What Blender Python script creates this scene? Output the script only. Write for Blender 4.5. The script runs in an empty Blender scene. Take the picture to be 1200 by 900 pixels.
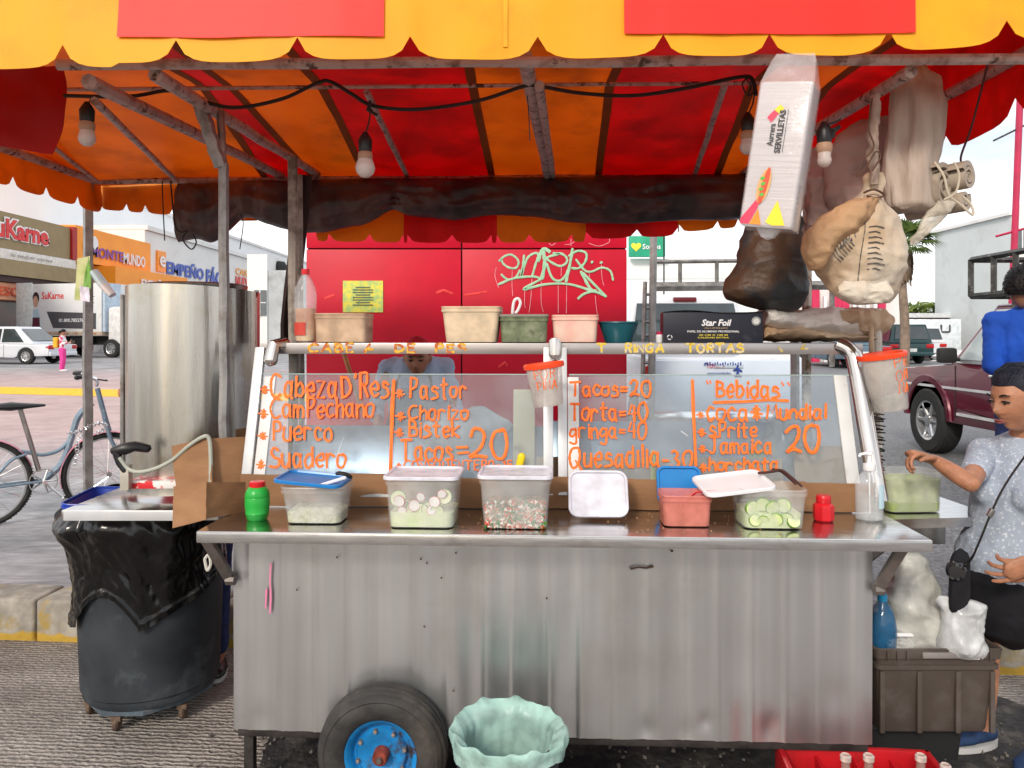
import bpy, bmesh, math, random
from mathutils import Vector, Matrix, Euler, noise
random.seed(7)
R = math.radians
PI = math.pi
SC = bpy.context.scene
COL = SC.collection

# ------------------------------------------------------------------ camera
cam_d = bpy.data.cameras.new('camera'); cam = bpy.data.objects.new('camera', cam_d); COL.objects.link(cam)
cam.location = (0, 0, 1.6); cam.rotation_euler = (R(90), 0, 0)
cam_d.lens = 27.0; cam_d.sensor_width = 36.0; cam_d.shift_y = -0.0483
cam_d.clip_start = 0.05; cam_d.clip_end = 600
SC.camera = cam
# ------------------------------------------------------------------ sky
w = bpy.data.worlds.new('World'); SC.world = w; w.use_nodes = True
nt = w.node_tree; nt.nodes.clear()
SUN_EL, SUN_AZ = 30, 205          # degrees; azimuth clockwise from +Y
out = nt.nodes.new('ShaderNodeOutputWorld'); bg = nt.nodes.new('ShaderNodeBackground')
sky = nt.nodes.new('ShaderNodeTexSky'); sky.sky_type = 'NISHITA'; sky.sun_disc = False
sky.sun_elevation = R(SUN_EL); sky.sun_rotation = R(SUN_AZ); sky.air_density = 1.0; sky.dust_density = 2.0
tc = nt.nodes.new('ShaderNodeTexCoord'); mp = nt.nodes.new('ShaderNodeMapping'); mp.inputs['Scale'].default_value = (1.2, 1.2, 4.0)
ns = nt.nodes.new('ShaderNodeTexNoise'); ns.inputs['Scale'].default_value = 1.6; ns.inputs['Detail'].default_value = 6
rp = nt.nodes.new('ShaderNodeValToRGB'); rp.color_ramp.elements[0].position = 0.36; rp.color_ramp.elements[1].position = 0.56
rp.color_ramp.elements[0].color = (0.30,)*3 + (1,); rp.color_ramp.elements[1].color = (0.95,)*3 + (1,)
mx = nt.nodes.new('ShaderNodeMix'); mx.data_type = 'RGBA'
mx.inputs[7].default_value = (12.5, 12.6, 12.8, 1)
L = nt.links.new
L(tc.outputs['Generated'], mp.inputs[0]); L(mp.outputs[0], ns.inputs['Vector']); L(ns.outputs['Fac'], rp.inputs[0])
L(rp.outputs[0], mx.inputs[0]); L(sky.outputs[0], mx.inputs[6]); L(mx.outputs[2], bg.inputs[0]); bg.inputs[1].default_value = 0.11
L(bg.outputs[0], out.inputs[0])
# ------------------------------------------------------------------ sun (bright overcast)
sd = bpy.data.lights.new('sun', 'SUN'); sd.energy = 2.1; sd.angle = R(10); sd.color = (1, 0.91, 0.79)
so = bpy.data.objects.new('sun', sd); COL.objects.link(so)
az, el = R(SUN_AZ), R(SUN_EL)
to_sun = Vector((math.sin(az) * math.cos(el), math.cos(az) * math.cos(el), math.sin(el)))
so.rotation_euler = to_sun.to_track_quat('Z', 'Y').to_euler(); so.location = (0, -5, 12)
SC.view_settings.view_transform = 'Standard'; SC.view_settings.look = 'None'
SC.view_settings.gamma = 1.0; SC.view_settings.exposure = 0.14
SC.cycles.max_bounces = 10; SC.cycles.transparent_max_bounces = 16
SC.cycles.caustics_reflective = False; SC.cycles.caustics_refractive = False

# ------------------------------------------------------------------ helpers
def W(px, py, d):
    return Vector(((px - 600) * d / 900, d, 1.6 + (392 - py) * d / 900))
def hexc(h):
    c = [int(h[i:i+2], 16) / 255 for i in (0, 2, 4)]
    return tuple((x / 12.92 if x <= .04045 else ((x + .055) / 1.055) ** 2.4) for x in c)

def tag(o, label=None, cat=None, group=None, kind=None):
    if label: o['label'] = label
    if cat: o['category'] = cat
    if group: o['group'] = group
    if kind: o['kind'] = kind
    return o
def wmat(o):
    m = Matrix.Identity(4)
    while o is not None:
        m = o.matrix_basis @ m; o = o.parent
    return m
def thing(name, label, cat, loc=(0, 0, 0), rz=0.0, group=None):
    o = bpy.data.objects.new(name, None); COL.objects.link(o)
    o.location = loc; o.rotation_euler = (0, 0, rz); o.empty_display_size = 0.05
    return tag(o, label, cat, group)

def frames(pts):
    n = len(pts); T = []
    for i in range(n):
        a = pts[max(i-1, 0)]; b = pts[min(i+1, n-1)]; t = (b - a)
        T.append(t.normalized() if t.length > 1e-9 else Vector((0, 0, 1)))
    up = Vector((0, 0, 1)) if abs(T[0].z) < .9 else Vector((0, 1, 0))
    N = [(up - T[0] * up.dot(T[0])).normalized()]
    for i in range(1, n):
        v = N[-1] - T[i] * N[-1].dot(T[i])
        N.append(v.normalized() if v.length > 1e-6 else N[-1])
    return T, N
def smooth_path(pts, k=5):
    pts = [Vector(p) for p in pts]
    if len(pts) < 3: return pts
    o = []; n = len(pts)
    for i in range(n - 1):
        p0 = pts[max(i-1, 0)]; p1 = pts[i]; p2 = pts[i+1]; p3 = pts[min(i+2, n-1)]
        for j in range(k):
            t = j / k
            o.append(.5 * ((2*p1) + (-p0+p2)*t + (2*p0-5*p1+4*p2-p3)*t*t + (-p0+3*p1-3*p2+p3)*t**3))
    o.append(pts[-1]); return o

class MB:
    def __init__(s): s.v = []; s.f = []; s.m = []
    def add(s, vs, fs):
        b = len(s.v); s.v += [Vector(v) for v in vs]; s.f += [tuple(i + b for i in f) for f in fs]; return s
    def box(s, c, sz, rot=None, bev=0.0, segs=2):
        bm = bmesh.new(); bmesh.ops.create_cube(bm, size=1)
        for v in bm.verts: v.co = Vector((v.co.x * sz[0], v.co.y * sz[1], v.co.z * sz[2]))
        if bev: bmesh.ops.bevel(bm, geom=list(bm.edges), offset=min(bev, min(sz)*.45), segments=segs, profile=.6, affect='EDGES')
        M = Matrix.Translation(Vector(c))
        if rot is not None: M = M @ (rot.to_4x4() if isinstance(rot, Matrix) else Euler(rot).to_matrix().to_4x4())
        bm.transform(M); s.bm(bm); return s
    def bm(s, bm):
        bm.verts.ensure_lookup_table(); bm.verts.index_update()
        s.add([v.co.copy() for v in bm.verts], [[v.index for v in f.verts] for f in bm.faces]); bm.free(); return s
    def tube(s, pts, r, seg=8, flat=1.0, round_ends=False, frame_up=None):
        pts = [Vector(p) for p in pts]; n = len(pts)
        rr = list(r) if hasattr(r, '__len__') else [r] * n
        if round_ends:
            T, _ = frames(pts); a = []; ar = []
            for k in (0.0, .35, .7):
                q = math.sqrt(max(0, 1-(1-k)**2)); a.append(pts[0] - T[0]*rr[0]*(1-k)); ar.append(max(q*rr[0], rr[0]*.05))
            b = []; br = []
            for k in (.7, .35, 0.0):
                q = math.sqrt(max(0, 1-(1-k)**2)); b.append(pts[-1] + T[-1]*rr[-1]*(1-k)); br.append(max(q*rr[-1], rr[-1]*.05))
            pts = a + pts + b; rr = ar + rr + br; n = len(pts)
        T, N = frames(pts)
        if frame_up is not None:
            fu = Vector(frame_up); N = []
            for t in T:
                v = fu - t * fu.dot(t); N.append(v.normalized())
        rings = []
        for i in range(n):
            B = T[i].cross(N[i])
            rings.append([pts[i] + (N[i] * math.cos(2*PI*j/seg) * flat + B * math.sin(2*PI*j/seg)) * rr[i] for j in range(seg)])
        return s.loft(rings)
    def loft(s, rings, close=True, caps=True):
        b = len(s.v); n = len(rings[0])
        for rg in rings: s.v += [Vector(p) for p in rg]
        for i in range(len(rings) - 1):
            for j in range(n if close else n - 1):
                k = (j + 1) % n
                s.f.append((b+i*n+j, b+i*n+k, b+(i+1)*n+k, b+(i+1)*n+j))
        if caps and close:
            s.f.append(tuple(b + j for j in reversed(range(n))))
            s.f.append(tuple(b + (len(rings)-1)*n + j for j in range(n)))
        return s
    def lathe(s, prof, c=(0, 0, 0), seg=24, sx=1, sy=1, M=None, caps=True, jit=None):
        c = Vector(c); rings = []
        for r, z in prof:
            rg = []
            for j in range(seg):
                a = 2*PI*j/seg; q = r * (1 + (jit(a, z) if jit else 0))
                p = Vector((math.cos(a)*q*sx, math.sin(a)*q*sy, z))
                rg.append((M @ p if M else p) + c)
            rings.append(rg)
        return s.loft(rings, caps=caps)
    def cyl(s, a, b, r, seg=12): return s.tube([a, b], r, seg)
    def grid(s, fn, nu, nv, thick=0.0, nrm=None):
        b = len(s.v)
        P = [[Vector(fn(i/nu, j/nv)) for i in range(nu+1)] for j in range(nv+1)]
        for row in P: s.v += row
        W_ = nu + 1
        for j in range(nv):
            for i in range(nu):
                s.f.append((b+j*W_+i, b+j*W_+i+1, b+(j+1)*W_+i+1, b+(j+1)*W_+i))
        if thick:
            t = Vector(nrm).normalized() * thick; off = len(s.v)
            for row in P: s.v += [p + t for p in row]
            for j in range(nv):
                for i in range(nu):
                    s.f.append((off+j*W_+i, off+(j+1)*W_+i, off+(j+1)*W_+i+1, off+j*W_+i+1))
            def q(a, c_): s.f.append((b+a, b+c_, off+c_, off+a))
            for i in range(nu): q(i+1, i); q(nv*W_+i, nv*W_+i+1)
            for j in range(nv): q(j*W_, (j+1)*W_); q((j+1)*W_+nu, j*W_+nu)
        return s
    def prism(s, poly, d, M=None, bev=0.0):
        """poly of (x, z); extruded along y from 0 to d"""
        bm = bmesh.new(); vs = [bm.verts.new((p[0], 0, p[1])) for p in poly]
        f = bm.faces.new(vs); r = bmesh.ops.extrude_face_region(bm, geom=[f])
        for e in r['geom']:
            if isinstance(e, bmesh.types.BMVert): e.co.y += d
        bmesh.ops.recalc_face_normals(bm, faces=list(bm.faces))
        if bev: bmesh.ops.bevel(bm, geom=list(bm.edges), offset=bev, segments=2, profile=.6, affect='EDGES')
        bmesh.ops.triangulate(bm, faces=[f for f in bm.faces if len(f.verts) > 4])
        if M is not None: bm.transform(M)
        return s.bm(bm)
    def xf(s, M):
        s.v = [M @ v for v in s.v]; return s
    def build(s, name, mat, parent=None, world=False, smooth=True, ang=35, origin=None, loc_only=False):
        vs = s.v
        if parent is not None:
            if world:
                Mi = wmat(parent).inverted(); vs = [Mi @ v for v in vs]
            loc = Vector((0, 0, 0))
        else:
            if origin is not None: loc = Vector(origin)
            else:
                xs = [v.x for v in vs]; ys = [v.y for v in vs]; zs = [v.z for v in vs]
                loc = Vector(((min(xs)+max(xs))/2, (min(ys)+max(ys))/2, min(zs)))
            vs = [v - loc for v in vs]
        me = bpy.data.meshes.new(name); me.from_pydata([tuple(v) for v in vs], [], s.f); me.validate(); me.update()
        bm = bmesh.new(); bm.from_mesh(me); bmesh.ops.recalc_face_normals(bm, faces=list(bm.faces)); bm.to_mesh(me); bm.free()
        if smooth:
            me.polygons.foreach_set('use_smooth', [True]*len(me.polygons)); me.set_sharp_from_angle(angle=R(ang))
        if isinstance(mat, (list, tuple)):
            for m in mat: me.materials.append(m)
        else: me.materials.append(mat)
        o = bpy.data.objects.new(name, me); COL.objects.link(o); o.location = loc
        if parent is not None: o.parent = parent
        return o

def copy_tree(o, parent=None):
    c = o.copy(); COL.objects.link(c); c.parent = parent
    for ch in [x for x in o.children]: copy_tree(ch, c)
    return c

def remesh(mb, voxel, smooth_it=4, disp=0.0, dscale=8, seed=0):
    """union the shapes of a builder into one continuous surface"""
    me = bpy.data.meshes.new('tmp'); me.from_pydata([tuple(v) for v in mb.v], [], mb.f); me.validate(); me.update()
    bm = bmesh.new(); bm.from_mesh(me); bmesh.ops.recalc_face_normals(bm, faces=list(bm.faces)); bm.to_mesh(me); bm.free()
    o = bpy.data.objects.new('tmp', me); COL.objects.link(o)
    m = o.modifiers.new('r', 'REMESH'); m.mode = 'VOXEL'; m.voxel_size = voxel
    m2 = o.modifiers.new('s', 'SMOOTH'); m2.factor = .5; m2.iterations = smooth_it
    dg = bpy.context.evaluated_depsgraph_get(); e = o.evaluated_get(dg); m3 = e.to_mesh()
    r = MB(); r.v = [v.co.copy() for v in m3.vertices]; r.f = [tuple(p.vertices) for p in m3.polygons]
    if disp:
        nr = [v.normal.copy() for v in m3.vertices]
        for i, v in enumerate(r.v):
            q = .55 - 1.5*abs(noise.noise(Vector((v.x, v.y, v.z*.6)) * dscale + Vector((seed, seed*2, 0)))) - .7*abs(noise.noise(v * dscale*2.3 + Vector((seed, 0, 3))))
            r.v[i] = v + nr[i] * (disp * q)
    e.to_mesh_clear(); bpy.data.objects.remove(o); bpy.data.meshes.remove(me)
    return r

# ------------------------------------------------------------------ materials
MATS = {}
def _n(t, ty, **kw):
    n = t.nodes.new(ty)
    for k, v in kw.items():
        if k in n.inputs: n.inputs[k].default_value = v
        else: setattr(n, k, v)
    return n
def mat(name, col, rough=.55, metal=0.0, var=.12, scale=6.0, bump=0.0, bscale=40.0, col2=None, lo=.35, hi=.65,
        stretch=(1, 1, 1), spec=.5, transl=0.0, alpha=1.0, emit=0.0, coat=0.0, rvar=0.0, sss=0.0, dirt=None, dscale=2.5, dlo=.55, dhi=.75, trans=0.0, ior=1.45, bstretch=None):
    if name in MATS: return MATS[name]
    if isinstance(col, str): col = hexc(col)
    if isinstance(col2, str): col2 = hexc(col2)
    m = bpy.data.materials.new(name); m.use_nodes = True; t = m.node_tree; t.nodes.clear(); l = t.links.new
    o = _n(t, 'ShaderNodeOutputMaterial'); p = _n(t, 'ShaderNodeBsdfPrincipled')
    p.inputs['Roughness'].default_value = rough; p.inputs['Metallic'].default_value = metal
    p.inputs['Specular IOR Level'].default_value = spec; p.inputs['Coat Weight'].default_value = coat
    p.inputs['Transmission Weight'].default_value = trans; p.inputs['IOR'].default_value = ior
    if sss: p.inputs['Subsurface Weight'].default_value = sss; p.inputs['Subsurface Radius'].default_value = (.01, .004, .002)
    co = _n(t, 'ShaderNodeTexCoord'); mp = _n(t, 'ShaderNodeMapping'); mp.inputs['Scale'].default_value = stretch
    l(co.outputs['Object'], mp.inputs[0])
    nz = _n(t, 'ShaderNodeTexNoise', Scale=scale, Detail=6.0); l(mp.outputs[0], nz.inputs['Vector'])
    ra = _n(t, 'ShaderNodeValToRGB'); e = ra.color_ramp.elements; e[0].position = lo; e[1].position = hi
    a = tuple(c * (1 - var) for c in col); b = col2 if col2 else tuple(min(1, c * (1 + var)) for c in col)
    if col2: a = col
    e[0].color = (*a, 1); e[1].color = (*b, 1); l(nz.outputs['Fac'], ra.inputs[0]); cs = ra.outputs[0]
    if dirt:
        dc = hexc(dirt) if isinstance(dirt, str) else dirt
        n2 = _n(t, 'ShaderNodeTexNoise', Scale=dscale, Detail=8.0, Roughness=.65); l(co.outputs['Object'], n2.inputs['Vector'])
        r2 = _n(t, 'ShaderNodeValToRGB'); r2.color_ramp.elements[0].position = dlo; r2.color_ramp.elements[1].position = dhi
        l(n2.outputs['Fac'], r2.inputs[0]); mxn = _n(t, 'ShaderNodeMix', data_type='RGBA'); mxn.inputs[7].default_value = (*dc, 1)
        l(r2.outputs[0], mxn.inputs[0]); l(cs, mxn.inputs[6]); cs = mxn.outputs[2]
    l(cs, p.inputs['Base Color'])
    if rvar:
        mr = _n(t, 'ShaderNodeMapRange'); mr.inputs[3].default_value = max(.02, rough - rvar); mr.inputs[4].default_value = min(1, rough + rvar)
        l(nz.outputs['Fac'], mr.inputs[0]); l(mr.outputs[0], p.inputs['Roughness'])
    if bump:
        n3 = _n(t, 'ShaderNodeTexNoise', Scale=bscale, Detail=5.0)
        if bstretch:
            mb_ = _n(t, 'ShaderNodeMapping'); mb_.inputs['Scale'].default_value = bstretch; l(co.outputs['Object'], mb_.inputs[0]); l(mb_.outputs[0], n3.inputs['Vector'])
        else: l(mp.outputs[0], n3.inputs['Vector'])
        bp = _n(t, 'ShaderNodeBump', Strength=min(1, bump), Distance=.01 if bump <= 1 else .01*bump)
        l(n3.outputs['Fac'], bp.inputs['Height']); l(bp.outputs[0], p.inputs['Normal'])
    if emit:
        l(cs, p.inputs['Emission Color']); p.inputs['Emission Strength'].default_value = emit
    sh = p.outputs[0]
    if transl:
        tr = _n(t, 'ShaderNodeBsdfTranslucent'); l(cs, tr.inputs[0]); ms = _n(t, 'ShaderNodeMixShader'); ms.inputs[0].default_value = transl
        l(sh, ms.inputs[1]); l(tr.outputs[0], ms.inputs[2]); sh = ms.outputs[0]
    if alpha < 1:
        tp = _n(t, 'ShaderNodeBsdfTransparent'); ms = _n(t, 'ShaderNodeMixShader')
        na = _n(t, 'ShaderNodeTexNoise', Scale=14.0, Detail=5.0); l(co.outputs['Object'], na.inputs['Vector']); ma = _n(t, 'ShaderNodeMapRange'); ma.inputs[1].default_value = .35; ma.inputs[2].default_value = .65
        ma.inputs[3].default_value = alpha * .72; ma.inputs[4].default_value = min(1, alpha * 1.35); l(na.outputs['Fac'], ma.inputs[0]); l(ma.outputs[0], ms.inputs[0])
        l(tp.outputs[0], ms.inputs[1]); l(sh, ms.inputs[2]); sh = ms.outputs[0]
    l(sh, o.inputs[0]); MATS[name] = m; return m
def glassy(name, tint, fac=.12, rough=.03):
    """thin clear sheet: see-through, fresnel reflection, a little haze"""
    if name in MATS: return MATS[name]
    m = bpy.data.materials.new(name); m.use_nodes = True; t = m.node_tree; t.nodes.clear(); l = t.links.new
    o = _n(t, 'ShaderNodeOutputMaterial'); tp = _n(t, 'ShaderNodeBsdfTransparent'); tp.inputs[0].default_value = (*tint, 1)
    gl = _n(t, 'ShaderNodeBsdfGlossy'); gl.inputs['Roughness'].default_value = rough
    fr = _n(t, 'ShaderNodeFresnel'); fr.inputs[0].default_value = 1.5
    df = _n(t, 'ShaderNodeBsdfDiffuse'); df.inputs[0].default_value = (.62, .66, .7, 1)
    a = _n(t, 'ShaderNodeMixShader'); l(fr.outputs[0], a.inputs[0]); l(tp.outputs[0], a.inputs[1]); l(gl.outputs[0], a.inputs[2])
    co = _n(t, 'ShaderNodeTexCoord'); nz = _n(t, 'ShaderNodeTexNoise', Scale=5.0, Detail=6.0); l(co.outputs['Object'], nz.inputs['Vector'])
    mr = _n(t, 'ShaderNodeMapRange'); mr.inputs[1].default_value = .35; mr.inputs[2].default_value = .7; mr.inputs[3].default_value = fac*.5; mr.inputs[4].default_value = fac*1.6
    l(nz.outputs['Fac'], mr.inputs[0])
    b = _n(t, 'ShaderNodeMixShader'); l(mr.outputs[0], b.inputs[0]); l(a.outputs[0], b.inputs[1]); l(df.outputs[0], b.inputs[2])
    l(b.outputs[0], o.inputs[0]); MATS[name] = m; return m

steel = mat('brushed steel', (.50, .51, .52), .30, 1.0, .10, 3, stretch=(14, 14, .35), rvar=.08, bump=.10, bscale=3.0, dirt=(.36, .34, .31), dscale=3, dlo=.52, dhi=.85)
steel_top = mat('counter steel', (.62, .61, .60), .20, 1.0, .12, 4, stretch=(1, 8, 8), rvar=.07, dirt=(.30, .25, .22), dscale=5, dlo=.55, dhi=.85)
steel_dark = mat('stained steel', (.36, .35, .33), .33, 1.0, .2, 3, stretch=(10, 10, .5), dirt=(.22, .17, .12), dscale=5)
alu = mat('white aluminium', (.56, .57, .58), .35, .25, .08, 8, dirt=(.45, .43, .40), dscale=12, dlo=.6)
wood_pole = mat('painted pole', (.33, .29, .25), .7, .1, .35, 14, col2=(.11, .08, .06), lo=.42, hi=.62, bump=.4, bscale=60)
pole_grey = mat('galvanised pole', (.32, .31, .30), .5, .6, .2, 10, dirt=(.16, .13, .11), dscale=14, dlo=.5, bump=.15)
black_rub = mat('black rubber', (.018, .018, .02), .65, 0, .3, 20, bump=.3, dirt=(.07, .06, .055), dscale=8)
blackp = mat('black plastic', (.012, .012, .013), .4, 0, .2, 10)
cable_m = mat('cable sheath', (.01, .01, .01), .55)
white_p = mat('white plastic', (.78, .78, .80), .35, 0, .04, 10, spec=.5)
milky = mat('milky plastic', (.70, .72, .72), .22, 0, .05, 6, alpha=.20)
milky_l = mat('milky lid', (.74, .74, .82), .33, 0, .04, 6, alpha=.8)
blue_l = mat('blue lid plastic', (.01, .19, .52), .3, 0, .1, 6)
card = mat('cardboard', (.33, .175, .085), .85, 0, .14, 5, bump=.12, bscale=30, col2=(.26, .13, .062), stretch=(1, 1, 3))
card_l = mat('cardboard pale', (.50, .33, .20), .85, 0, .12, 6, bump=.1)
orange_paint = mat('orange marker paint', (1.0, .17, .02), .55, 0, .12, 40, spec=.3)
redp = mat('red plastic', (.62, .012, .02), .3, 0, .1, 8)
skin = mat('skin', (.40, .18, .10), .48, 0, .16, 22, sss=.12, bump=.22, bscale=160, dirt=(.33, .12, .075), dscale=9, dlo=.5, dhi=.8)
skin_d = mat('skin darker', (.27, .125, .075), .5, 0, .12, 14)
hair_m = mat('black hair', (.006, .0045, .005), .5, 0, .5, 30, stretch=(6, 6, 1), bump=.6, bscale=60, spec=.25, bstretch=(3, 1, 1))
denim = mat('navy cloth', (.02, .035, .12), .85, 0, .25, 30, bump=.2)
# ------------------------------------------------------------------ the ground
CURB = lambda X: 3.82 - (X + .17) * .0833           # y of the kerb face at X
def lot_z(y): 
    t = min(1, max(0, (y - 10) / 18)); return .2 + .25 * t * t * (3 - 2 * t)
def street_mat():
    m = bpy.data.materials.new('grooved concrete'); m.use_nodes = True; t = m.node_tree; t.nodes.clear(); l = t.links.new
    o = _n(t, 'ShaderNodeOutputMaterial'); p = _n(t, 'ShaderNodeBsdfPrincipled'); p.inputs['Roughness'].default_value = .85
    co = _n(t, 'ShaderNodeTexCoord')
    mp = _n(t, 'ShaderNodeMapping'); mp.inputs['Rotation'].default_value = (0, 0, R(4)); l(co.outputs['Object'], mp.inputs[0])
    wv = _n(t, 'ShaderNodeTexWave', wave_type='BANDS', bands_direction='Y', Scale=12.5, Distortion=4.5, Detail=4.0); wv.inputs['Detail Scale'].default_value = 2.2
    l(mp.outputs[0], wv.inputs['Vector'])
    nz = _n(t, 'ShaderNodeTexNoise', Scale=2.2, Detail=9.0, Roughness=.65); l(co.outputs['Object'], nz.inputs['Vector'])
    ra = _n(t, 'ShaderNodeValToRGB'); ra.color_ramp.elements[0].position = .36; ra.color_ramp.elements[1].position = .66
    ra.color_ramp.elements[0].color = (.20, .172, .150, 1); ra.color_ramp.elements[1].color = (.40, .36, .325, 1); l(nz.outputs['Fac'], ra.inputs[0])
    mu = _n(t, 'ShaderNodeMix', data_type='RGBA', blend_type='MULTIPLY'); mu.inputs[0].default_value = .75
    r2 = _n(t, 'ShaderNodeValToRGB'); r2.color_ramp.elements[0].color = (.62, .6, .59, 1); r2.color_ramp.elements[0].position = .12; r2.color_ramp.elements[1].position = .55; r2.color_ramp.elements[1].color = (1, 1, 1, 1)
    l(wv.outputs['Fac'], r2.inputs[0]); l(ra.outputs[0], mu.inputs[6]); l(r2.outputs[0], mu.inputs[7])
    ng = _n(t, 'ShaderNodeTexNoise', Scale=60.0, Detail=4.0); l(co.outputs['Object'], ng.inputs['Vector'])
    m2 = _n(t, 'ShaderNodeMix', data_type='RGBA', blend_type='OVERLAY'); m2.inputs[0].default_value = .8; l(mu.outputs[2], m2.inputs[6]); l(ng.outputs['Fac'], m2.inputs[7])
    # dark oily asphalt showing where the cart stands
    l(m2.outputs[2], p.inputs['Base Color'])
    ad = _n(t, 'ShaderNodeMath', operation='ADD'); l(wv.outputs['Fac'], ad.inputs[0]); l(ng.outputs['Fac'], ad.inputs[1])
    bp = _n(t, 'ShaderNodeBump', Strength=.7, Distance=.012); l(ad.outputs[0], bp.inputs['Height']); l(bp.outputs[0], p.inputs['Normal'])
    l(p.outputs[0], o.inputs[0]); return m
street_m = street_mat()
mb = MB(); mb.add([(-60, -60, 0), (60, -60, 0), (60, CURB(60), 0), (-60, CURB(-60), 0)], [(0, 1, 2, 3)])
tag(mb.build('street', street_m, origin=(0, 0, 0)), kind='structure')
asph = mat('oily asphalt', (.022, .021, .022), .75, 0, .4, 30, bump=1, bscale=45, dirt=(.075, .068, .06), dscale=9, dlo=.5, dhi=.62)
mb = MB(); pts = []
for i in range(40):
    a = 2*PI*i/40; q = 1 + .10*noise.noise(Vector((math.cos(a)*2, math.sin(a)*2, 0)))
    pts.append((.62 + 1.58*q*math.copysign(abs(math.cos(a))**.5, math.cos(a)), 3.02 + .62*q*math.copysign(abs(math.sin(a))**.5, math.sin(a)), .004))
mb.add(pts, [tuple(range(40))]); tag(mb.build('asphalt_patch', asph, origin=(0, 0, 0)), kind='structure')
rub = MB(); rnd = random.Random(3)
for i in range(900):
    x = rnd.uniform(-1.2, 2.1); y = rnd.uniform(2.5, 3.75); s_ = rnd.uniform(.003, .011) * (1.6 if rnd.random() < .07 else 1)
    M = Matrix.Translation((x, y, .005 + s_*.4)) @ Euler((rnd.random()*6, rnd.random()*6, rnd.random()*6)).to_matrix().to_4x4()
    rub.add([M @ Vector(q) * 1 for q in ((s_, 0, 0), (0, s_, 0), (-s_, -s_*.6, 0), (0, 0, s_), (0, 0, -s_))], [(0, 1, 3), (1, 2, 3), (2, 0, 3), (1, 0, 4), (2, 1, 4), (0, 2, 4)])
tag(rub.build('gravel', mat('grit', (.06, .055, .05), .9, 0, .6, 3, col2=(.20, .18, .16)), smooth=False), 'loose dark grit scattered on the street under the cart', 'gravel', kind='stuff')

def lot_mat():
    m = bpy.data.materials.new('stamped paving'); m.use_nodes = True; t = m.node_tree; t.nodes.clear(); l = t.links.new
    o = _n(t, 'ShaderNodeOutputMaterial'); p = _n(t, 'ShaderNodeBsdfPrincipled'); p.inputs['Roughness'].default_value = .62
    co = _n(t, 'ShaderNodeTexCoord')
    nz = _n(t, 'ShaderNodeTexNoise', Scale=1.1, Detail=10.0, Roughness=.68); l(co.outputs['Object'], nz.inputs['Vector'])
    ra = _n(t, 'ShaderNodeValToRGB'); ra.color_ramp.elements[0].position = .35; ra.color_ramp.elements[1].position = .64
    ra.color_ramp.elements[0].color = (.15, .155, .165, 1); ra.color_ramp.elements[1].color = (.36, .35, .36, 1); l(nz.outputs['Fac'], ra.inputs[0])
    mp = _n(t, 'ShaderNodeMapping'); mp.inputs['Scale'].default_value = (.8, 3.2, 1); l(co.outputs['Object'], mp.inputs[0])
    n2 = _n(t, 'ShaderNodeTexNoise', Scale=3.0, Detail=7.0, Roughness=.7, Distortion=1.2); l(mp.outputs[0], n2.inputs['Vector'])
    mu = _n(t, 'ShaderNodeMix', data_type='RGBA', blend_type='OVERLAY'); mu.inputs[0].default_value = .9; l(ra.outputs[0], mu.inputs[6]); l(n2.outputs['Fac'], mu.inputs[7])
    # worn pink coating in a strip across the forecourt, fading out to the right
    sp = _n(t, 'ShaderNodeSeparateXYZ'); l(co.outputs['Object'], sp.inputs[0])
    mr = _n(t, 'ShaderNodeMapRange'); mr.inputs[1].default_value = 7.0; mr.inputs[2].default_value = 11.0; l(sp.outputs['Y'], mr.inputs[0])
    mq = _n(t, 'ShaderNodeMapRange'); mq.inputs[1].default_value = 20.0; mq.inputs[2].default_value = 27.0; mq.inputs[3].default_value = 1; mq.inputs[4].default_value = 0; l(sp.outputs['Y'], mq.inputs[0])
    mxx = _n(t, 'ShaderNodeMapRange'); mxx.inputs[1].default_value = -3.0; mxx.inputs[2].default_value = 1.0; mxx.inputs[3].default_value = 1; mxx.inputs[4].default_value = 0; l(sp.outputs['X'], mxx.inputs[0])
    a1 = _n(t, 'ShaderNodeMath', operation='MULTIPLY'); l(mr.outputs[0], a1.inputs[0]); l(mq.outputs[0], a1.inputs[1])
    a2 = _n(t, 'ShaderNodeMath', operation='MULTIPLY'); l(a1.outputs[0], a2.inputs[0]); l(mxx.outputs[0], a2.inputs[1])
    a3 = _n(t, 'ShaderNodeMath', operation='MULTIPLY'); l(a2.outputs[0], a3.inputs[0]); l(n2.outputs['Fac'], a3.inputs[1])
    pk = _n(t, 'ShaderNodeMix', data_type='RGBA'); pk.inputs[7].default_value = (.62, .37, .33, 1); l(a3.outputs[0], pk.inputs[0]); l(mu.outputs[2], pk.inputs[6])
    # plain asphalt to the right
    mz = _n(t, 'ShaderNodeMapRange'); mz.inputs[1].default_value = -2.0; mz.inputs[2].default_value = 1.6; l(sp.outputs['X'], mz.inputs[0])
    ng = _n(t, 'ShaderNodeTexNoise', Scale=38.0, Detail=6.0, Roughness=.7); l(co.outputs['Object'], ng.inputs['Vector'])
    rg = _n(t, 'ShaderNodeValToRGB'); rg.color_ramp.elements[0].position = .38; rg.color_ramp.elements[1].position = .66
    rg.color_ramp.elements[0].color = (.07, .07, .075, 1); rg.color_ramp.elements[1].color = (.26, .26, .27, 1); l(ng.outputs['Fac'], rg.inputs[0])
    fx = _n(t, 'ShaderNodeMix', data_type='RGBA'); l(mz.outputs[0], fx.inputs[0]); l(pk.outputs[2], fx.inputs[6]); l(rg.outputs[0], fx.inputs[7])
    l(fx.outputs[2], p.inputs['Base Color'])
    bp = _n(t, 'ShaderNodeBump', Strength=.8, Distance=.02); l(n2.outputs['Fac'], bp.inputs['Height']); l(bp.outputs[0], p.inputs['Normal'])
    l(p.outputs[0], o.inputs[0]); return m
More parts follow.
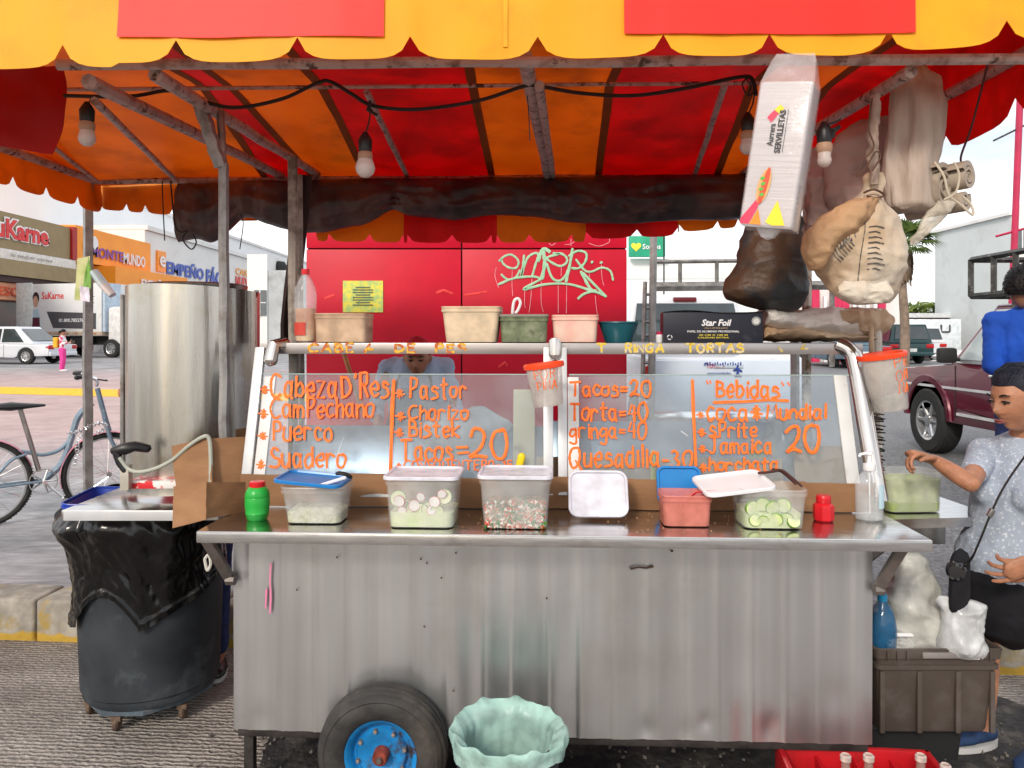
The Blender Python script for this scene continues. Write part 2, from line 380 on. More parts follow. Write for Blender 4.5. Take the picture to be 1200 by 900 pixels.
mb = MB()
def lotf(u, v):
    X = -150 + 300 * u; y0 = CURB(max(-70, min(70, X))) + .24; y = y0 + (230 - y0) * v ** 2.4
    return (X, y, lot_z(y))
mb.grid(lotf, 60, 60); tag(mb.build('forecourt', lot_mat(), origin=(0, 0, 0)), kind='structure')
# kerb blocks, each its own, painted yellow long ago
def curb_mat():
    m = mat('worn kerb concrete', (.30, .275, .235), .85, 0, .3, 9, bump=.6, bscale=25, dirt=(.33, .23, .07), dscale=6, dlo=.54, dhi=.66)
    t = m.node_tree; l = t.links.new
    p = [n for n in t.nodes if n.type == 'BSDF_PRINCIPLED'][0]; src = p.inputs['Base Color'].links[0].from_socket
    co = _n(t, 'ShaderNodeTexCoord'); sp = _n(t, 'ShaderNodeSeparateXYZ'); l(co.outputs['Object'], sp.inputs[0])
    nz = _n(t, 'ShaderNodeTexNoise', Scale=9.0, Detail=6.0); l(co.outputs['Object'], nz.inputs['Vector'])
    ad = _n(t, 'ShaderNodeMath', operation='MULTIPLY_ADD'); ad.inputs[1].default_value = .10; l(nz.outputs['Fac'], ad.inputs[0]); l(sp.outputs['Z'], ad.inputs[2])
    mr = _n(t, 'ShaderNodeMapRange'); mr.inputs[1].default_value = .085; mr.inputs[2].default_value = .10; mr.inputs[3].default_value = 1; mr.inputs[4].default_value = 0; l(ad.outputs[0], mr.inputs[0])
    mxn = _n(t, 'ShaderNodeMix', data_type='RGBA'); mxn.inputs[7].default_value = (.46, .29, .04, 1); l(mr.outputs[0], mxn.inputs[0]); l(src, mxn.inputs[6]); l(mxn.outputs[2], p.inputs['Base Color'])
    return m
cm = curb_mat(); ang = -math.atan(.0833)
kerb = bpy.data.objects.new('kerb', None); COL.objects.link(kerb); kerb.location = (0, CURB(0), 0); kerb.rotation_euler = (0, 0, ang); tag(kerb, kind='structure')
k0 = MB(); bmk = bmesh.new(); bmesh.ops.create_cube(bmk, size=1)
for v in bmk.verts: v.co = Vector((v.co.x * .992, v.co.y * .25, v.co.z * .26))
bmesh.ops.bevel(bmk, geom=list(bmk.edges), offset=.018, segments=3, profile=.5, affect='EDGES'); bmk.transform(Matrix.Translation((0, .125, .085))); k0.bm(bmk)
kb = k0.build('kerb_block', cm, kerb); kb.location = (-8, 0, 0)
for i in range(1, 17):
    c = kb.copy(); COL.objects.link(c); c.parent = kerb; c.location = (-8 + i * 1.0, random.uniform(-.004, .004), random.uniform(-.003, .003))
# yellow painted line far on the forecourt
yl = mat('yellow road paint', (.85, .45, .01), .7, 0, .12, 12, dirt=(.45, .36, .22), dscale=3, dlo=.6, dhi=.8)
mb = MB()
def ylf(u, v):
    X = -24 + 20 * u; y = 16.7 - (X + 6.5) * .22 + (v - .5) * 1.5; return (X, y, lot_z(y) + .004 + (.02 if 0 < v < 1 else 0))
mb.grid(ylf, 20, 3); tag(mb.build('yellow_line', yl, origin=(0, 0, 0)), kind='structure')

# ------------------------------------------------------------------ canopy
cloth_y = mat('yellow vinyl', (1.0, .50, .012), .55, 0, .05, 3, transl=.35, bump=.1, bscale=6, dirt=(.75, .34, .02), dscale=2.2, dlo=.55, dhi=.8)
cloth_y_backlit = mat('backlit yellow vinyl', (1.0, .33, .008), .55, 0, .12, 3, transl=.36, bump=.15, bscale=5, dirt=(.55, .15, .01), dscale=2, dlo=.5, dhi=.8)  # yellow roof vinyl; the orange of light shining through is in its colour
cloth_r = mat('red vinyl', (.90, .012, .012), .55, 0, .12, 3, transl=.32, bump=.15, bscale=5, dirt=(.45, .008, .008), dscale=2, dlo=.5, dhi=.8)
cloth_rf = mat('red valance vinyl', (1.0, .035, .022), .5, 0, .05, 3, transl=.25, bump=.1, bscale=6)
seam_m = mat('brown seam', (.42, .10, .012), .7, 0, .1, 8, transl=.35)
canopy = thing('market_canopy', 'big red and yellow striped vinyl canopy on a rusty pipe frame above the food cart', 'canopy', (-.4, 3.7, 0))
def nz3(x, y, z=0.): return noise.noise(Vector((x, y, z)))
YF, YR, YB = 2.38, 3.7, 5.1
def roof_z(X, y):
    if y < YR: z = 2.74 + (2.80 - 2.74) * (y - YF) / (YR - YF)
    else: z = 2.80 + (2.63 - 2.80) * (y - YR) / (YB - YR)
    if X < -1.4: z -= .05 * ((-1.4 - X) / 1.4) ** 1.5
    return z + .018 * nz3(X * 2.2, y * 1.6) + .006 * nz3(X*7, y*5, 3)
XB = [(-2.74, -1.50, -1.62, cloth_y_backlit), (-1.50, -1.38, -1.33, cloth_r), (-1.38, -.92, -.95, cloth_y_backlit), (-.92, -.19, -.13, cloth_r),
      (-.19, .49, .57, cloth_y_backlit), (.49, 1.19, 1.35, cloth_r), (1.19, 1.55, 1.62, cloth_y_backlit), (1.55, 1.86, 1.86, cloth_r)]
edges = [(-2.74, -2.74), (-1.50, -1.62), (-1.36, -1.30), (-.92, -.95), (-.19, -.13), (.47, .57), (1.16, 1.35), (1.52, 1.62), (1.86, 1.86)]
cl = [cloth_y_backlit, cloth_r, cloth_y_backlit, cloth_r, cloth_y_backlit, cloth_r, cloth_y_backlit, cloth_r]
for i, m_ in enumerate(cl):
    def rf(u, v, i=i):
        y = YF + (YB - YF) * v; t = max(0, (y - YR) / (YB - YR))
        a = edges[i][0] + (edges[i][1] - edges[i][0]) * t; b = edges[i+1][0] + (edges[i+1][1] - edges[i+1][0]) * t
        X = a + (b - a) * u; return (X, y, roof_z(X, y))
    mb = MB(); mb.grid(rf, 8 if edges[i+1][0]-edges[i][0] > .3 else 3, 26, thick=.002, nrm=(0, 0, 1)); mb.build('roof_panel', m_, canopy, world=True)
for i in range(1, 8):      # overlapped seams, a bit proud underneath
    def sf(u, v, i=i):
        y = YF + .01 + (YB - YF - .02) * v; t = max(0, (y - YR) / (YB - YR)); X = edges[i][0] + (edges[i][1] - edges[i][0]) * t + (u - .5) * .045
        return (X, y, roof_z(X, y) - .004)
    mb = MB(); mb.grid(sf, 2, 26, thick=.002, nrm=(0, 0, 1)); mb.build('seam_strip', seam_m, canopy, world=True)
def valance(name, P0, P1, ztop, zbot, cusps, mtl, cusp_h=.055, out=(0, -1, 0), n=14, wav=.012, seed=0):
    """hanging skirt from P0 to P1 (x,y), cusps = parameters 0..1 of the notches; zbot = function of t"""
    mb = MB(); P0 = Vector(P0); P1 = Vector(P1); nrm = Vector(out)
    ts = []
    for a, b in zip(cusps[:-1], cusps[1:]): ts += [(a, b, k / n) for k in range(n)]
    ts.append((cusps[-2], cusps[-1], 1.0)); NV = 6; b0 = len(mb.v); rows = []
    for a, b, s_ in ts:
        t = a + (b - a) * s_; q = abs(2 * s_ - 1); notch = cusp_h * (q ** 5 * .75 + q ** 22 * .25 + .06 * q * q)
        zt = ztop(t); zb = zbot(t) + notch; p = P0.lerp(P1, t); col = []
        for j in range(NV + 1):
            f = j / NV; z = zt + (zb - zt) * f
            off = wav * nz3(t * 9 + seed, z * 3, seed) * (.3 + f) + .25*wav * nz3(t * 40 + seed, z * 5, seed)
            col.append(Vector((p.x, p.y, z)) + nrm * (off + .02 * f))
        rows.append(col)
    th = nrm * .0025; m_ = NV + 1
    for col in rows: mb.v += col
    N1 = len(mb.v)
    for col in rows: mb.v += [c + th for c in col]
    for i in range(len(rows) - 1):
        for j in range(NV):
            a = i*m_ + j; mb.f.append((a, a+1, a+m_+1, a+m_)); mb.f.append((N1+a, N1+a+m_, N1+a+m_+1, N1+a+1))
        e = i*m_ + NV; mb.f.append((e, e+m_, N1+e+m_, N1+e))
    return mb
XV0, XV1 = -2.78, 1.9
cxs = [(p - 600) * 2.35 / 900 for p in (80, 210, 352, 482, 630, 776, 900, 1040, 1173)]
cxs = [XV0, -2.4, -2.05, -1.71] + cxs + [1.86, XV1]
cus = [(x - XV0) / (XV1 - XV0) for x in cxs]
zb_f = lambda t: 2.437 + .02 * (XV0 + (XV1 - XV0) * t) / 1.5 - (.012 if (XV0 + (XV1 - XV0) * t) < -1.2 else 0) + .012*max(0, (XV0 + (XV1 - XV0) * t)-1.0)*4
mb = valance('v', (XV0, 2.35), (XV1, 2.35), lambda t: 2.76, zb_f, cus, cloth_y, cusp_h=.065, wav=.016)
mb.build('front_valance', cloth_y, canopy, world=True, ang=60)
for x0, x1, y0 in ((137, 450, 43), (732, 1076, 38)):
    X0, X1 = (x0 - 600) * 2.32 / 900, (x1 - 600) * 2.32 / 900
    def af(u, v):
        X = X0 + (X1 - X0) * u; t = (X - XV0) / (XV1 - XV0); zlo = 1.6 + (392 - y0) * 2.32 / 900 + .004*nz3(X*6, 2) + (.012 * max(0, u - .55) if x0 > 600 else 0)
        z = zlo + (2.757 - zlo) * v; f = (2.76 - z) / .32
        return (X, 2.35 - (.016 * nz3(t * 9, z * 3, 0) * (.3 + f) + .02 * f) - .009 - .002*nz3(X*20, z*6, 5), z)
    mb = MB(); mb.grid(af, 30, 8, thick=.0015, nrm=(0, -1, 0)); mb.build('red_panel', cloth_rf, canopy, world=True, ang=60)
st_m = mat('darker stitch yellow', (.78, .36, .01), .7)  # slightly darker yellow for the seam lines
for X0_ in (-1.95, -.02, 1.62):
    mb = MB(); mb.grid(lambda u, v: (X0_ + (u-.5)*.014, 2.35 - (.016 * nz3(((X0_ - XV0)/(XV1 - XV0)) * 9, (2.47 + .285*v) * 3, 0) * (.3 + (.29-.285*v)/.32) + .02 * (.29-.285*v)/.32) - .0045, 2.475 + .28*v), 1, 12, thick=.001, nrm=(0, -1, 0)); mb.build('stitched_seam', st_m, canopy, world=True)
# back skirt in the colours of the roof, lower in the middle
def back_part(X0, X1, m_, zb0, zb1, cusps_px, d=5.12, zt=2.62, nm='back_valance', seed=1):
    cs = sorted(set([0.0, 1.0] + [((p - 600) * d / 900 - X0) / (X1 - X0) for p in cusps_px if X0 < (p - 600) * d / 900 < X1]))
    mb = valance('b', (X0, d), (X1, d), lambda t: zt, lambda t: zb0 + (zb1 - zb0) * t, cs, m_, cusp_h=.05, out=(0, -1, 0), n=8, seed=seed); mb.build(nm, m_, canopy, world=True, ang=60)
zb = lambda y, d=5.12: 1.6 + (392 - y) * d / 900
back_part(-2.74, -1.62, cloth_y_backlit, zb(246), zb(262), (150, 172, 205), seed=2)
back_part(-1.62, -1.30, cloth_r, zb(262), zb(272), (334,), seed=3)
back_part(-1.30, -.72, cloth_y_backlit, zb(283), zb(285), (386, 434,), seed=4)
back_part(-.72, -.10, cloth_r, zb(285), zb(285), (478, 530, 576), seed=5)
back_part(-.10, .49, cloth_y_backlit, zb(285), zb(284), (620, 670), seed=6)
back_part(.49, 1.10, cloth_r, zb(281), zb(277), (746,), seed=7)
back_part(1.10, 1.50, cloth_y_backlit, zb(273), zb(267), (795, 840), seed=8)
back_part(1.50, 1.86, cloth_r, zb(266), zb(255), (900,), seed=9)
# right side skirt, left side skirt (falls back over the left bar)
mb = valance('s', (1.86, 5.1), (1.86, 2.34), lambda t: roof_z(1.86, 5.1 - 2.73*t) + .012, lambda t: 2.375 + .015*math.sin(t*9), [i / 6 for i in range(7)], cloth_r, cusp_h=.07, out=(-1, 0, 0), n=10, seed=4)
mb.build('side_valance', cloth_r, canopy, world=True, ang=60)
mb = valance('s', (-2.74, 5.1), (-2.74, 2.37), lambda t: 2.66, lambda t: 2.40, [i / 9 for i in range(10)], cloth_y_backlit, cusp_h=.06, out=(1, 0, 0), n=10, seed=6)
mb.build('side_valance', cloth_y_backlit, canopy, world=True, ang=60)
# red flap pinned back at the front left corner
def flapf(u, v):
    a = W(-60, 82, 3.0).lerp(W(73, 76, 3.0), u); b = W(-60, 162, 3.0).lerp(W(62, 181, 3.0), u)
    p = a.lerp(b, v); p.x += .035 * math.sin(v * PI) * u; p.y += .03 * nz3(u * 4, v * 3, 2); return p
mb = MB(); mb.grid(flapf, 14, 12, thick=.003, nrm=(0, -1, 0)); mb.build('side_flap', mat('dark red vinyl', (.48, .006, .010), .6, 0, .08, 3, transl=.25, bump=.15, bscale=5), canopy, world=True, ang=60)
# pipe frame
def pipe(a, b, r, m_=wood_pole, nm='frame_pipe', seg=8, sag=0):
    pts = [Vector(a).lerp(Vector(b), k / 8) for k in range(9)]
    for k, p in enumerate(pts): p.z -= sag * math.sin(PI * k / 8); p += Vector((nz3(k*.9, a[0], 1), 0, nz3(k*.9, b[0], 5))) * r * .25
    mb = MB(); mb.tube(pts, r, seg); return mb.build(nm, m_, canopy, world=True)
frame_m = mat('rusty painted steel', (.52, .40, .37), .6, .1, .12, 20, col2=(.30, .19, .16), lo=.5, hi=.66, bump=.3, bscale=60, dirt=(.09, .05, .035), dscale=18, dlo=.56, dhi=.64)
pipe(W(68, 76, 2.45), W(1330, 68, 2.45), .018, frame_m)
pipe(W(110, 212, 5.0), W(960, 207, 5.0), .022, frame_m)
pipe((-2.7, 2.5, 2.58), W(112, 212, 5.0), .025, frame_m)
pipe((1.84, 2.42, 2.61), (1.84, 5.0, 2.62), .025, frame_m)
pipe(W(104, 96, 2.5), W(330, 206, 5.0), .026, frame_m)
pipe(W(182, 88, 2.47), W(372, 204, 5.0), .024, frame_m)
pipe(W(1068, 84, 2.5), W(868, 204, 5.0), .022, frame_m)
pipe(W(111, 118, 2.7), W(207, 212, 4.95), .015, frame_m)
pipe(W(62, 172, 4.3), W(112, 211, 4.95), .014, frame_m)
pipe(W(615, 66, 2.46), W(642, 208, 4.95), .026, frame_m)
pipe(W(632, 100, 2.7), W(648, 207, 4.9), .018, frame_m)
pipe(W(430, 108, 3.4), W(477, 206, 4.95), .016, frame_m)
pipe(W(850, 98, 3.4), W(814, 205, 4.95), .016, frame_m)
pipe(W(68, 105, 3.3), W(890, 97, 3.3), .009, frame_m)
pipe(W(232, 116, 2.95), W(259, 196, 3.0), .028, pole_grey)
pipe(W(258, 130, 3.02), W(262, 200, 3.0), .016, pole_grey)
pipe(W(262, 192, 3.0), (-1.115, 2.98, .94), .021, pole_grey)
pipe(W(343, 184, 3.12), (-.885, 3.12, 0), .020, wood_pole)
pipe(W(351, 205, 3.2), (-.865, 3.2, 0.0), .013, wood_pole)
pipe(W(946, 205, 3.2), (1.22, 3.2, .3), .02, mat('rusty white pole', (.62, .58, .52), .6, 0, .1, 10, dirt=(.20, .11, .06), dscale=16, dlo=.5, dhi=.6))
pipe(W(103, 215, 5.0), (-2.76, 5.0, .21), .034, pole_grey, seg=4)
pipe((1.84, 5.0, .2), (1.84, 5.0, 2.6), .03, pole_grey)
pipe((-2.70, 2.5, 0), (-2.70, 2.5, 2.6), .03, pole_grey)
pipe((1.84, 2.42, 0), (1.84, 2.42, 2.6), .03, pole_grey)

# rolled dark tarpaulin along the back bar
tarp_m = mat('dark tarpaulin', (.035, .030, .034), .36, 0, .3, 4, col2=(.13, .075, .065), bump=.4, bscale=9, spec=.5)
rings = []
prof = [(208, 214, 283), (228, 214, 280), (248, 213, 283), (268, 213, 268), (288, 212, 254), (312, 211, 262), (340, 211, 270), (375, 210, 272), (405, 210, 266), (432, 209, 260), (460, 209, 246), (478, 209, 252),
        (510, 209, 256), (535, 209, 258), (575, 208, 252), (625, 208, 254), (665, 207, 259), (700, 206, 261), (735, 205, 262), (780, 205, 258), (840, 204, 257), (884, 203, 256)]
pth = smooth_path([Vector((a, b, c)) for a, b, c in prof], 10)
for k, (x, y0, y1) in enumerate(pth):
    rg = []; tight = 1 - .45 * max(0, 1 - min(abs(x - q) for q in (300, 462, 655, 770)) / 12)
    for j in range(44):
        a = 2*PI*j/44; yc = (y0+y1)/2; h = (y1-y0)/2
        p = W(x, yc - h * math.cos(a), 4.9); dpt = .085 * tight * math.sin(a)
        wr = .022 * nz3(x*.02, a*2.2, 1) - .030 * abs(nz3(x * .045, a * 2.5, 7)) - .014*abs(nz3(x*.12, a*5, 3)) + .012
        p.y += -dpt + .06*(h*2/70-.6); p += Vector((0, -math.sin(a), math.cos(a)*.3)) * wr
        rg.append(p)
    rings.append(rg)
mb = MB(); mb.loft(rings); tag(mb.build('rolled_tarpaulin', tarp_m, ang=60), 'dark rolled tarpaulin tied along the back bar under the canopy', 'tarpaulin')
# dark folded cloth hanging down behind the brown pole
mb = MB(); mb.loft([[W(x + 2*nz3(j, y*.02), y, 3.32 + .04 * math.sin(j * 2.1)) + Vector((0, .05*math.sin(2*PI*j/10), 0)) for j, x in enumerate([xa + (xb-xa)*(.5-.5*math.cos(2*PI*i/10)) for i in range(10)])]
     for y, xa, xb in ((207, 342, 366), (250, 340, 362), (300, 338, 356), (340, 333, 352), (380, 329, 350), (402, 329, 350))])
tag(mb.build('hanging_cloth', mat('brown black cloth', (.03, .015, .012), .8, 0, .4, 9, bump=.3)), 'narrow dark cloth hanging behind the brown pole left of the bottle', 'cloth')

def wire(name, pix, r, m_=cable_m, label=None, cat='cable', parent=None, k=6):
    pts = smooth_path([W(*p) for p in pix], k); mb = MB(); mb.tube(pts, r, 6)
    o = mb.build(name, m_, parent, world=True) if parent else mb.build(name, m_)
    if label: tag(o, label, cat)
    return o
wire('power_cable', [(75, 112, 2.9), (150, 113, 2.9), (200, 106, 2.9), (232, 117, 2.9), (275, 126, 2.9), (330, 116, 2.85), (372, 97, 2.8), (388, 96, 2.8), (412, 110, 2.8), (438, 124, 2.8), (490, 128, 2.8), (560, 118, 2.75), (614, 101, 2.72), (632, 101, 2.72), (680, 109, 2.8), (740, 112, 2.8), (800, 104, 2.8), (868, 90, 2.75), (882, 94, 2.75), (886, 112, 2.75)], .0075,
     label='long black power cable looped between the bars of the canopy frame')
wire('black_wire', [(872, 90, 2.74), (880, 100, 2.74), (876, 112, 2.74), (884, 106, 2.74), (878, 92, 2.74), (870, 98, 2.74), (874, 110, 2.74)], .003, label='bunched black wire ends dangling beside the napkin pack')
wire('hanging_string', [(190, 212, 4.8), (191, 240, 4.8), (193, 282, 4.8)], .0035, label='loose dark string hanging straight under the left of the canopy')
wire('hanging_string', [(200, 214, 4.8), (205, 262, 4.8), (212, 272, 4.8), (220, 270, 4.8), (214, 280, 4.8), (224, 292, 4.8), (230, 284, 4.8), (226, 274, 4.8)], .0045, label='curled black cord knotted beside the end of the rolled tarpaulin')
wire('hanging_string', [(281, 250, 4.7), (285, 262, 4.7), (281, 292, 4.7)], .003, label='thin string with a loop hanging right of the grey post')
wire('hanging_string', [(434, 118, 2.78), (432, 126, 2.78), (436, 130, 2.78), (430, 128, 2.78), (442, 135, 2.78)], .006, label='black tape knot on the cable above the brightest light bulb')
wire('hanging_string', [(618, 112, 2.6), (620, 140, 2.6), (621, 165, 2.6)], .002, label='thin thread hanging at the central rafter')
wire('hanging_rope', [(1158, 72, 2.6), (1150, 105, 2.7), (1138, 150, 2.78), (1126, 184, 2.85), (1130, 196, 2.85)], .004, mat('brown rope', (.10, .03, .03), .8), 'brown rope holding up the rolled sheeting at the right', 'rope')

bulb_m = mat('frosted bulb glass', (.80, .70, .66), .25, 0, .04, 10, transl=.3, sss=.1)
def bulb(px, py, d, label, top, glass=True, r=.036):
    c = W(px, py, d); t = thing('light_bulb', label, 'light bulb', (c.x, c.y, c.z - .05), 0, 'light bulbs hanging under the canopy')
    mb = MB(); mb.lathe([(.019, -.002), (.024, .02), (.026, .055), (.018, .07), (.008, .085)], c + Vector((0, 0, .045)), 14); mb.build('socket', blackp, t, world=True)
    if glass:
        mb = MB(); mb.lathe([(.001, -r), (r*.5, -r*.87), (r*.86, -r*.5), (r, 0), (r*.88, r*.48), (.022, r*1.05), (.019, r*1.7)], c, 18); mb.build('bulb', bulb_m, t, world=True)
        mb = MB(); mb.lathe([(.023, 0), (.027, .012), (.026, .028), (.02, .036)], c + Vector((0, 0, .026)), 14); mb.build('collar', mat('tan bulb base', (.42, .25, .16), .5), t, world=True)
    a = c + Vector((0, 0, .12)); b = W(*top)
    mb = MB(); mb.tube(smooth_path([a, a.lerp(b, .5) + Vector((.006, 0, 0)), b]), .003, 6); mb.build('wire', cable_m, t, world=True)
bulb(102, 162, 2.75, 'unlit bulb hanging at the far left under the canopy corner', (106, 112, 2.75), r=.03)
bulb(428, 197, 2.78, 'pale round bulb hanging nearest to the middle of the canopy', (434, 122, 2.78))
bulb(876, 172, 2.9, 'bulb half hidden behind the white napkin pack', (884, 110, 2.8), r=.03)
bulb(966, 188, 2.6, 'black socket with a short brown bulb beside the bundled sheeting', (985, 140, 2.6), r=.024)

# ------------------------------------------------------------------ stroke lettering
GL = {
'A': '!0 0 4 9;!4 9 7 0;!1 3 6 3', 'B': '1 9 1 0;1 9 5 8 5 5 1 5;1 5 6 4 6 1 1 0', 'C': '7 8 4 9 1 7 0 4 1 1 4 0 7 1', 'D': '1 9 1 0;1 9 5 8 7 4 5 1 1 0',
'E': '!6 9 1 9 1 0 6 0;!1 5 5 5', 'G': '7 8 4 9 1 7 0 4 1 1 4 0 6 1 6 4 4 4', 'I': '!1 9 1 0', 'J': '!1 9 7 9;4 9 4 2 2 0 0 1', 'L': '!1 9 1 0 6 0', 'M': '!0 0 1 9 4 3 7 9 8 0',
'N': '!0 0 0 9 6 0 6 9', 'O': '4 9 1 8 0 4 2 0 5 0 7 4 6 8 4 9', 'P': '1 9 1 0;1 9 5 9 6 7 5 5 1 4', 'Q': '4 9 1 8 0 4 2 0 5 0 7 4 6 8 4 9;!4 3 8 -1', 'R': '1 9 1 0;1 9 5 9 6 7 5 5 1 5;3 5 6 0',
'S': '6 8 3 9 1 7 3 5 6 4 6 1 3 0 0 1', 'T': '!0 9 8 9;4 9 4 0', 'U': '0 9 0 2 3 0 6 2 6 9', 'V': '!0 9 3 0 6 9', 'Y': '!0 9 3 5 6 9;!3 5 3 0', '2': '0 7 2 9 5 9 6 7 4 3 0 0 3 1 7 0', '0': '4 9 1 8 0 4 2 0 5 0 7 4 6 8 4 9',
'4': '!3 9 0 4 6 4;!5 8 5 0', '3': '0 8 3 9 5 7 3 5 6 3 4 0 0 1', '1': '!1 7 3 9 3 0', '5': '!6 9 1 9 1 5;1 5 5 5 6 2 3 0 0 1', '=': '!0 5 5 5;!0 3 5 3',
'a': '5 5 2 6 0 3 2 0 5 2;5 6 5 1 6 0', 'b': '0 9 0 0;0 4 3 6 5 3 3 0 0 1', 'c': '5 5 2 6 0 3 2 0 5 1', 'd': '5 5 2 6 0 3 2 0 5 2;5 9 5 0', 'e': '0 3 5 3 4 6 1 5 0 3 2 0 5 1', 'f': '5 8 3 9 2 6 2 0;0 5 4 5',
'g': '5 5 2 6 0 3 2 1 5 3;5 6 5 -2 2 -3 0 -2', 'h': '0 9 0 0;0 4 3 6 5 4 5 0', 'i': '!1 6 1 0;!1 8 1 7', 'j': '3 6 3 -2 0 -2', 'l': '!1 9 1 0', 'm': '0 6 0 0;0 4 2 6 3 4 3 0;3 4 5 6 7 4 7 0', 'n': '0 6 0 0;0 4 3 6 5 4 5 0',
'o': '3 6 0 5 0 1 3 0 5 2 5 5 3 6', 'p': '0 6 0 -3;0 4 3 6 5 3 3 0 0 1', 'q': '5 5 2 6 0 3 2 1 5 3;5 6 5 -3', 'r': '0 6 0 0;0 4 2 6 5 5', 's': '5 5 2 6 1 4 4 3 5 1 2 0 0 0', 't': '2 9 2 1 4 0;0 6 5 6', 'u': '0 6 0 1 3 0 5 2;5 6 5 0',
'k': '0 9 0 0;!5 6 0 3 5 0', 'v': '!0 6 3 0 5 6', 'x': '!0 6 5 0;!5 6 0 0', 'y': '!0 6 3 1;!6 6 1 -3', 'z': '!0 6 5 6 0 0 5 0', '*': '!2 6 6 1;!6 6 2 1;!0 4 8 3;!4 7 4 0', '/': '!3 9 1 0', "'": '!1 9 1 7', '"': '!0 9 1 7;!3 9 4 7', ' ': '', '-': '!0 4 4 4', ':': '!1 5 1 4;!1 1 1 0', '.': '!1 1 1 0', '$': '6 8 3 9 1 7 3 5 6 4 6 1 3 0 0 1;!3 10 3 -1'}
def glyph_strokes(txt, x0, x1, ybase, cap, jit=.35, seed=0, slant=0.0, rise=0.0):
    """pixel-space polylines for hand lettering between x0 and x1"""
    rn = random.Random(seed); wid = []
    for ch in txt:
        g = GL.get(ch, ''); xs = [float(v) for st in g.replace('!', '').split(';') if st for v in st.split()[0::2]]
        wid.append((max(xs) if xs else 4) + 2.4)
    tot = sum(wid) - 2.4; sx = (x1 - x0) / tot; sy = cap / 9; o = []; x = 0
    for ch, w_ in zip(txt, wid):
        dy = rn.uniform(-.5, .5) * jit; sc = 1 + rn.uniform(-.08, .08)
        for st in GL.get(ch, '').split(';'):
            if not st: continue
            sharp = st[0] == '!'; q = [float(v) for v in st.replace('!', '').split()]
            pts = [Vector((x + a, b * sc + dy, 0)) + Vector((rn.uniform(-1, 1), rn.uniform(-1, 1), 0)) * jit * .6 for a, b in zip(q[0::2], q[1::2])]
            if not sharp: pts = smooth_path(pts, 4)
            o.append([(x0 + p.x * sx + slant * p.y * sy, ybase - p.y * sy + rise * p.x * sx) for p in pts])
        x += w_
    return o
def ribbons(mb, strokes, wpx, f, nrm, lift=.0012, thick=.0008):
    """f maps a pixel to a point on the surface; each stroke becomes a paint ribbon"""
    nrm = Vector(nrm).normalized()
    for st in strokes:
        P = [f(*q) for q in st]
        if len(P) < 2: continue
        sc = (f(st[0][0] + 1, st[0][1]) - f(st[0][0], st[0][1])).length; hw = wpx * sc / 2
        T, _ = frames(P); e0 = P[0] - T[0]*hw*.6; e1 = P[-1] + T[-1]*hw*.6; P = [e0] + P + [e1]; T = [T[0]] + T + [T[-1]]; n = len(P); rg = []
        for i, (p, t) in enumerate(zip(P, T)):
            s_ = t.cross(nrm); s_ = s_.normalized() if s_.length > 1e-6 else Vector((1, 0, 0)); h = hw * (.45 if i in (0, n-1) else 1 + .18 * math.sin(i*2.3 + p.x*90))
            lf = lift + .0002 * (hash(st[0]) % 5)
            rg.append([p - s_*h + nrm*(lf-thick), p - s_*h*.8 + nrm*lf, p + s_*h*.8 + nrm*lf, p + s_*h + nrm*(lf-thick)])
        mb.loft(rg, close=False)
def on_plane(P, N):
    P = Vector(P); N = Vector(N); C = Vector((0, 0, 1.6))
    def f(px, py):
        d = Vector(((px - 600) / 900, 1, (392 - py) / 900)); t = (P - C).dot(N) / d.dot(N); return C + d * t
    return f
def text_mb(body, O, X, Y, width, height, depth=.002, bold=0.0, shear=0.0, fit=True):
    """printed lettering: O lower left corner, X right dir, Y up dir; fitted to width and cap height"""
    cu = bpy.data.curves.new('t', 'FONT'); cu.body = body; cu.size = 1; cu.extrude = .001; cu.offset = bold; cu.shear = shear; cu.resolution_u = 2
    o = bpy.data.objects.new('t', cu); COL.objects.link(o); dg = bpy.context.evaluated_depsgraph_get(); dg.update(); e = o.evaluated_get(dg); me = e.to_mesh()
    vs = [v.co.copy() for v in me.vertices]; fs = [tuple(p.vertices) for p in me.polygons]; e.to_mesh_clear(); bpy.data.objects.remove(o); bpy.data.curves.remove(cu)
    xa = min(v.x for v in vs); xb = max(v.x for v in vs); ya = min(v.y for v in vs); yb = max(v.y for v in vs)
    X = Vector(X).normalized(); Y = Vector(Y).normalized(); Z = X.cross(Y); O = Vector(O); mb = MB()
    mb.add([O + X * ((v.x - xa) / (xb - xa) * width) + Y * ((v.y - ya) / (yb - ya) * height) + Z * (depth if v.z > 0 else 0) for v in vs], fs); return mb
# ------------------------------------------------------------------ the food cart
YAW = -.047
cart = thing('food_cart', 'stainless steel taco cart with slanted glass, orange hand lettering and a blue rimmed wheel', 'food cart', (.118, 2.6, 0), YAW)
CM = wmat(cart)
def CL(u, v, z): return CM @ Vector((u, v, z))
ZC = .966
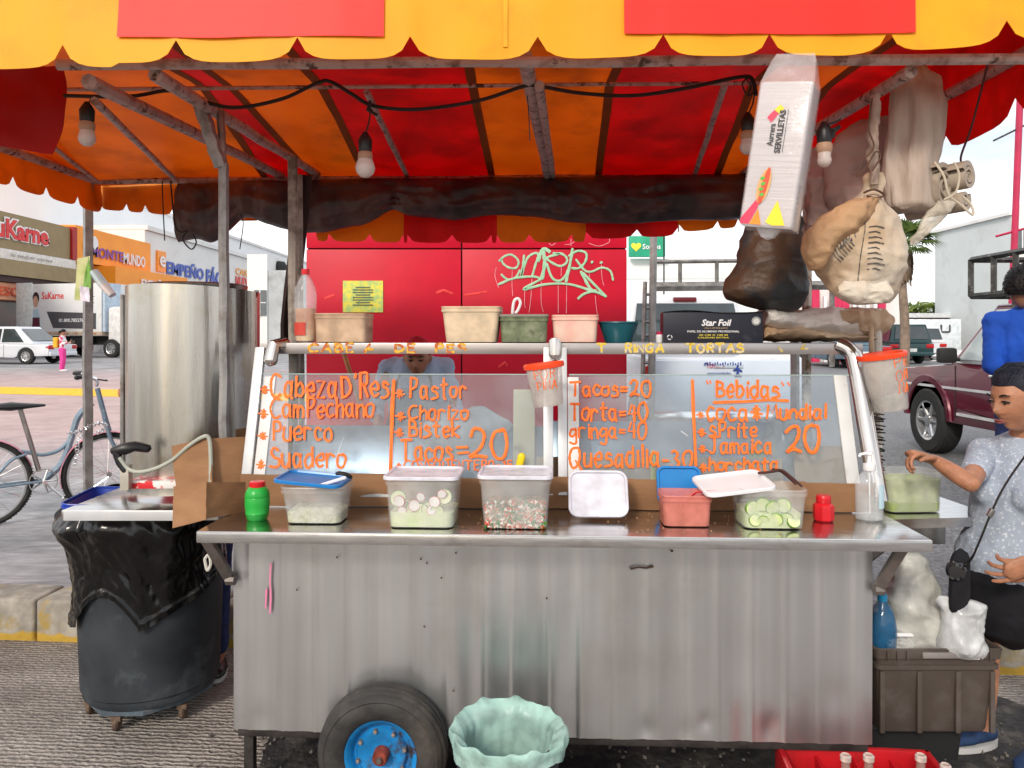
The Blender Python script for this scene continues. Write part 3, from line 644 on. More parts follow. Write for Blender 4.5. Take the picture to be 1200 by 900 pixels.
# folded front sheet with shallow upright pleats, dented near the bottom
def panel(u, v):
    U = -1.08 + 2.16 * u; z = .237 + (ZC - .03 - .237) * v
    k = (U + 1.08) / .1137; ph = k - math.floor(k); y = -.0040 * math.exp(-((ph - .5) / .045) ** 2) + .0020 * math.sin(2*PI*ph) + .0030 * nz3(math.floor(k)*3.7, z*.8, 4)*(1 - abs(2*ph - 1)**3)
    y += .005 * nz3(U * 1.6, z * 1.4, 2) + .0022 * nz3(U * 6, z * 5, 6)
    for du, dz, rr, am in ((.34, .27, .03, .007), (.53, .30, .02, .006), (.47, .26, .035, .005), (.74, .28, .03, .006), (.96, .40, .05, .004), (-.98, .28, .03, .003), (.66, .52, .09, .004), (.1, .30, .06, .003)):
        y += am * math.exp(-(((U - du) / rr) ** 2 + ((z - dz) / (rr * 1.3)) ** 2))
    return (U, y, z)
mb = MB(); mb.grid(panel, 250, 44, thick=.004, nrm=(0, 1, 0))
panel_m = mat('dull pleated steel', (.60, .61, .62), .31, .9, .05, 2.0, stretch=(9, 9, .3), rvar=.06, bump=.05, bscale=2.0, dirt=(.46, .42, .38), dscale=1.3, dlo=.50, dhi=.78)  # dirt tint kept warm so the colour also carries warm sunlight
mb.build('front_panel', panel_m, cart, ang=80)
for s_, u_ in ((-1, -1.081), (1, 1.077)):
    mb = MB(); mb.box((u_ + .002, .31, .586), (.006, .60, .70), bev=.001); mb.build('side_panel', steel_dark, cart)
mb = MB(); mb.box((0, .62, .586), (2.15, .006, .70)); mb.build('back_panel', steel_dark, cart)
mb = MB(); mb.box((0, .31, .222), (2.14, .60, .028), bev=.004)
mb.build('bottom_frame', mat('greasy frame steel', (.035, .03, .028), .6, .3, .4, 12, bump=.4), cart)
mb = MB(); mb.cyl((-.95, .1, .19), (.95, .1, .19), .022, 10); mb.cyl((-1.0, .5, .12), (1.0, .5, .12), .03, 10); mb.build('axle', MATS['greasy frame steel'], cart)
for u_ in (-1.045, 1.03):
    mb = MB(); mb.box((u_, .06, .12), (.035, .035, .22), bev=.004); mb.build('leg', MATS['greasy frame steel'], cart)
# counter: thin folded sheet
mb = MB(); mb.box((.03, .01, ZC - .019), (2.32, .375, .038), bev=.006, segs=3)
mb.build('counter', steel_top, cart)
mb = MB(); mb.box((.03, -.1805, ZC - .020), (2.31, .003, .032), bev=.001)
mb.build('counter_edge', mat('edge steel', (.62, .62, .62), .24, 1, .1, 5, stretch=(2, 1, 20), rvar=.06, dirt=(.4, .38, .36), dscale=6), cart)
mb = MB(); mb.box((0, .52, ZC - .02), (2.2, .64, .03), bev=.004); mb.build('cooking_deck', steel_dark, cart)
brk = mat('dark bracket steel', (.16, .14, .13), .5, .6, .3, 12, dirt=(.10, .05, .03), dscale=15)
for sgn, u0 in ((-1, -1.08), (1, 1.08)):
    b = MB(); b.tube([(u0 + sgn*.055, -.10, ZC - .04), (u0 + sgn*.005, -.02, ZC - .20)] if sgn < 0 else [(u0 + .055, -.10, ZC - .04), (u0 + .01, -.02, ZC - .20)], .021, 4)
    bb = b.build('bracket', brk, cart)
    k = MB(); k.cyl((u0 + sgn*.004 - .01, -.025, ZC - .205), (u0 + sgn*.004 + .02, -.025, ZC - .205), .018, 8); k.build('bolt', brk, bb)
# marks: pink paint dribble, rust scratch, screw heads
fpl = on_plane(CL(0, -.006, .5), CM.to_3x3() @ Vector((0, -1, 0))); FN = CM.to_3x3() @ Vector((0, -1, 0))
mb = MB(); ribbons(mb, [[(318, 660), (317, 680), (318, 700), (317, 718)], [(313, 690), (312, 712)]], 2.2, fpl, FN, lift=.006)
mb.build('paint_mark', mat('pink paint', (.75, .22, .38), .6), cart, world=True)
for st_ in ([(739, 666), (748, 664), (757, 665), (765, 663)], [(786, 645), (788, 645)]):
    mb = MB(); ribbons(mb, [st_], 2.4, fpl, FN, lift=.006); mb.build('rust_spot', mat('rust', (.06, .03, .02), .8), cart, world=True)
for x, y in ((493, 654), (500, 659), (534, 647), (517, 676), (348, 690), (497, 733), (492, 812), (531, 808), (489, 820), (395, 652), (640, 700)): mb = MB(); ribbons(mb, [[(x, y), (x + 1, y + 1)]], 1.8, fpl, FN, lift=.006); mb.build('rust_spot', MATS['rust'], cart, world=True)
# wheel in front of the panel
wheel = bpy.data.objects.new('wheel', None); COL.objects.link(wheel); wheel.parent = cart; wheel.location = (-.545, -.06, .214)
MR = Matrix.Rotation(R(90), 3, 'X')
def lat(prof, nm, m_, par, c=(0, 0, 0), seg=48, jit=None):
    mb = MB(); mb.lathe(prof, c, seg, M=MR, caps=False, jit=jit); return mb.build(nm, m_, par, ang=50)
tyre_m = mat('worn tyre', (.030, .028, .027), .75, 0, .3, 18, bump=.35, bscale=30, dirt=(.085, .072, .06), dscale=6, dlo=.45, dhi=.7)
lat([(.118, -.045), (.118, .046), (.128, .058), (.150, .066), (.180, .066), (.1835, .063), (.187, .065), (.203, .052), (.2045, .046), (.2025, .044), (.211, .036), (.214, .030), (.2095, .028), (.2095, .021), (.215, .018), (.216, .004), (.210, .002), (.210, -.004), (.216, -.006), (.213, -.03), (.205, -.05), (.18, -.06), (.13, -.055), (.118, -.045)], 'tyre', tyre_m, wheel, seg=72)
blue_rim = mat('blue rim enamel', (.01, .20, .50), .35, .0, .25, 9, dirt=(.05, .035, .03), dscale=14, dlo=.5, dhi=.64, bump=.2)
lat([(.012, .022), (.05, .022), (.062, .030), (.078, .030), (.088, .018), (.094, .018), (.100, .026), (.107, .044), (.120, .050), (.122, .044), (.114, .034), (.112, -.04)], 'rim', blue_rim, wheel)
hub = lat([(.001, .062), (.022, .062), (.026, .056), (.027, .020), (.036, .016)], 'hub', mat('rusty red hub', (.26, .05, .03), .6, .3, .4, 30, bump=.3), wheel, seg=20)
mb = MB(); mb.lathe([(.001, .075), (.009, .075), (.011, .060)], (0, 0, 0), 6, M=MR); mb.build('axle_nut', brk, hub)
for k in range(8):
    a = k * PI / 4 + .25; mb = MB(); mb.lathe([(.001, .043), (.0065, .042), (.0075, .028)], (math.cos(a)*.080, 0, math.sin(a)*.080), 6, M=MR); mb.build('lug_nut', mat('rusty nut', (.34, .27, .22), .5, .6, .3, 30), wheel)
mb = MB(); mb.cyl((-.98, -.02, .19), (-.98, .5, .19), .018, 8)
# shelf on top
mb = MB(); mb.box((.035, .49, 1.5655), (2.30, .30, .003), bev=.001); mb.box((.035, .341, 1.546), (2.30, .004, .042), bev=.001); mb.box((.035, .64, 1.546), (2.30, .004, .042), bev=.001)
mb.build('top_shelf', mat('shelf steel', (.42, .39, .38), .30, .9, .08, 4, stretch=(1, 6, 6), rvar=.06, dirt=(.38, .33, .30), dscale=6), cart)
# lettering on the shelf edge, worn
spl = on_plane(CL(0, .339, 1.5), FN)
def brk_strokes(st, keep, seed):
    rn = random.Random(seed); o = []
    for s_ in st:
        if rn.random() < .04: continue
        o.append(s_ if rn.random() < keep else s_[:max(2, len(s_)*2//3)])
    return o
for st_ in brk_strokes(glyph_strokes('CABEZA  DE  RES', 362, 545, 412.6, 9.2, jit=.2, seed=3), .85, 1): mb = MB(); ribbons(mb, [st_], 3.2, spl, FN, lift=.001); mb.build('letter_stroke', mat('worn red letter paint', (.50, .12, .03), .6, 0, .2, 60, col2=(.75, .42, .04), lo=.46, hi=.54), cart, world=True)
for st_ in brk_strokes(glyph_strokes('T GRINGA   TORTAS     y  4 6', 700, 962, 412.6, 9, jit=.25, seed=5), .85, 9): mb = MB(); ribbons(mb, [st_], 3, spl, FN, lift=.001); mb.build('letter_stroke', mat('worn yellow letter paint', (.70, .50, .05), .6, 0, .2, 60, col2=(.62, .56, .46), lo=.5, hi=.6), cart, world=True)
# slanted window frames: from (v .20, z 1.04) to (v .335, z 1.53)
GB = (.205, 1.045); GT = (.325, 1.55); GS = Vector((0, GT[0] - GB[0], GT[1] - GB[1])).normalized(); GN = Vector((0, -GS.z, GS.y))
def gp(u, s_, off=0):  # s 0..1 up the slant
    p = Vector((u, GB[0] + (GT[0]-GB[0])*s_, GB[1] + (GT[1]-GB[1])*s_)); return p + GN * off
def slat(u0, u1, wd, nm, m_, s0=-.06, s1=1.0, th=.02, off=0, par=cart):
    mb = MB(); a = gp(u0, s0, off); b = gp(u1, s1, off); mid = (a + b) / 2; dv = b - a; ln = dv.length
    q = dv.to_track_quat('Z', 'Y').to_matrix(); mb.box(mid, (wd, th, ln), rot=q, bev=.003); return mb.build(nm, m_, par)
slat(-1.118, -1.108, .038, 'window_post', alu)
slat(-1.072, -1.060, .046, 'window_strip', mat('white strip', (.64, .64, .63), .4, .0, .06, 8, dirt=(.5, .45, .4), dscale=10, dlo=.6), s1=.78, th=.006, off=.002)
slat(.005, .005, .036, 'window_post', alu); slat(.058, .058, .034, 'window_post', alu)
slat(.098, .098, .042, 'window_strip', MATS['white strip'], s1=.78, th=.006, off=.004)
slat(1.10, 1.085, .050, 'window_strip', MATS['white strip'], s1=.80, th=.008)
mb = MB(); mb.tube(smooth_path([gp(1.185, -.08), gp(1.165, .4), gp(1.148, .86), gp(1.140, .97) + Vector((-.004, .01, 0)), gp(1.10, 1.02) + Vector((0, .03, 0))], 6), [.031]*25 if False else .031, 14); mb.build('corner_tube', mat('polished tube', (.62, .58, .55), .16, 1, .1, 4), cart)
mb = MB(); mb.tube([gp(.03, .94, .012), gp(.03, 1.03, .02), gp(.03, 1.05, -.03)], .024, 10, round_ends=True); mb.build('corner_tube', MATS['polished tube'], cart)
mb = MB(); mb.tube([gp(-1.06, .90, .012), gp(-1.055, 1.01, .012), gp(-1.03, 1.04, -.03)], .026, 10, round_ends=True); mb.build('corner_tube', MATS['polished tube'], cart)
glass_m = glassy('hazy glass', (.88, .93, .96), .14)  # pale diffuse haze stands in for hazy reflections on the panes
for a, b in ((-1.09, -.012), (.083, 1.118)):
    mb = MB(); v = [gp(a, -.04, 0), gp(b, -.04, 0), gp(b, .80, 0), gp(a, .80, 0)]; n_ = -GN * .004; mb.add(v + [q + n_ for q in v], [(0, 1, 2, 3), (7, 6, 5, 4), (0, 4, 5, 1), (1, 5, 6, 2), (2, 6, 7, 3), (3, 7, 4, 0)])
    gpan = mb.build('glass_pane', glass_m, cart, smooth=False)
    mb = MB(); mb.box(gp((a+b)/2, .80, 0), (b - a, .005, .004)); mb.build('glass_edge', mat('glass edge', (.35, .45, .43), .2), gpan)
    mb = MB(); mb.box(gp((a+b)/2, -.055, -.002), (b - a, .014, .03), bev=.003); mb.build('pane_rail', alu, cart)
# hand painted menu on the glass
GNw = CM.to_3x3() @ GN; gf = on_plane(CM @ gp(0, 0, 0), GNw)
def menu(rows, seed0=0, wd=3.4, off=.0075, nm='menu_lettering'):
    for k, (tx, x0, x1, yb, cap, wp) in enumerate(rows): mb = MB(); ribbons(mb, glyph_strokes(tx, x0, x1, yb, cap, jit=.65, seed=seed0 + k), wp*.86, gf, GNw, lift=off); mb.build(nm, orange_paint, cart, world=True)
    return MB()
rows1 = [("*", 305, 316, 462, 13, 2.3), ("CabezaD'Res", 318, 456, 466, 27, 3.6), ('*', 304, 315, 490, 13, 2.2), ('CamPechano', 318, 438, 489, 22, 3.3), ('*', 303, 314, 516, 13, 2.2), ('Puerco', 320, 389, 516, 22, 3.3), ('*', 301, 312, 550, 13, 2.2), ('Suadero', 317, 405, 548, 23, 3.5),
         ('*', 463, 475, 467, 13, 2.2), ('Pastor', 480, 547, 467, 22, 3.2), ('*', 464, 476, 493, 13, 2.2), ('Chorizo', 479, 548, 492, 17, 3.2), ('*', 463, 474, 513, 13, 2.2), ('Bistek', 479, 538, 512, 18, 3.3), ('Tacos', 470, 530, 539, 22, 3.6), ('=', 536, 549, 539, 26, 3.2), ('20', 551, 595, 537, 32, 4.4), ('*CONSOMENTERO=15', 464, 600, 551, 11, 2.2)]
mb = menu(rows1, 11); ribbons(mb, [[(462, 446), (460, 480), (459, 520), (458, 556)]], 4.2, gf, GNw, lift=.0078)
mb.build('divider_line', orange_paint, cart, world=True)
rows2 = [('*', 655, 664, 486, 11, 2), ('Tacos=20', 668, 762, 464, 17, 3.2), ('*', 655, 664, 511, 11, 2), ('Torta=40', 668, 758, 493, 20, 3.3), ('gringa=40', 668, 757, 514, 18, 3), ('*', 655, 664, 536, 11, 2), ('Quesadilla', 668, 772, 547, 23, 3.4), ('-30', 776, 811, 548, 20, 3.4),
         ('"', 828, 833, 460, 14, 2.2), ('Bebidas', 838, 912, 466, 20, 3.7), ('"', 916, 924, 466, 18, 2.2), ('*', 816, 825, 491, 11, 2), ('coca*', 828, 893, 493, 22, 3.4), ('Mundial', 898, 967, 491, 17, 3.6), ('*', 817, 827, 512, 12, 2.2), ('sPrite', 831, 886, 512, 17, 3.1), ('20', 921, 959, 529, 29, 4.6), ('*', 818, 828, 531, 12, 2.2), ('Jamaica', 831, 903, 531, 18, 3.1), ('*', 819, 829, 553, 12, 2.2), ('horchata', 831, 911, 552, 16, 3.1)]
mb = menu(rows2, 41); ribbons(mb, [[(836, 472), (870, 471), (900, 469), (923, 470)]], 3.6, gf, GNw, lift=.0078); mb.build('underline', orange_paint, cart, world=True)
mb = MB(); ribbons(mb, [[(811, 446), (812, 480), (814, 520), (815, 546)]], 3.6, gf, GNw, lift=.0078); mb.build('divider_line', orange_paint, cart, world=True)
mb = MB()   # grubby streaks on the panes
for st_ in ([(396, 532), (403, 512)], [(798, 505), (806, 511)], [(560, 530), (566, 520), (566, 512)]): mb = MB(); ribbons(mb, [st_], 1.3, gf, GNw, lift=.0006); mb.build('glass_scratch', mat('chalky smear', (.75, .77, .78), .8, alpha=.6), cart, world=True)
# what stands on the cooking deck behind the glass
ZD = ZC
griddle = MB(); griddle.box((-.52, .62, ZD + .06), (.95, .42, .12), bev=.01); griddle.build('griddle_box', mat('blue grey steel', (.20, .24, .29), .35, .6, .15, 3, stretch=(1, 3, 5), rvar=.1), cart)
mb = MB(); mb.box((.5, .66, ZD + .09), (1.0, .38, .18), bev=.01); mb.build('steam_box', MATS['blue grey steel'], cart)
mb = MB(); mb.box((-.5, .395, ZD + .15), (1.02, .012, .26), rot=(R(-24), 0, 0), bev=.003); mb.build('reflecting_sheet', mat('reflecting steel', (.22, .26, .31), .30, .6, .12, 3, stretch=(2, 2, 2), rvar=.08), cart)  # leaning sheets added to show the blue-grey sky reflection behind the glass
mb = MB(); mb.box((.5, .40, ZD + .15), (1.0, .012, .30), rot=(R(-20), 0, 0), bev=.003); mb.build('reflecting_sheet', MATS['reflecting steel'], cart)
def cleaned(c): return CM @ Vector(c)
# wrinkled cloth or bag over the board behind the left pane
def lump(name, c, s_, m_, label, cat, seed=0, amp=.18, f=2.2, seg=28):
    c = Vector(c); mb = MB(); rings = []
    for i in range(15):
        t = PI * (i + .5) / 15; rg = []
        for j in range(seg):
            a = 2*PI*j/seg; d = Vector((math.sin(t)*math.cos(a), math.sin(t)*math.sin(a), math.cos(t)))
            r_ = 1 + amp * noise.noise(d * f + Vector((seed, seed, 0))) + amp*.5 * abs(noise.noise(d * f * 2.4 + Vector((0, seed, 3))))
            p = Vector((d.x * s_[0] * r_, d.y * s_[1] * r_, d.z * s_[2] * r_)); p.z = max(p.z, -s_[2]*.82); rg.append(c + p)
        rings.append(rg)
    mb.loft(rings); return tag(mb.build(name, m_, ang=50), label, cat)
lump('plastic_bag', cleaned((-.32, .47, ZD + .21)), (.20, .08, .12), mat('white film', (.66, .69, .72), .35, 0, .06, 8, transl=.3, alpha=.9), 'big crumpled white bag behind the left glass in front of the cook', 'plastic bag', 4, .25)
lump('plastic_bag', cleaned((.93, .42, ZD + .17)), (.10, .07, .16), mat('clear film', (.60, .62, .62), .2, 0, .06, 8, transl=.3, alpha=.55), 'clear crinkled bag of greens behind the right end of the right glass', 'plastic bag', 8, .3)
lump('herb_bunch', cleaned((.84, .44, ZD + .13)), (.10, .05, .08), mat('herbs', (.10, .20, .04), .7, 0, .5, 40, col2=(.45, .42, .12)), 'green and yellow vegetables piled behind the right glass', 'vegetables', 5, .5, 4)
mb = MB(); mb.box(cleaned((.42, .31, ZD + .085)), (.92, .012, .17), rot=(R(-12), 0, YAW), bev=.002); tag(mb.build('board', card_l, ang=30), 'pale cardboard sheet standing low behind the right glass', 'cardboard sheet')
mb = MB(); mb.box(cleaned((1.02, .30, ZD + .11)), (.20, .012, .22), rot=(R(-14), 0, YAW), bev=.002); tag(mb.build('board', card_l, ang=30), 'short beige board behind the glass beside the right corner tube', 'cardboard sheet')
mb = MB(); mb.box(cleaned((-.09, .40, ZD + .27)), (.085, .01, .30), rot=(R(-12), 0, YAW), bev=.004); tag(mb.build('cutting_board', mat('cream board', (.72, .60, .38), .5, 0, .06, 6), ang=30), 'cream board standing upright behind the left pane by the middle post', 'board')
kh = thing('knife', 'knife with a yellow handle sticking up between the two glass panes', 'knife', cleaned((-.11, .19, ZD + .06)), YAW)
mb = MB(); mb.tube([(0, 0, .055), (.018, 0, .13)], [.012, .014], 8, flat=.6, round_ends=True); mb.build('handle', mat('yellow plastic', (.85, .62, .01), .35), kh)
mb = MB(); mb.prism([(-.012, -.055), (.008, -.055), (.016, .055), (-.014, .055)], .002); mb.build('blade', steel, kh)
mb = MB(); c = cleaned((.40, .30, ZD)); mb.tube([c + Vector((0, 0, .03)), c + Vector((-.004, 0, .19))], .011, 8, round_ends=True); tag(mb.build('marker', mat('lime yellow plastic', (.80, .80, .05), .35)), 'yellow green stick behind the last letters of the quesadilla line', 'stick')
# cardboard apron along the back of the counter
apr = thing('cardboard_strip', 'long folded cardboard strip standing along the back of the steel counter', 'cardboard', CL(0, .19, ZC), YAW)
uu = -1.13
for k, (ln, h, tilt) in enumerate(((.30, .118, -2), (.42, .122, 2), (.36, .112, -1), (.33, .116, 2), (.26, .112, -2), (.38, .108, 1), (.245, .105, -1))):
    mb = MB()
    def cf(u, v, k=k, ln=ln, h=h): 
        x = uu + ln * u; return (x, .008*math.sin(PI*u)*(1 if k % 2 else -1) - .012*v, .002 + (h + .004*nz3(x*9, k)) * v)
    mb.grid(cf, 14, 4, thick=.004, nrm=(0, 1, 0)); mb.build('flap', card, apr, ang=40); uu += ln
# ------------------------------------------------------------------ things on the counter
def on_z(px, py, z): 
    d = (1.6 - z) * 900 / (py - 392); return Vector(((px - 600) * d / 900, d, z))
def rrect(w_, d_, r, n=5):
    o = []
    for cx, cy, a0 in ((w_/2-r, d_/2-r, 0), (-w_/2+r, d_/2-r, 90), (-w_/2+r, -d_/2+r, 180), (w_/2-r, -d_/2+r, 270)):
        for k in range(n + 1):
            a = R(a0 + 90*k/n); o.append((cx + r*math.cos(a), cy + r*math.sin(a)))
    return o
def tub_mesh(wt, dt, wb, db, h, r=.03, th=.0025, lip=.006, lipn=1):
    mb = MB(); L_ = []
    def ring(w_, d_, z): L_.append([Vector((x, y, z)) for x, y in rrect(w_, d_, min(r, w_*.45, d_*.45))])
    ring(wb*.9, db*.9, 0); ring(wb, db, .004)
    for t in (.3, .6, .82): ring(wb + (wt-wb)*t, db + (dt-db)*t, h*t)
    ring(wt - .002, dt - .002, h - .022); ring(wt + lip*.8, dt + lip*.8, h - .021); ring(wt + lip, dt + lip, h - .012); ring(wt, dt, h - .011); ring(wt + lip, dt + lip, h - .003); ring(wt + lip*.6, dt + lip*.6, h)
    ring(wt - 2*th, dt - 2*th, h); ring(wt - 2*th - .002, dt - 2*th - .002, h-.02); ring(wb - 2*th, db - 2*th, .006)
    mb.loft(L_); return mb
def lid_mesh(w_, d_, r=.03, h=.012):
    mb = MB(); L_ = []
    def ring(a, z): L_.append([Vector((x, y, z)) for x, y in rrect(w_ - a, d_ - a, max(.006, r - a/2))])
    ring(.008, 0); ring(0, 0.001); ring(0, h*.8); ring(.004, h); ring(.016, h); ring(.022, h*.45); ring(.05, h*.40)
    mb.loft(L_); return mb
def tub(name, label, px, py, z, dims, m_=milky, group=None, rz=YAW, cat='container', r=.03, lip=.006):
    wt, dt, wb, db, h = dims; p = on_z(px, py, z); c = p + Vector((0, dt/2, .0005))
    t = thing(name, label, cat, c, rz, group); tub_mesh(wt, dt, wb, db, h, r=r, lip=lip).build('tub', m_, t); return t
def fill(t, w_, d_, h, m_, nm='contents', amp=.006, z0=.005, seed=0, r=.025):
    mb = MB(); L_ = [[Vector((x, y, z0)) for x, y in rrect(w_, d_, r)], [Vector((x, y, z0 + h + amp*nz3(x*40, y*40, seed))) for x, y in rrect(w_ + .004, d_ + .004, r)]]
    for q in (.75, .5, .25, .05): L_.append([Vector((x, y, z0 + h + amp*nz3(x*45, y*45, seed) + amp)) for x, y in rrect(w_*q, d_*q, r*q)])
    mb.loft(L_); return mb.build(nm, m_, t)
veg_w = mat('shredded cabbage', (.50, .50, .30), .6, 0, .4, 60, col2=(.75, .74, .58), bump=.6, bscale=80)
cuc_f = mat('cucumber flesh', (.62, .72, .36), .45, 0, .1, 20, col2=(.76, .80, .52), sss=.1); cuc_s = mat('cucumber skin', (.08, .20, .03), .4)
rad_f = mat('radish flesh', (.85, .80, .78), .4); rad_s = mat('radish skin', (.60, .02, .07), .4)
lime_f = mat('lime flesh', (.60, .72, .28), .4, 0, .12, 60, col2=(.76, .82, .46)); lime_s = mat('lime skin', (.16, .32, .03), .4, 0, .2, 40)
def slice_(par, c, nrm, r, m1, m2, nm, th=.006):
    q = Vector(nrm).to_track_quat('Z', 'Y').to_matrix(); mb = MB(); mb.lathe([(.001, -th/2), (r, -th/2), (r, th/2), (.001, th/2)], c, 16, M=q); o = mb.build(nm, m1, par)
    mb = MB(); mb.lathe([(r*.97, -th*.55), (r*1.06, -th*.4), (r*1.06, th*.4), (r*.97, th*.55)], c, 16, M=q, caps=False); mb.build('skin', m2, o)
    return o
# A: cabbage under a blue lid
tA = tub('food_container', 'low clear container of cabbage with a blue lid slid across its top', 366, 616, ZC, (.215, .155, .185, .13, .125))
fill(tA, .18, .125, .035, veg_w, amp=.012)
lA = lid_mesh(.232, .17); lA.xf(Matrix.Translation((-.016, 0, .134)) @ Euler((R(2), R(4.5), R(-3))).to_matrix().to_4x4()); lA.build('lid', blue_l, tA)
mb = MB(); mb.xf(Matrix.Identity(4)); mb.tube([(.02, -.06, .128), (.10, -.03, .150)], .006, 6, round_ends=True); mb.build('clip', white_p, tA)
mb = MB(); mb.tube(smooth_path([(.06, .02, .155), (.075, -.01, .162), (.10, -.01, .158), (.112, 0, .148)], 3), .007, 6, round_ends=True); mb.build('tongs_end', blackp, tA)
# B: cucumber and radish
tB = tub('food_container', 'tall clear container of cucumber and radish slices with a milky lid', 494, 621, ZC, (.235, .20, .215, .18, .165))
fill(tB, .205, .17, .045, cuc_f, amp=.008)
rn = random.Random(5)
for k in range(7):
    slice_(tB, (-.076 + k*.0255, -.080 + rn.uniform(0, .004), .075 + rn.uniform(-.02, .035)), (rn.uniform(-.3, .3), -1, rn.uniform(-.3, .3)), rn.uniform(.021, .027), cuc_f, cuc_s, 'cucumber_slice')
for k, (x, z) in enumerate(((-.062, .058), (-.022, .075), (.035, .060), (.045, .088), (.0, .104), (-.070, .09), (.07, .115))):
    slice_(tB, (x, -.0835 - .001*k, z), (rn.uniform(-.25, .25), -1, rn.uniform(-.2, .2)), .014 + .004*(k % 2), rad_f, rad_s, 'radish_slice', .004)
lB = lid_mesh(.250, .215); lB.xf(Matrix.Translation((0, 0, .160))); lB.build('lid', milky_l, tB)
# C: pico de gallo
tC = tub('food_container', 'tall clear container of chopped tomato and coriander salad with a milky lid', 605, 622, ZC, (.232, .20, .208, .175, .170))
pico = mat('chopped salad', (.10, .16, .03), .5, 0, .4, 70, col2=(.62, .30, .16), lo=.42, hi=.58, bump=.6, bscale=90)
fill(tC, .20, .165, .060, pico, amp=.012)
mb = MB(); colrs = []
for k in range(520):
    z = .006 + .085 * rn.random() ** 1.2; x = rn.uniform(-.098, .098); y = -.0825 - .001*(z > .05) + rn.uniform(-.001, .003); s_ = rn.uniform(.003, .0055)
    M = Matrix.Translation((x, y, z)) @ Euler((rn.random()*3, rn.random()*3, rn.random()*3)).to_matrix().to_4x4()
    colrs.append((M, s_))
for nm, m_, a, b in (('tomato_bits', mat('tomato bits', (.62, .09, .03), .4), 0, 150), ('onion_bits', mat('onion bits', (.80, .74, .66), .4), 150, 330), ('coriander_bits', mat('coriander bits', (.05, .16, .02), .5), 330, 520)):
    mb = MB()
    for M, s_ in colrs[a:b]: mb.add([M @ (Vector(q) * s_) for q in ((1, 1, 1), (-1, -1, 1), (-1, 1, -1), (1, -1, -1))], [(0, 1, 2), (0, 3, 1), (0, 2, 3), (1, 3, 2)])
    tag(mb.build(nm, m_, tC, smooth=False), kind='stuff')
lC = lid_mesh(.247, .215); lC.xf(Matrix.Translation((0, 0, .165))); lC.build('lid', milky_l, tC)
# leaning lid
p = on_z(703, 612, ZC); lid = lid_mesh(.205, .165, r=.035, h=.014)
lid.xf(Matrix.Translation(p + Vector((0, .055, .083))) @ Euler((R(62), 0, YAW)).to_matrix().to_4x4())
lo_ = lid.build('container_lid', milky_l); tag(lo_, 'speckled white lid leaning against the cardboard in the middle of the counter', 'lid')
# D: salsa tub with blue lid behind and a red spoon
salsa_r = mat('red salsa', (.42, .13, .07), .3, 0, .15, 30)
tD = tub('salsa_tub', 'small tub of pink red salsa with a red spoon in front of a blue lid', 807, 619, ZC, (.160, .13, .150, .115, .105), m_=mat('salmon plastic', (.74, .25, .20), .3, 0, .06, 8, alpha=.62), r=.02)
fill(tD, .148, .112, .05, salsa_r, amp=.001, r=.02)
mb = MB(); mb.tube(smooth_path([(.01, -.02, .075), (.03, -.045, .112), (.08, -.05, .118), (.13, -.05, .120)], 4), .0045, 6, round_ends=True, flat=.6); tag(mb.build('spoon', redp, world=False), 'x') if False else mb.build('spoon', redp, tD)
p = on_z(801, 604, ZC); lid = lid_mesh(.158, .135, r=.028, h=.014); lid.xf(Matrix.Translation(p + Vector((-.005, .055, .095))) @ Euler((R(74), 0, YAW)).to_matrix().to_4x4())
tag(lid.build('container_lid', blue_l), 'blue lid standing upright behind the small pink salsa tub', 'lid')
# E: limes
tE = tub('food_container', 'clear container of cut limes with a loose white lid on its left edge', 910, 622, ZC, (.215, .17, .195, .15, .130))
fill(tE, .18, .145, .045, lime_f, amp=.008)
for k in range(9):
    slice_(tE, (-.066 + (k % 5)*.033 + rn.uniform(-.006, .006), -.0715 + rn.uniform(0, .004), .03 + .042*(k // 5) + rn.uniform(-.005, .012)), (rn.uniform(-.4, .4), -1, rn.uniform(-.4, .5)), rn.uniform(.019, .025), lime_f, lime_s, 'lime_half', .012)
lE = lid_mesh(.235, .19, h=.012); lE.xf(Matrix.Translation((-.115, .0, .131)) @ Euler((R(8), R(-6), R(6))).to_matrix().to_4x4()); lE.build('lid', white_p, tE)
mb = MB(); mb.tube(smooth_path([(.10, -.03, .135), (.075, 0, .16), (.05, .02, .178), (.02, .02, .172), (-.02, .03, .165)], 4), .006, 6, round_ends=True, flat=.7); mb.tube(smooth_path([(.085, -.02, .14), (.055, .03, .17), (.03, .045, .175)], 4), .005, 6, round_ends=True); mb.build('tongs', mat('brown handle', (.06, .022, .018), .45), tE)
# shakers and bottles
green_m = mat('green plastic', (.02, .38, .05), .3, 0, .1, 8)
p = on_z(297, 612, ZC); t = thing('salt_shaker', 'green barrel shaped shaker with a red cap at the left end of the counter', 'shaker', p + Vector((0, .04, 0)))
mb = MB(); mb.lathe([(.030, 0), (.035, .006), (.0385, .022), (.0395, .024), (.0385, .026), (.0415, .05), (.0415, .075), (.0405, .078), (.0415, .081), (.038, .098), (.030, .110), (.024, .114)], (0, 0, 0), 28, jit=lambda a, z: .012*math.cos(a*12)); mb.build('barrel', green_m, t)
mb = MB(); mb.lathe([(.025, .110), (.026, .113), (.026, .128), (.023, .131), (.001, .131)], (0, 0, 0), 24, jit=lambda a, z: .02*(math.cos(a*20) > 0)); mb.build('cap', redp, t)
p = on_z(970, 613, ZC); t = thing('squat_bottle', 'small bright red plastic bottle with a ribbed cap near the right end of the counter', 'bottle', p + Vector((0, .035, 0)), .3)
mb = MB(); mb.lathe([(.029, 0), (.034, .005), (.035, .045), (.033, .054), (.022, .062)], (0, 0, 0), 8); mb.build('body', redp, t, ang=25)
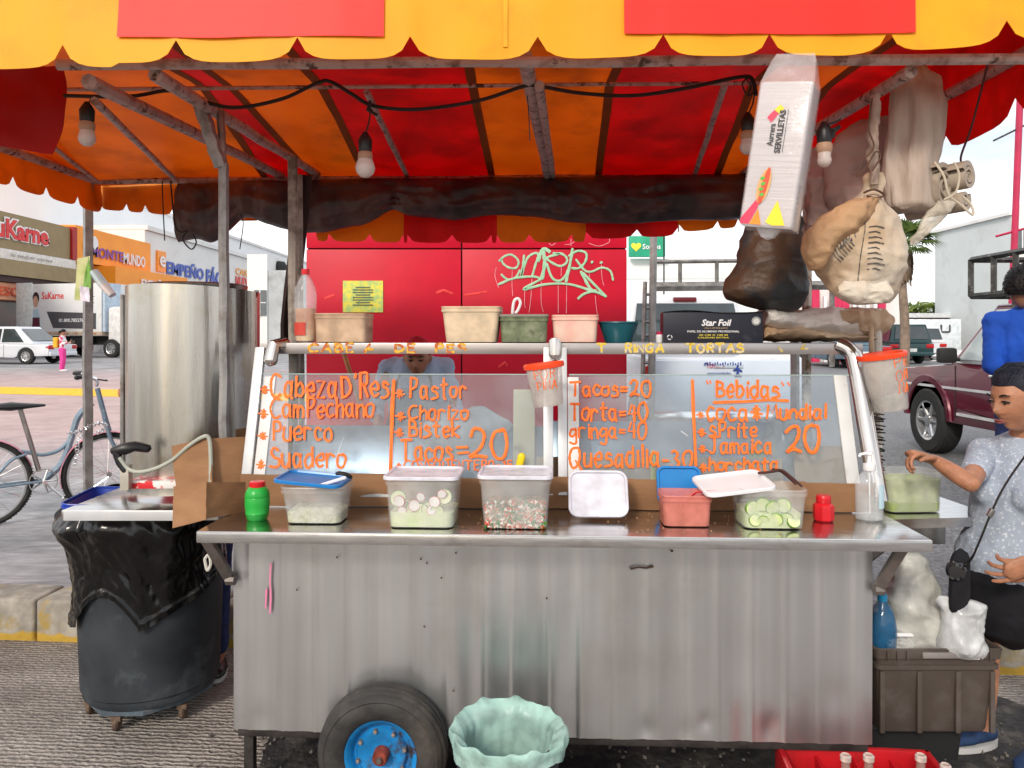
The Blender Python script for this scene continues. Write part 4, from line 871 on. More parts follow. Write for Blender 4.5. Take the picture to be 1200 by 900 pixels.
mb = MB(); mb.lathe([(.022, .058), (.0245, .062), (.0245, .082), (.022, .087), (.001, .087)], (0, 0, 0), 20); mb.build('cap', redp, t)
clearp = mat('clear bottle plastic', (.82, .88, .92), .12, 0, .03, 5, alpha=.24, spec=.8)
p = on_z(1026, 613, ZC); t = thing('pump_bottle', 'clear pump dispenser half full of liquid at the right end of the counter', 'pump bottle', p + Vector((0, .045, 0)))
mb = MB(); mb.lathe([(.040, 0), (.046, .006), (.047, .12), (.044, .14), (.030, .158), (.018, .168), (.016, .175)], (0, 0, 0), 24, sy=.8); mb.build('bottle', clearp, t)
mb = MB(); mb.lathe([(.040, .002), (.044, .008), (.0445, .085), (.001, .085)], (0, 0, 0), 24, sy=.8); mb.build('liquid', mat('clear gel', (.62, .64, .62), .1, 0, .03, 5, alpha=.22), t)
mb = MB(); mb.lathe([(.020, .170), (.021, .172), (.020, .192), (.008, .195), (.007, .222), (.012, .224), (.012, .234), (.001, .236)], (0, 0, 0), 18); mb.tube([(.0, 0, .229), (-.035, -.01, .226), (-.04, -.01, .218)], .005, 6); mb.tube([(0, 0, .17), (.002, 0, .02)], .003, 6); mb.build('pump', white_p, t)
mb = MB(); mb.grid(lambda u, v: (.0475*math.cos(R(-40 + 70*u)), -.0385*abs(math.sin(R(-75+70*u))) , .045 + .08*v), 6, 2); 
mb = MB(); mb.grid(lambda u, v: (.0478*math.cos(R(-70 + 60*u)), .8*.0478*math.sin(R(-70 + 60*u)), .045 + .08*v), 8, 2); mb.build('label', mat('pale blue label', (.50, .68, .76), .5), t)
# crumbs on the counter
mb = MB(); rn = random.Random(9)
for k in range(70):
    x = rn.choice((-.25, .33, .60, .28, .7)) + rn.gauss(0, .07); y = rn.uniform(-.13, .14); s_ = rn.uniform(.0012, .003); p = CL(x, y, ZC + s_*.5)
    mb.add([p + Vector(q)*s_ for q in ((1, 0, -.4), (-1, .8, -.4), (-.6, -1, -.4), (0, 0, .8))], [(0, 1, 3), (1, 2, 3), (2, 0, 3)])
tag(mb.build('crumbs', mat('crumbs', (.5, .3, .15), .8, 0, .5, 200), smooth=False), 'tiny food crumbs scattered on the steel counter', 'crumbs', kind='stuff')

# ------------------------------------------------------------------ right side table
rt = thing('side_table', 'stainless side shelf off the right end of the cart below the green salsa', 'side shelf', (1.62, 2.96, .9))
mb = MB(); q = [on_z(1036, 611, .9), on_z(1167, 603, .9), on_z(1118, 578, .9), on_z(1030, 580, .9)]
q = [Vector((1.40, 2.90, .9)), Vector((1.865, 2.955, .9)), Vector((1.84, 3.42, .9)), Vector((1.37, 3.37, .9))]
mb.add(q + [p - Vector((0, 0, .036)) for p in q], [(0, 1, 2, 3), (7, 6, 5, 4), (0, 4, 5, 1), (1, 5, 6, 2), (2, 6, 7, 3), (3, 7, 4, 0)]); mb.build('table_top', steel_top, rt, world=True, smooth=False)
mb = MB(); mb.box((1.615, 3.02, .82), (.17, .02, .085), bev=.004); mb.build('mount_plate', steel_dark, rt, world=True)
mb = MB(); mb.tube([(1.60, 3.03, .86), (1.205, 2.97, .60)], .017, 4); mb.build('strut', brk, rt, world=True)
tF = tub('food_container', 'scratched container of green salsa on the right side shelf beside the woman', 1074, 602, .9, (.222, .16, .212, .15, .158), rz=.05)
fill(tF, .205, .143, .035, mat('green salsa', (.30, .42, .06), .35, 0, .2, 30, col2=(.42, .52, .12)), amp=.002)
mb = MB(); mb.add([Vector((x, y, z)) for z, k in ((.042, .209), (.130, .219)) for x, y in rrect(k-.008, k*.7-.006, .03)], []); 
mb = MB(); mb.loft([[Vector((x, y, .042)) for x, y in rrect(.206, .144, .028)], [Vector((x, y, .128)) for x, y in rrect(.212, .150, .028)]], caps=False); mb.build('salsa_film', mat('dried salsa film', (.56, .64, .26), .5, 0, .25, 25, alpha=.62), tF)
# ------------------------------------------------------------------ left side table, boiler, barrel
lt = thing('side_table', 'stainless side shelf left of the cart carrying the tall steel boiler', 'side shelf', (-1.45, 3.1, .93))
mb = MB(); mb.box((-1.42, 3.15, .93 - .02), (.60, .44, .04), bev=.005); mb.build('table_top', steel_top, lt, world=True)
mb = MB(); mb.box((-1.46, 2.929, .908), (.50, .003, .036), bev=.001); mb.build('front_edge', alu, lt, world=True)
bt = mat('cobalt plastic', (.015, .05, .36), .35, 0, .15, 8)
mb = MB(); tb_ = tub_mesh(.42, .36, .36, .3, .06, r=.04); tb_.xf(Matrix.Translation((-1.60, 3.22, .865)) @ Euler((R(0), R(3), R(8))).to_matrix().to_4x4())
tag(tb_.build('plastic_tray', bt), 'blue plastic tray sticking out under the left side shelf', 'tray')
bl = thing('steel_boiler', 'tall dented stainless steel cylinder standing on the left side shelf', 'boiler', (-1.345, 3.36, .95))
RB = .275
def boil(u, v):
    a = R(-186 + 222 * u); z = .95 + .845 * v + .012 * math.sin(u * 5)*v; r_ = RB * (1 + .035 * nz3(math.cos(a)*2.1, math.sin(a)*2.1, z*.9) + .010*math.cos(a*7+1)*(v) + .008*math.cos(a*11))
    return (-1.385 + r_ * math.cos(a), 3.36 + r_ * math.sin(a), z)
boil_m = mat('blotched steel', (.56, .54, .49), .27, .95, .10, 3, stretch=(5, 5, .4), rvar=.08, bump=.35, bscale=4, dirt=(.42, .32, .16), dscale=2.2, dlo=.50, dhi=.75)  # yellowish blotches mixed over the steel tone
mb = MB(); mb.grid(boil, 90, 22, thick=.004, nrm=(0, .3, 0)); mb.build('steel_wall', boil_m, bl, world=True, ang=70)
mb = MB(); mb.box((-1.662, 3.28, 1.36), (.014, .07, .82), rot=(0, 0, R(20)), bev=.002); mb.build('wall_flange', pole_grey, bl, world=True)
mb = MB(); mb.lathe([(.001, 1.70), (.20, 1.72), (.215, 1.815), (.205, 1.82), (.001, 1.81)], (-1.385, 3.37, 0), 32); mb.build('pot', steel_dark, bl, world=True)
gv = thing('gas_valve', 'brass and black gas valve at the lower left of the steel boiler', 'valve', W(148, 575, 2.98))
brass = mat('dull brass', (.40, .30, .15), .4, .8, .2, 14)
mb = MB(); a = W(148, 574, 2.98); mb.box(a + Vector((0, 0, .05)), (.034, .034, .10), bev=.003); mb.build('regulator', mat('pale metal', (.50, .47, .40), .5, .5, .15, 12), gv, world=True)
mb = MB(); mb.tube([W(134, 528, 2.97), W(146, 526, 2.97), W(158, 523, 2.98), W(172, 525, 3.0)], [.016, .024, .02, .018], 10, round_ends=True); mb.tube([W(137, 530, 2.97), W(140, 543, 2.97), W(146, 551, 2.97)], [.018, .013, .012], 8, round_ends=True); mb.build('tap', blackp, gv, world=True)
mb = MB(); mb.tube(smooth_path([W(140, 536, 2.96), W(150, 549, 2.96), W(163, 553, 2.95), W(182, 549, 2.95), W(202, 539, 2.94), W(222, 522, 2.90), W(238, 512, 2.86), (W(245, 514, 2.86)), W(247, 535, 2.86), W(247, 566, 2.86)], 5), .0075, 8); mb.build('gas_hose', mat('grey hose', (.40, .42, .36), .4), gv, world=True)
mb = MB(); mb.box(W(178, 572, 3.0) + Vector((0, .06, .012)), (.20, .12, .03), rot=(0, 0, .03), bev=.004); o = mb.build('snack_packet', mat('red printed film', (.70, .03, .04), .35, 0, .1, 22, col2=(.85, .82, .80), lo=.50, hi=.54)); tag(o, 'flat red and white printed packet lying in front of the steel boiler', 'packet')
cb = thing('cardboard_box', 'opened brown cardboard box flaps leaning between the boiler and the counter', 'cardboard box', W(235, 616, 2.72))
def quadp(nm, pts, m_=card, th=.005, wob=.006, seed=0):
    P = [W(*p) for p in pts]; mb = MB()
    n_ = (P[1]-P[0]).cross(P[3]-P[0]).normalized()
    mb.grid(lambda u, v: P[0].lerp(P[1], u).lerp(P[3].lerp(P[2], u), v) + n_ * wob * nz3(u*3, v*3, seed), 8, 8, thick=th, nrm=n_); return mb.build(nm, m_, cb, world=True, ang=40)
quadp('flap', [(201, 523, 2.95), (246, 512, 2.86), (249, 566, 2.85), (206, 576, 2.93)], seed=1)
quadp('flap', [(247, 514, 2.88), (300, 511, 2.95), (300, 570, 2.95), (249, 570, 2.88)], seed=2)
quadp('flap', [(203, 570, 2.68), (242, 565, 2.62), (241, 609, 2.60), (202, 619, 2.66)], seed=3)
quadp('flap', [(241, 565, 2.62), (288, 565, 2.76), (289, 600, 2.76), (241, 608, 2.61)], seed=4, m_=card_l if False else card)
quadp('flap', [(276, 503, 3.06), (300, 500, 3.1), (300, 552, 3.1), (277, 552, 3.06)], seed=6)

# barrel on a wheeled board, black sack over its rim
BX, BY = -1.565, 3.34
br = thing('waste_barrel', 'dusty dark blue plastic barrel on castors under the left side shelf', 'waste barrel', (BX, BY, 0))
bar_m = mat('dusty navy plastic', (.012, .015, .020), .6, 0, .3, 5, col2=(.03, .037, .045), bump=.1, dirt=(.13, .15, .16), dscale=3.5, dlo=.54, dhi=.85)
mb = MB(); mb.lathe([(.001, .088), (.262, .088), (.268, .098), (.268, .12), (.276, .128), (.278, .18), (.286, .40), (.292, .62), (.296, .80), (.302, .81), (.302, .83), (.29, .835), (.28, .8), (.26, .2), (.001, .19)], (BX, BY, 0), 56); mb.build('barrel', bar_m, br, world=True)
mb = MB(); mb.lathe([(.001, .062), (.250, .062), (.262, .068), (.262, .084), (.25, .088), (.001, .088)], (BX, BY, 0), 10, jit=lambda a, z: .05*math.sin(a*3)); mb.build('base_plate', mat('blue grey board', (.07, .095, .12), .7, 0, .3, 9, dirt=(.2, .18, .16), dscale=8), br, world=True)
rust = mat('rusty castor', (.13, .085, .06), .8, .2, .4, 30, bump=.4)
for a in (205, 262, 325, 60):
    x, y = BX + .235*math.cos(R(a)), BY + .235*math.sin(R(a))
    mb = MB(); mb.lathe([(.001, -.012), (.020, -.012), (.027, -.006), (.027, .006), (.02, .012), (.001, .012)], (x, y, .027), 14, M=Matrix.Rotation(R(90), 3, 'Y')); mb.box((x, y, .052), (.042, .035, .022), bev=.003); mb.build('castor', rust, br, world=True)
sack_m = mat('black sack film', (.003, .003, .0035), .20, 0, .3, 4, bump=.25, bscale=12, spec=.5, stretch=(1, 1, .5))
def sackf(u, v):
    a = 2*PI*u + PI/2; aa = math.degrees(a) % 360
    # ragged lower hem
    lo_ = .50 + .06*math.sin(a*2 + 1.2) + .05 * nz3(math.cos(a)*1.6, math.sin(a)*1.6, 4)
    if 195 < aa < 232: lo_ = .42 - .02*math.sin((aa-195)/37*PI)
    if 232 <= aa < 285: lo_ = .44 + .12*math.sin((aa-232)/53*PI)
    z = .915 + (lo_ - .915) * v
    r_ = .312 + .022*math.sin(PI*min(1, v*1.5)) + (.050*math.exp(-((v-.22)/.12)**2)*(1 if aa < 240 and aa > 120 else .35)) - .006*v
    r_ += .016 * nz3(math.cos(a)*3, math.sin(a)*3, z*5) - .016 * abs(nz3(math.cos(a)*7 + z*9, math.sin(a)*7, z*6)) - .008*abs(nz3(math.cos(a)*17 - z*20, math.sin(a)*17, z*12))
    if v > .92: r_ += .006
    return (BX + r_*math.cos(a), BY + r_*math.sin(a), z)
mb = MB(); mb.grid(sackf, 220, 60); ts = mb.build('sack', sack_m, ang=180); tag(ts, 'glossy black bin sack folded down over the rim of the dark blue barrel', 'bin sack')
wire('rope_loop', [(240, 655, 2.95), (243, 668, 2.95), (247, 661, 2.95), (245, 650, 2.95), (240, 655, 2.95)], .006, mat('dirty white rope', (.62, .60, .55), .8), 'small loop of pale rope behind the left bracket of the counter', 'rope')

# ------------------------------------------------------------------ bin with mint liner
GX, GY = (595 - 600) * 2.27 / 900, 2.27
gb = thing('waste_bin', 'dark plastic bin with a pale green liner bag folded over its rim under the counter', 'waste bin', (GX, GY, 0))
mb = MB(); mb.lathe([(.001, 0), (.13, 0), (.135, .01), (.140, .40), (.144, .405), (.144, .412), (.140, .413), (.155, .40), (.125, .02), (.001, .02)], (GX, GY, 0), 40); mb.build('bin', bar_m, gb, world=True)
liner = mat('mint liner film', (.58, .86, .78), .3, 0, .06, 8, alpha=.62, transl=.3, bump=.6, bscale=20, spec=.7, bstretch=(1, 1, 1))
def linf(u, v):
    a = 2*PI*u; c_, s_ = math.cos(a), math.sin(a)
    if v < .5:   # inside
        t = v / .5; z = .12 + .325 * t**.8; r_ = (.125 + .022*z/.42 - .006) * min(1, (t*3)**.5) + .034 * max(0, t-.9)/.1 + .0016*math.sin(a*23 + 3*t)*min(1, t*3) + .005*nz3(c_*5, s_*5, z*4)
    else:
        t = (v - .5) / .5; drop = .050 + .022*math.sin(a*2+.4) + .045*math.exp(-((math.degrees(a) - 292)/26)**2) + .025*math.exp(-((math.degrees(a) - 340)/20)**2)
        z = .445 + .010*math.sin(PI*min(1, t*2)) - drop * t; r_ = .175 + .006*math.sin(PI*min(1, t*1.6)) + .009*nz3(c_*4, s_*4, z*20) + .004*nz3(c_*14, s_*14, z*20)
        r_ += .012 * math.exp(-((math.degrees(a) - 335)/28)**2)
    z += .018*math.exp(-((v-.5)/.06)**2)*nz3(c_*3, s_*3, 9) - .018*math.exp(-((math.degrees(a)-318)/18)**2)*math.exp(-((v-.5)/.12)**2)
    return (GX + r_*.93*c_, GY + r_*.93*s_, z)
mb = MB(); mb.grid(linf, 140, 26); mb.build('liner', liner, gb, world=True, ang=180)

# ------------------------------------------------------------------ hanging tubs with orange letters
def hang_tub(label, px, py0, py1, wpx, d, tilt, rim_c, txts, lid_closed=False):
    c = W(px, py1, d); h = (py1 - py0) * d / 900; rt_ = wpx * d / 1800
    t = thing('plastic_bucket', label, 'bucket', c)
    M = Euler((0, R(tilt), 0)).to_matrix()
    t.rotation_euler = (0, R(tilt), 0); bpy.context.view_layer.update()
    mb = MB(); mb.lathe([(.001, 0), (rt_*.76, 0), (rt_*.79, .004), (rt_*.97, h-.012), (rt_*.99, h), (rt_*.93, h), (rt_*.76, .006), (.001, .006)], (0, 0, 0), 32); mb.build('bucket', mat('cloudy bucket plastic', (.62, .58, .54), .3, 0, .06, 8, alpha=.42), t)
    mb = MB(); mb.lathe([(rt_*.97, h-.010), (rt_*1.08, h-.008), (rt_*1.10, h+.004), (rt_*1.04, h+.010), (rt_*.93, h+.008), (rt_*.90, h-.004)], (0, 0, 0), 32, caps=lid_closed); mb.build('rim', rim_c, t)
    mb = MB()
    for tx, a0, a1, zb_, cap in txts:
        st = glyph_strokes(tx, 0, 1, 0, 1, jit=.4, seed=len(tx))
        for s_ in st:
            P = [(a0 + (a1-a0)*x, zb_ - y*cap) for x, y in s_]
            pts = []
            for aa, z in P:
                rr = rt_*(.79 + .18*z/h) + .0016; pts.append(Vector((rr*math.sin(R(aa)), -rr*math.cos(R(aa)), z)))
            mb.tube(pts, .0019, 5, flat=.5)
    mb.build('lettering', orange_paint, t); return t
orim = mat('orange red rim', (.90, .07, .015), .35, 0, .08, 8)
hang_tub('cloudy plastic tub with an orange rim hanging at the middle post of the glass', 643, 428, 475, 44, 2.68, -7, orim, [('POR', -40, 30, .098, .03), ('PINA', -35, 35, .060, .03)])
t2 = hang_tub('larger cloudy tub with a red orange rim tied to the post right of the glass', 1043, 416, 480, 51, 2.8, -9, orim, [('PR', 0, 60, .155, .038), ('OPI', 5, 60, .108, .036), ('NA', 10, 55, .062, .036)])
mb = MB(); mb.tube([(0, 0, .03), (0, 0, .05)], .055, 20); mb.build('liquid', mat('grey green water', (.30, .36, .36), .15), t2)
# taped white pipe at the right of the glass
pp = thing('taped_pole', 'thin white pole with brown stains and wire ties right of the glass', 'pole', W(1026, 600, 3.0))
mb = MB(); mb.tube([W(1026, 600, 3.0), W(1029, 500, 3.0), W(1028, 362, 3.0)], .017, 10); mb.build('pole', MATS['rusty white pole'], pp, world=True)
mb = MB(); mb.tube([W(1020, 560, 2.97), W(1022, 500, 2.97), W(1021, 370, 2.97)], .010, 8); mb.build('cane', mat('tan cane', (.50, .36, .24), .7, 0, .2, 20), pp, world=True)
mb = MB()
for k in range(26): mb.tube([W(1020, 484 + k*3.2, 2.955), W(1036 + 1.4*math.sin(k*2), 486 + k*3.2 + 2*math.sin(k*1.7), 2.955)], .003, 5)
mb.build('wire_ties', blackp, pp, world=True)
# ------------------------------------------------------------------ red kiosk wall behind the cook
DW = 6.4
wall_r = mat('red painted sheet', (.60, .003, .028), .42, 0, .10, 1.2, bump=.35, bscale=1.3, dirt=(.46, .004, .022), dscale=1.3, dlo=.42, dhi=.72, spec=.35)
rw = thing('red_kiosk', 'big red sheet metal kiosk wall with green graffiti and a small poster behind the cook', 'kiosk', ((547-600)*DW/900, DW, .2))
xs = [-1.72, -.42, .962]; zs = [.2, 2.315, 2.62]
for i in range(2):
    for j in range(2):
        x0, x1 = xs[i] + .006, xs[i+1] - .006; z0, z1 = zs[j] + .006, zs[j+1] - .006
        mb = MB(); mb.box(((x0+x1)/2, DW + .01, (z0+z1)/2), (x1-x0, .02, z1-z0), bev=.004); mb.build('wall_panel', wall_r, rw, world=True)
mb = MB(); mb.box((-.38, DW + .7, 1.40), (2.66, 1.34, 2.38)); mb.build('inner_box', mat('dark red frame', (.10, .008, .02), .6), rw, world=True)
sp = on_plane((0, DW - .001, 1), (0, -1, 0)); NW = (0, -1, 0)
def C6(s): 
    v = [float(q) for q in s.split()]; return smooth_path([Vector((560 + a/6, 270 + b/6, 0)) for a, b in zip(v[0::2], v[1::2])], 5)
mint = mat('mint spray paint', (.30, .60, .38), .6, 0, .15, 20, col2=(.42, .70, .48))
for k, (s_, wd) in enumerate((('150 215 190 180 240 172 285 215 270 262 220 262 180 235 165 205', 2.4), ('165 310 210 345 265 330 295 280', 2.4), ('325 175 318 240 305 325 345 200 400 160 425 175 405 240 380 330', 2.6), ('425 215 445 150 470 130 505 150', 4), ('460 150 470 230 450 340', 4.2), ('485 235 520 330 570 355 615 320 645 250', 2.8), ('570 165 500 185 490 205 570 250 620 230 625 195 590 165 530 160', 2.6), ('665 130 645 250 620 360', 3.2), ('640 180 700 145 760 160 755 220 710 265 660 265', 2.6), ('690 205 750 280 800 290 870 262 930 285 950 350', 2.4), ('145 380 260 335 390 325 440 340', 2.6), ('440 345 320 415 470 380 640 378 800 425', 3), ('725 290 790 410 830 425', 3.4), ('740 300 900 465', 3.2), ('705 480 740 450 800 430 850 440 900 465', 2.8), ('800 222 803 224', 3.6), ('865 225 867 228', 3.8))):
    mb = MB(); ribbons(mb, [[(p.x, p.y) for p in C6(s_)]], wd, sp, NW, lift=.002 + .0004*k); mb.build('graffiti_stroke', mint, rw, world=True)
pale = mat('pale pink drip', (.80, .35, .40), .6, 0, .2, 20)
for k, s_ in enumerate(('242 265 240 380 245 460', '380 340 372 480 360 575', '330 420 328 500 332 545', '445 345 445 500 460 575', '565 360 565 580', '587 260 585 320', '625 370 622 580', '825 460 835 560 848 610', '868 240 872 330 885 385', '785 295 785 330', '130 260 120 320 145 400', '780 90 850 110 920 85 925 60', '610 100 655 95 690 70', '655 60 655 110', '500 90 520 105 545 90')):
    mb = MB(); ribbons(mb, [[(p.x, p.y) for p in C6(s_)]], .7, sp, NW, lift=.0012); mb.build('paint_drip', pale, rw, world=True)
# faded orange smears
mb = MB(); pass
for st_ in ([(512, 343), (520, 340), (530, 344)], [(545, 346), (570, 342)], [(381, 350), (391, 346)], [(585, 430), (592, 424), (594, 428)]): mb = MB(); ribbons(mb, [st_], 3.2, sp, NW, lift=.0011); mb.build('paint_smear', mat('orange smear', (.80, .05, .05), .6, 0, .2, 30), rw, world=True)
pa, pb = sp(402, 329), sp(449, 366)
po = thing('poster', 'small yellow green printed poster taped on the red wall left of the cook', 'poster', ((pa.x+pb.x)/2, DW - .004, pb.z))
mb = MB(); mb.grid(lambda u, v: (pa.x + (pb.x-pa.x)*u, DW - .006 - .004*abs(nz3(u*4, v*4)), pb.z + (pa.z-pb.z)*v), 10, 8, thick=.001, nrm=(0, -1, 0))
mb.build('sheet', mat('yellow print', (.80, .74, .10), .6, 0, .2, 22, col2=(.42, .62, .20), lo=.42, hi=.6), po, world=True)
for k in range(8):
    mb = MB(); z = pa.z - .055 - k*.021; wd = .085 if k % 3 else .06; mb.box(((pa.x+pb.x)/2, DW - .013, z), (wd*2, .001, .008)); mb.build('text_line', mat('grey print', (.12, .14, .12), .7), po, world=True)
mb = MB(); ps = W(399, 410, 4.6); mb.cyl(W(397, 395, 4.6), W(424, 480, 4.4), .014, 8); tag(mb.build('broom_stick', mat('tan wood', (.48, .25, .10), .6, 0, .2, 12)), 'tan wooden stick leaning diagonally against the red wall behind the shelf', 'stick')

# ------------------------------------------------------------------ vehicles
def stretch_poly(poly, y0, y1, inset=0.0):
    return [Vector((x, y0, z)) for x, z in poly], [Vector((x, y1, z)) for x, z in poly]
glass_d = mat('car glass', (.03, .045, .05), .06, 0, .2, 3, spec=.8, coat=.5)
glass_l = mat('pale car glass', (.38, .44, .45), .08, 0, .15, 3, spec=.8)
tyre_b = mat('car tyre', (.02, .02, .02), .8, 0, .3, 20); rim_s = mat('alloy rim', (.55, .56, .57), .3, .8)
blackt = mat('black trim', (.015, .015, .016), .6)
def car_wheel(par, x, y, z, r, wd, face=1, spokes=8, rim_m=None):
    wl = bpy.data.objects.new('wheel', None); COL.objects.link(wl); wl.parent = par; wl.location = (x, y, z)
    M = Matrix.Rotation(R(90) * face, 3, 'X')
    mb = MB(); mb.lathe([(r*.60, -wd/2), (r*.92, -wd/2), (r, -wd*.38), (r, wd*.38), (r*.92, wd/2), (r*.62, wd/2), (r*.60, wd*.3)], (0, 0, 0), 40, M=M, caps=False); mb.build('tyre', tyre_b, wl)
    mb = MB(); mb.lathe([(r*.61, wd*.46), (r*.55, wd*.42), (r*.53, wd*.1), (.001, wd*.05)], (0, 0, 0), 32, M=M, caps=False)
    for k in range(spokes):
        a = 2*PI*k/spokes; p0 = M @ Vector((r*.10*math.cos(a), r*.10*math.sin(a), wd*.30)); p1 = M @ Vector((r*.55*math.cos(a), r*.55*math.sin(a), wd*.38)); mb.tube([p0, p1], r*.055, 6)
    mb.lathe([(r*.17, wd*.1), (r*.16, wd*.42), (.001, wd*.44)], (0, 0, 0), 14, M=M); mb.build('rim', rim_m or rim_s, wl); return wl
def quad_on(par, nm, pts, m_, off=(0, 0, 0), th=.01):
    P = [Vector(p) + Vector(off) for p in pts]; n_ = (P[1]-P[0]).cross(P[2]-P[0]).normalized() * th; k = len(P)
    mb = MB(); mb.add(P + [p - n_ for p in P], [tuple(range(k)), tuple(reversed(range(k, 2*k)))] + [(i, i+k, (i+1) % k + k, (i+1) % k) for i in range(k)]); return mb.build(nm, m_, par, smooth=False)
def body_mesh(lower, hw, bev=.05):
    mb = MB(); mb.prism(lower, 2*hw, Matrix.Translation((0, -hw, 0)), bev=bev); return mb
def cabin_mesh(base, roof, hwb, hwr):
    """base / roof: (x, z) pairs, counter ordered the same"""
    mb = MB(); rings = []
    n = len(base); L_ = [Vector((x, -hwb, z)) for x, z in base] + [Vector((x, hwb, z)) for x, z in reversed(base)]
    M_ = [Vector((x, -hwr, z)) for x, z in roof] + [Vector((x, hwr, z)) for x, z in reversed(roof)]
    bm = bmesh.new(); a = [bm.verts.new(p) for p in L_]; b = [bm.verts.new(p) for p in M_]; k = len(a)
    bm.faces.new(a); bm.faces.new(list(reversed(b)))
    for i in range(k): bm.faces.new((a[i], b[i], b[(i+1) % k], a[(i+1) % k]))
    bmesh.ops.recalc_face_normals(bm, faces=list(bm.faces)); bmesh.ops.bevel(bm, geom=list(bm.edges), offset=.04, segments=3, profile=.6, affect='EDGES'); mb.bm(bm); return mb
def arch(cx, cz, r, n=9): return [(cx + r*math.cos(PI - PI*k/(n-1)), cz + r*math.sin(PI*k/(n-1))) for k in range(n)]
# maroon pickup pointing away at the right
mar = mat('maroon car paint', (.12, .006, .022), .25, .2, .1, 2, coat=.6)
chrome = mat('chrome', (.75, .75, .76), .1, 1)
pk = thing('pickup_truck', 'maroon pickup truck with a roof rack parked at the right behind the blue shirted man', 'pickup truck', (5.83, 7.4, .2), R(90))
low = [(-2.6, .50), (-2.62, 1.0), (-.55, 1.05), (1.15, 1.08), (2.35, .98), (2.55, .85), (2.58, .45)] + [(2.15, .42)] + list(reversed(arch(1.72, .42, .42))) + [(1.25, .40), (-1.15, .42)] + list(reversed(arch(-1.55, .42, .42))) + [(-2.0, .45)]
body_mesh(low, .90, .045).build('body', mar, pk)
cabin_mesh([(-.75, 1.02), (1.32, 1.05)], [(-.62, 1.72), (.72, 1.72)], .87, .70).build('cab', mar, pk)
def side(x, z, s=1): # point on the left side of the tapering cab
    t = (z - 1.03) / .69; return Vector((x, s * (.875 - .17 * t), z))
for s in (1, -1):
    f = quad_on(pk, 'window', [side(.40, 1.12, s), side(1.10, 1.12, s), side(.66, 1.62, s), side(.38, 1.62, s)][::s], glass_l, (0, s*.010, 0)); quad_on(f, 'frame', [side(.36, 1.08, s), side(1.18, 1.08, s), side(.68, 1.66, s), side(.34, 1.66, s)][::s], mat('silver trim', (.5, .5, .52), .3, .6), (0, s*.002, 0))
    f = quad_on(pk, 'window', [side(-.45, 1.12, s), side(.27, 1.12, s), side(.25, 1.62, s), side(-.42, 1.62, s)][::s], glass_l, (0, s*.010, 0)); quad_on(f, 'frame', [side(-.50, 1.08, s), side(.31, 1.08, s), side(.29, 1.66, s), side(-.47, 1.66, s)][::s], MATS['silver trim'], (0, s*.002, 0))
    tsm = mat('silver strip', (.62, .62, .63), .35, .1); mb = MB(); mb.box((0, s*.905, .80), (4.9, .012, .028)); mb.build('trim_strip', tsm, pk); mb = MB(); mb.box((0, s*.905, .52), (2.2, .02, .03)); mb.build('trim_strip', tsm, pk)
    for x in (.30, 1.14, -.52): mb = MB(); mb.box((x, s*.898, .76), (.014, .012, .58)); mb.build('door_gap', blackt, pk)
    mb = MB(); mb.box((.42, s*.91, .97), (.18, .03, .035), bev=.01); mb.build('door_handle', chrome, pk)
    mb = MB(); mb.box((1.10, s*1.02, 1.17), (.10, .20, .17), bev=.035); mb.tube([(1.12, s*.86, 1.12), (1.12, s*.98, 1.14)], .02, 6); mb.build('mirror', blackt, pk)
    for x in (1.72, -1.55): 
        car_wheel(pk, x, s*.80, .385, .385, .24, 1 if s < 0 else -1, 6)
        mb = MB(); rg = [[Vector((x + q*math.cos(a), s*(.885 + o_), .42 + q*math.sin(a))) for q, o_ in ((.415, 0), (.43, .035), (.50, .035), (.52, 0))] for a in [PI*k/14 for k in range(15)]]; mb.loft(rg, close=False); mb.build('fender_flare', mar, pk)
    mb = MB(); mb.box((2.48, s*.72, .80), (.14, .32, .16), bev=.03); mb.build('headlight', glass_l, pk)
quad_on(pk, 'windshield', [(1.26, -.76, 1.12), (1.26, .76, 1.12), (.80, .64, 1.66), (.80, -.64, 1.66)], glass_d, (.02, 0, .02))
quad_on(pk, 'rear_window', [(-.74, .72, 1.14), (-.74, -.72, 1.14), (-.65, -.62, 1.64), (-.65, .62, 1.64)], glass_d, (-.02, 0, 0))
mb = MB(); mb.box((2.56, 0, .52), (.10, 1.8, .18), bev=.04); mb.box((-2.66, 0, .55), (.10, 1.8, .16), bev=.04); mb.build('bumper', chrome, pk)
lump('cover_cloth', (5.35, 8.88, 1.33), (.42, .33, .08), mat('white cover cloth', (.70, .69, .68), .8, 0, .1, 6, bump=.4), 'crumpled white cloth lying on the hood of the maroon pickup', 'cloth', 12, .3, 3)
rack_m = mat('dark rack steel', (.05, .048, .045), .5, .5, .4, 10, dirt=(.25, .24, .22), dscale=20)
rk = thing('ladder_rack', 'dark steel rack frame standing over the maroon pickup', 'rack', (5.2, 7.6, 1.2))
def bar(a, b, r=.03, p=None, m_=rack_m, nm='bar'): mb = MB(); mb.tube([a, b], r, 4); return mb.build(nm, m_, p, world=True)
rx = 5.05
for z in (2.02, 2.42): bar((rx, 8.45, z), (rx, 5.6, z + .02), .032, rk); bar((rx + 1.5, 8.45, z), (rx + 1.5, 5.6, z), .032, rk); bar((rx, 8.45, z), (rx + 1.5, 8.45, z), .032, rk)
for y in (8.45, 8.05, 7.7, 6.8, 5.7): bar((rx, y, 2.02), (rx, y, 2.42), .035, rk); bar((rx + 1.5, y, 2.02), (rx + 1.5, y, 2.42), .035, rk)
for y in (7.7, 5.7): bar((rx, y, 1.24), (rx, y, 2.02), .04, rk); bar((rx + 1.5, y, 1.24), (rx + 1.5, y, 2.02), .04, rk)
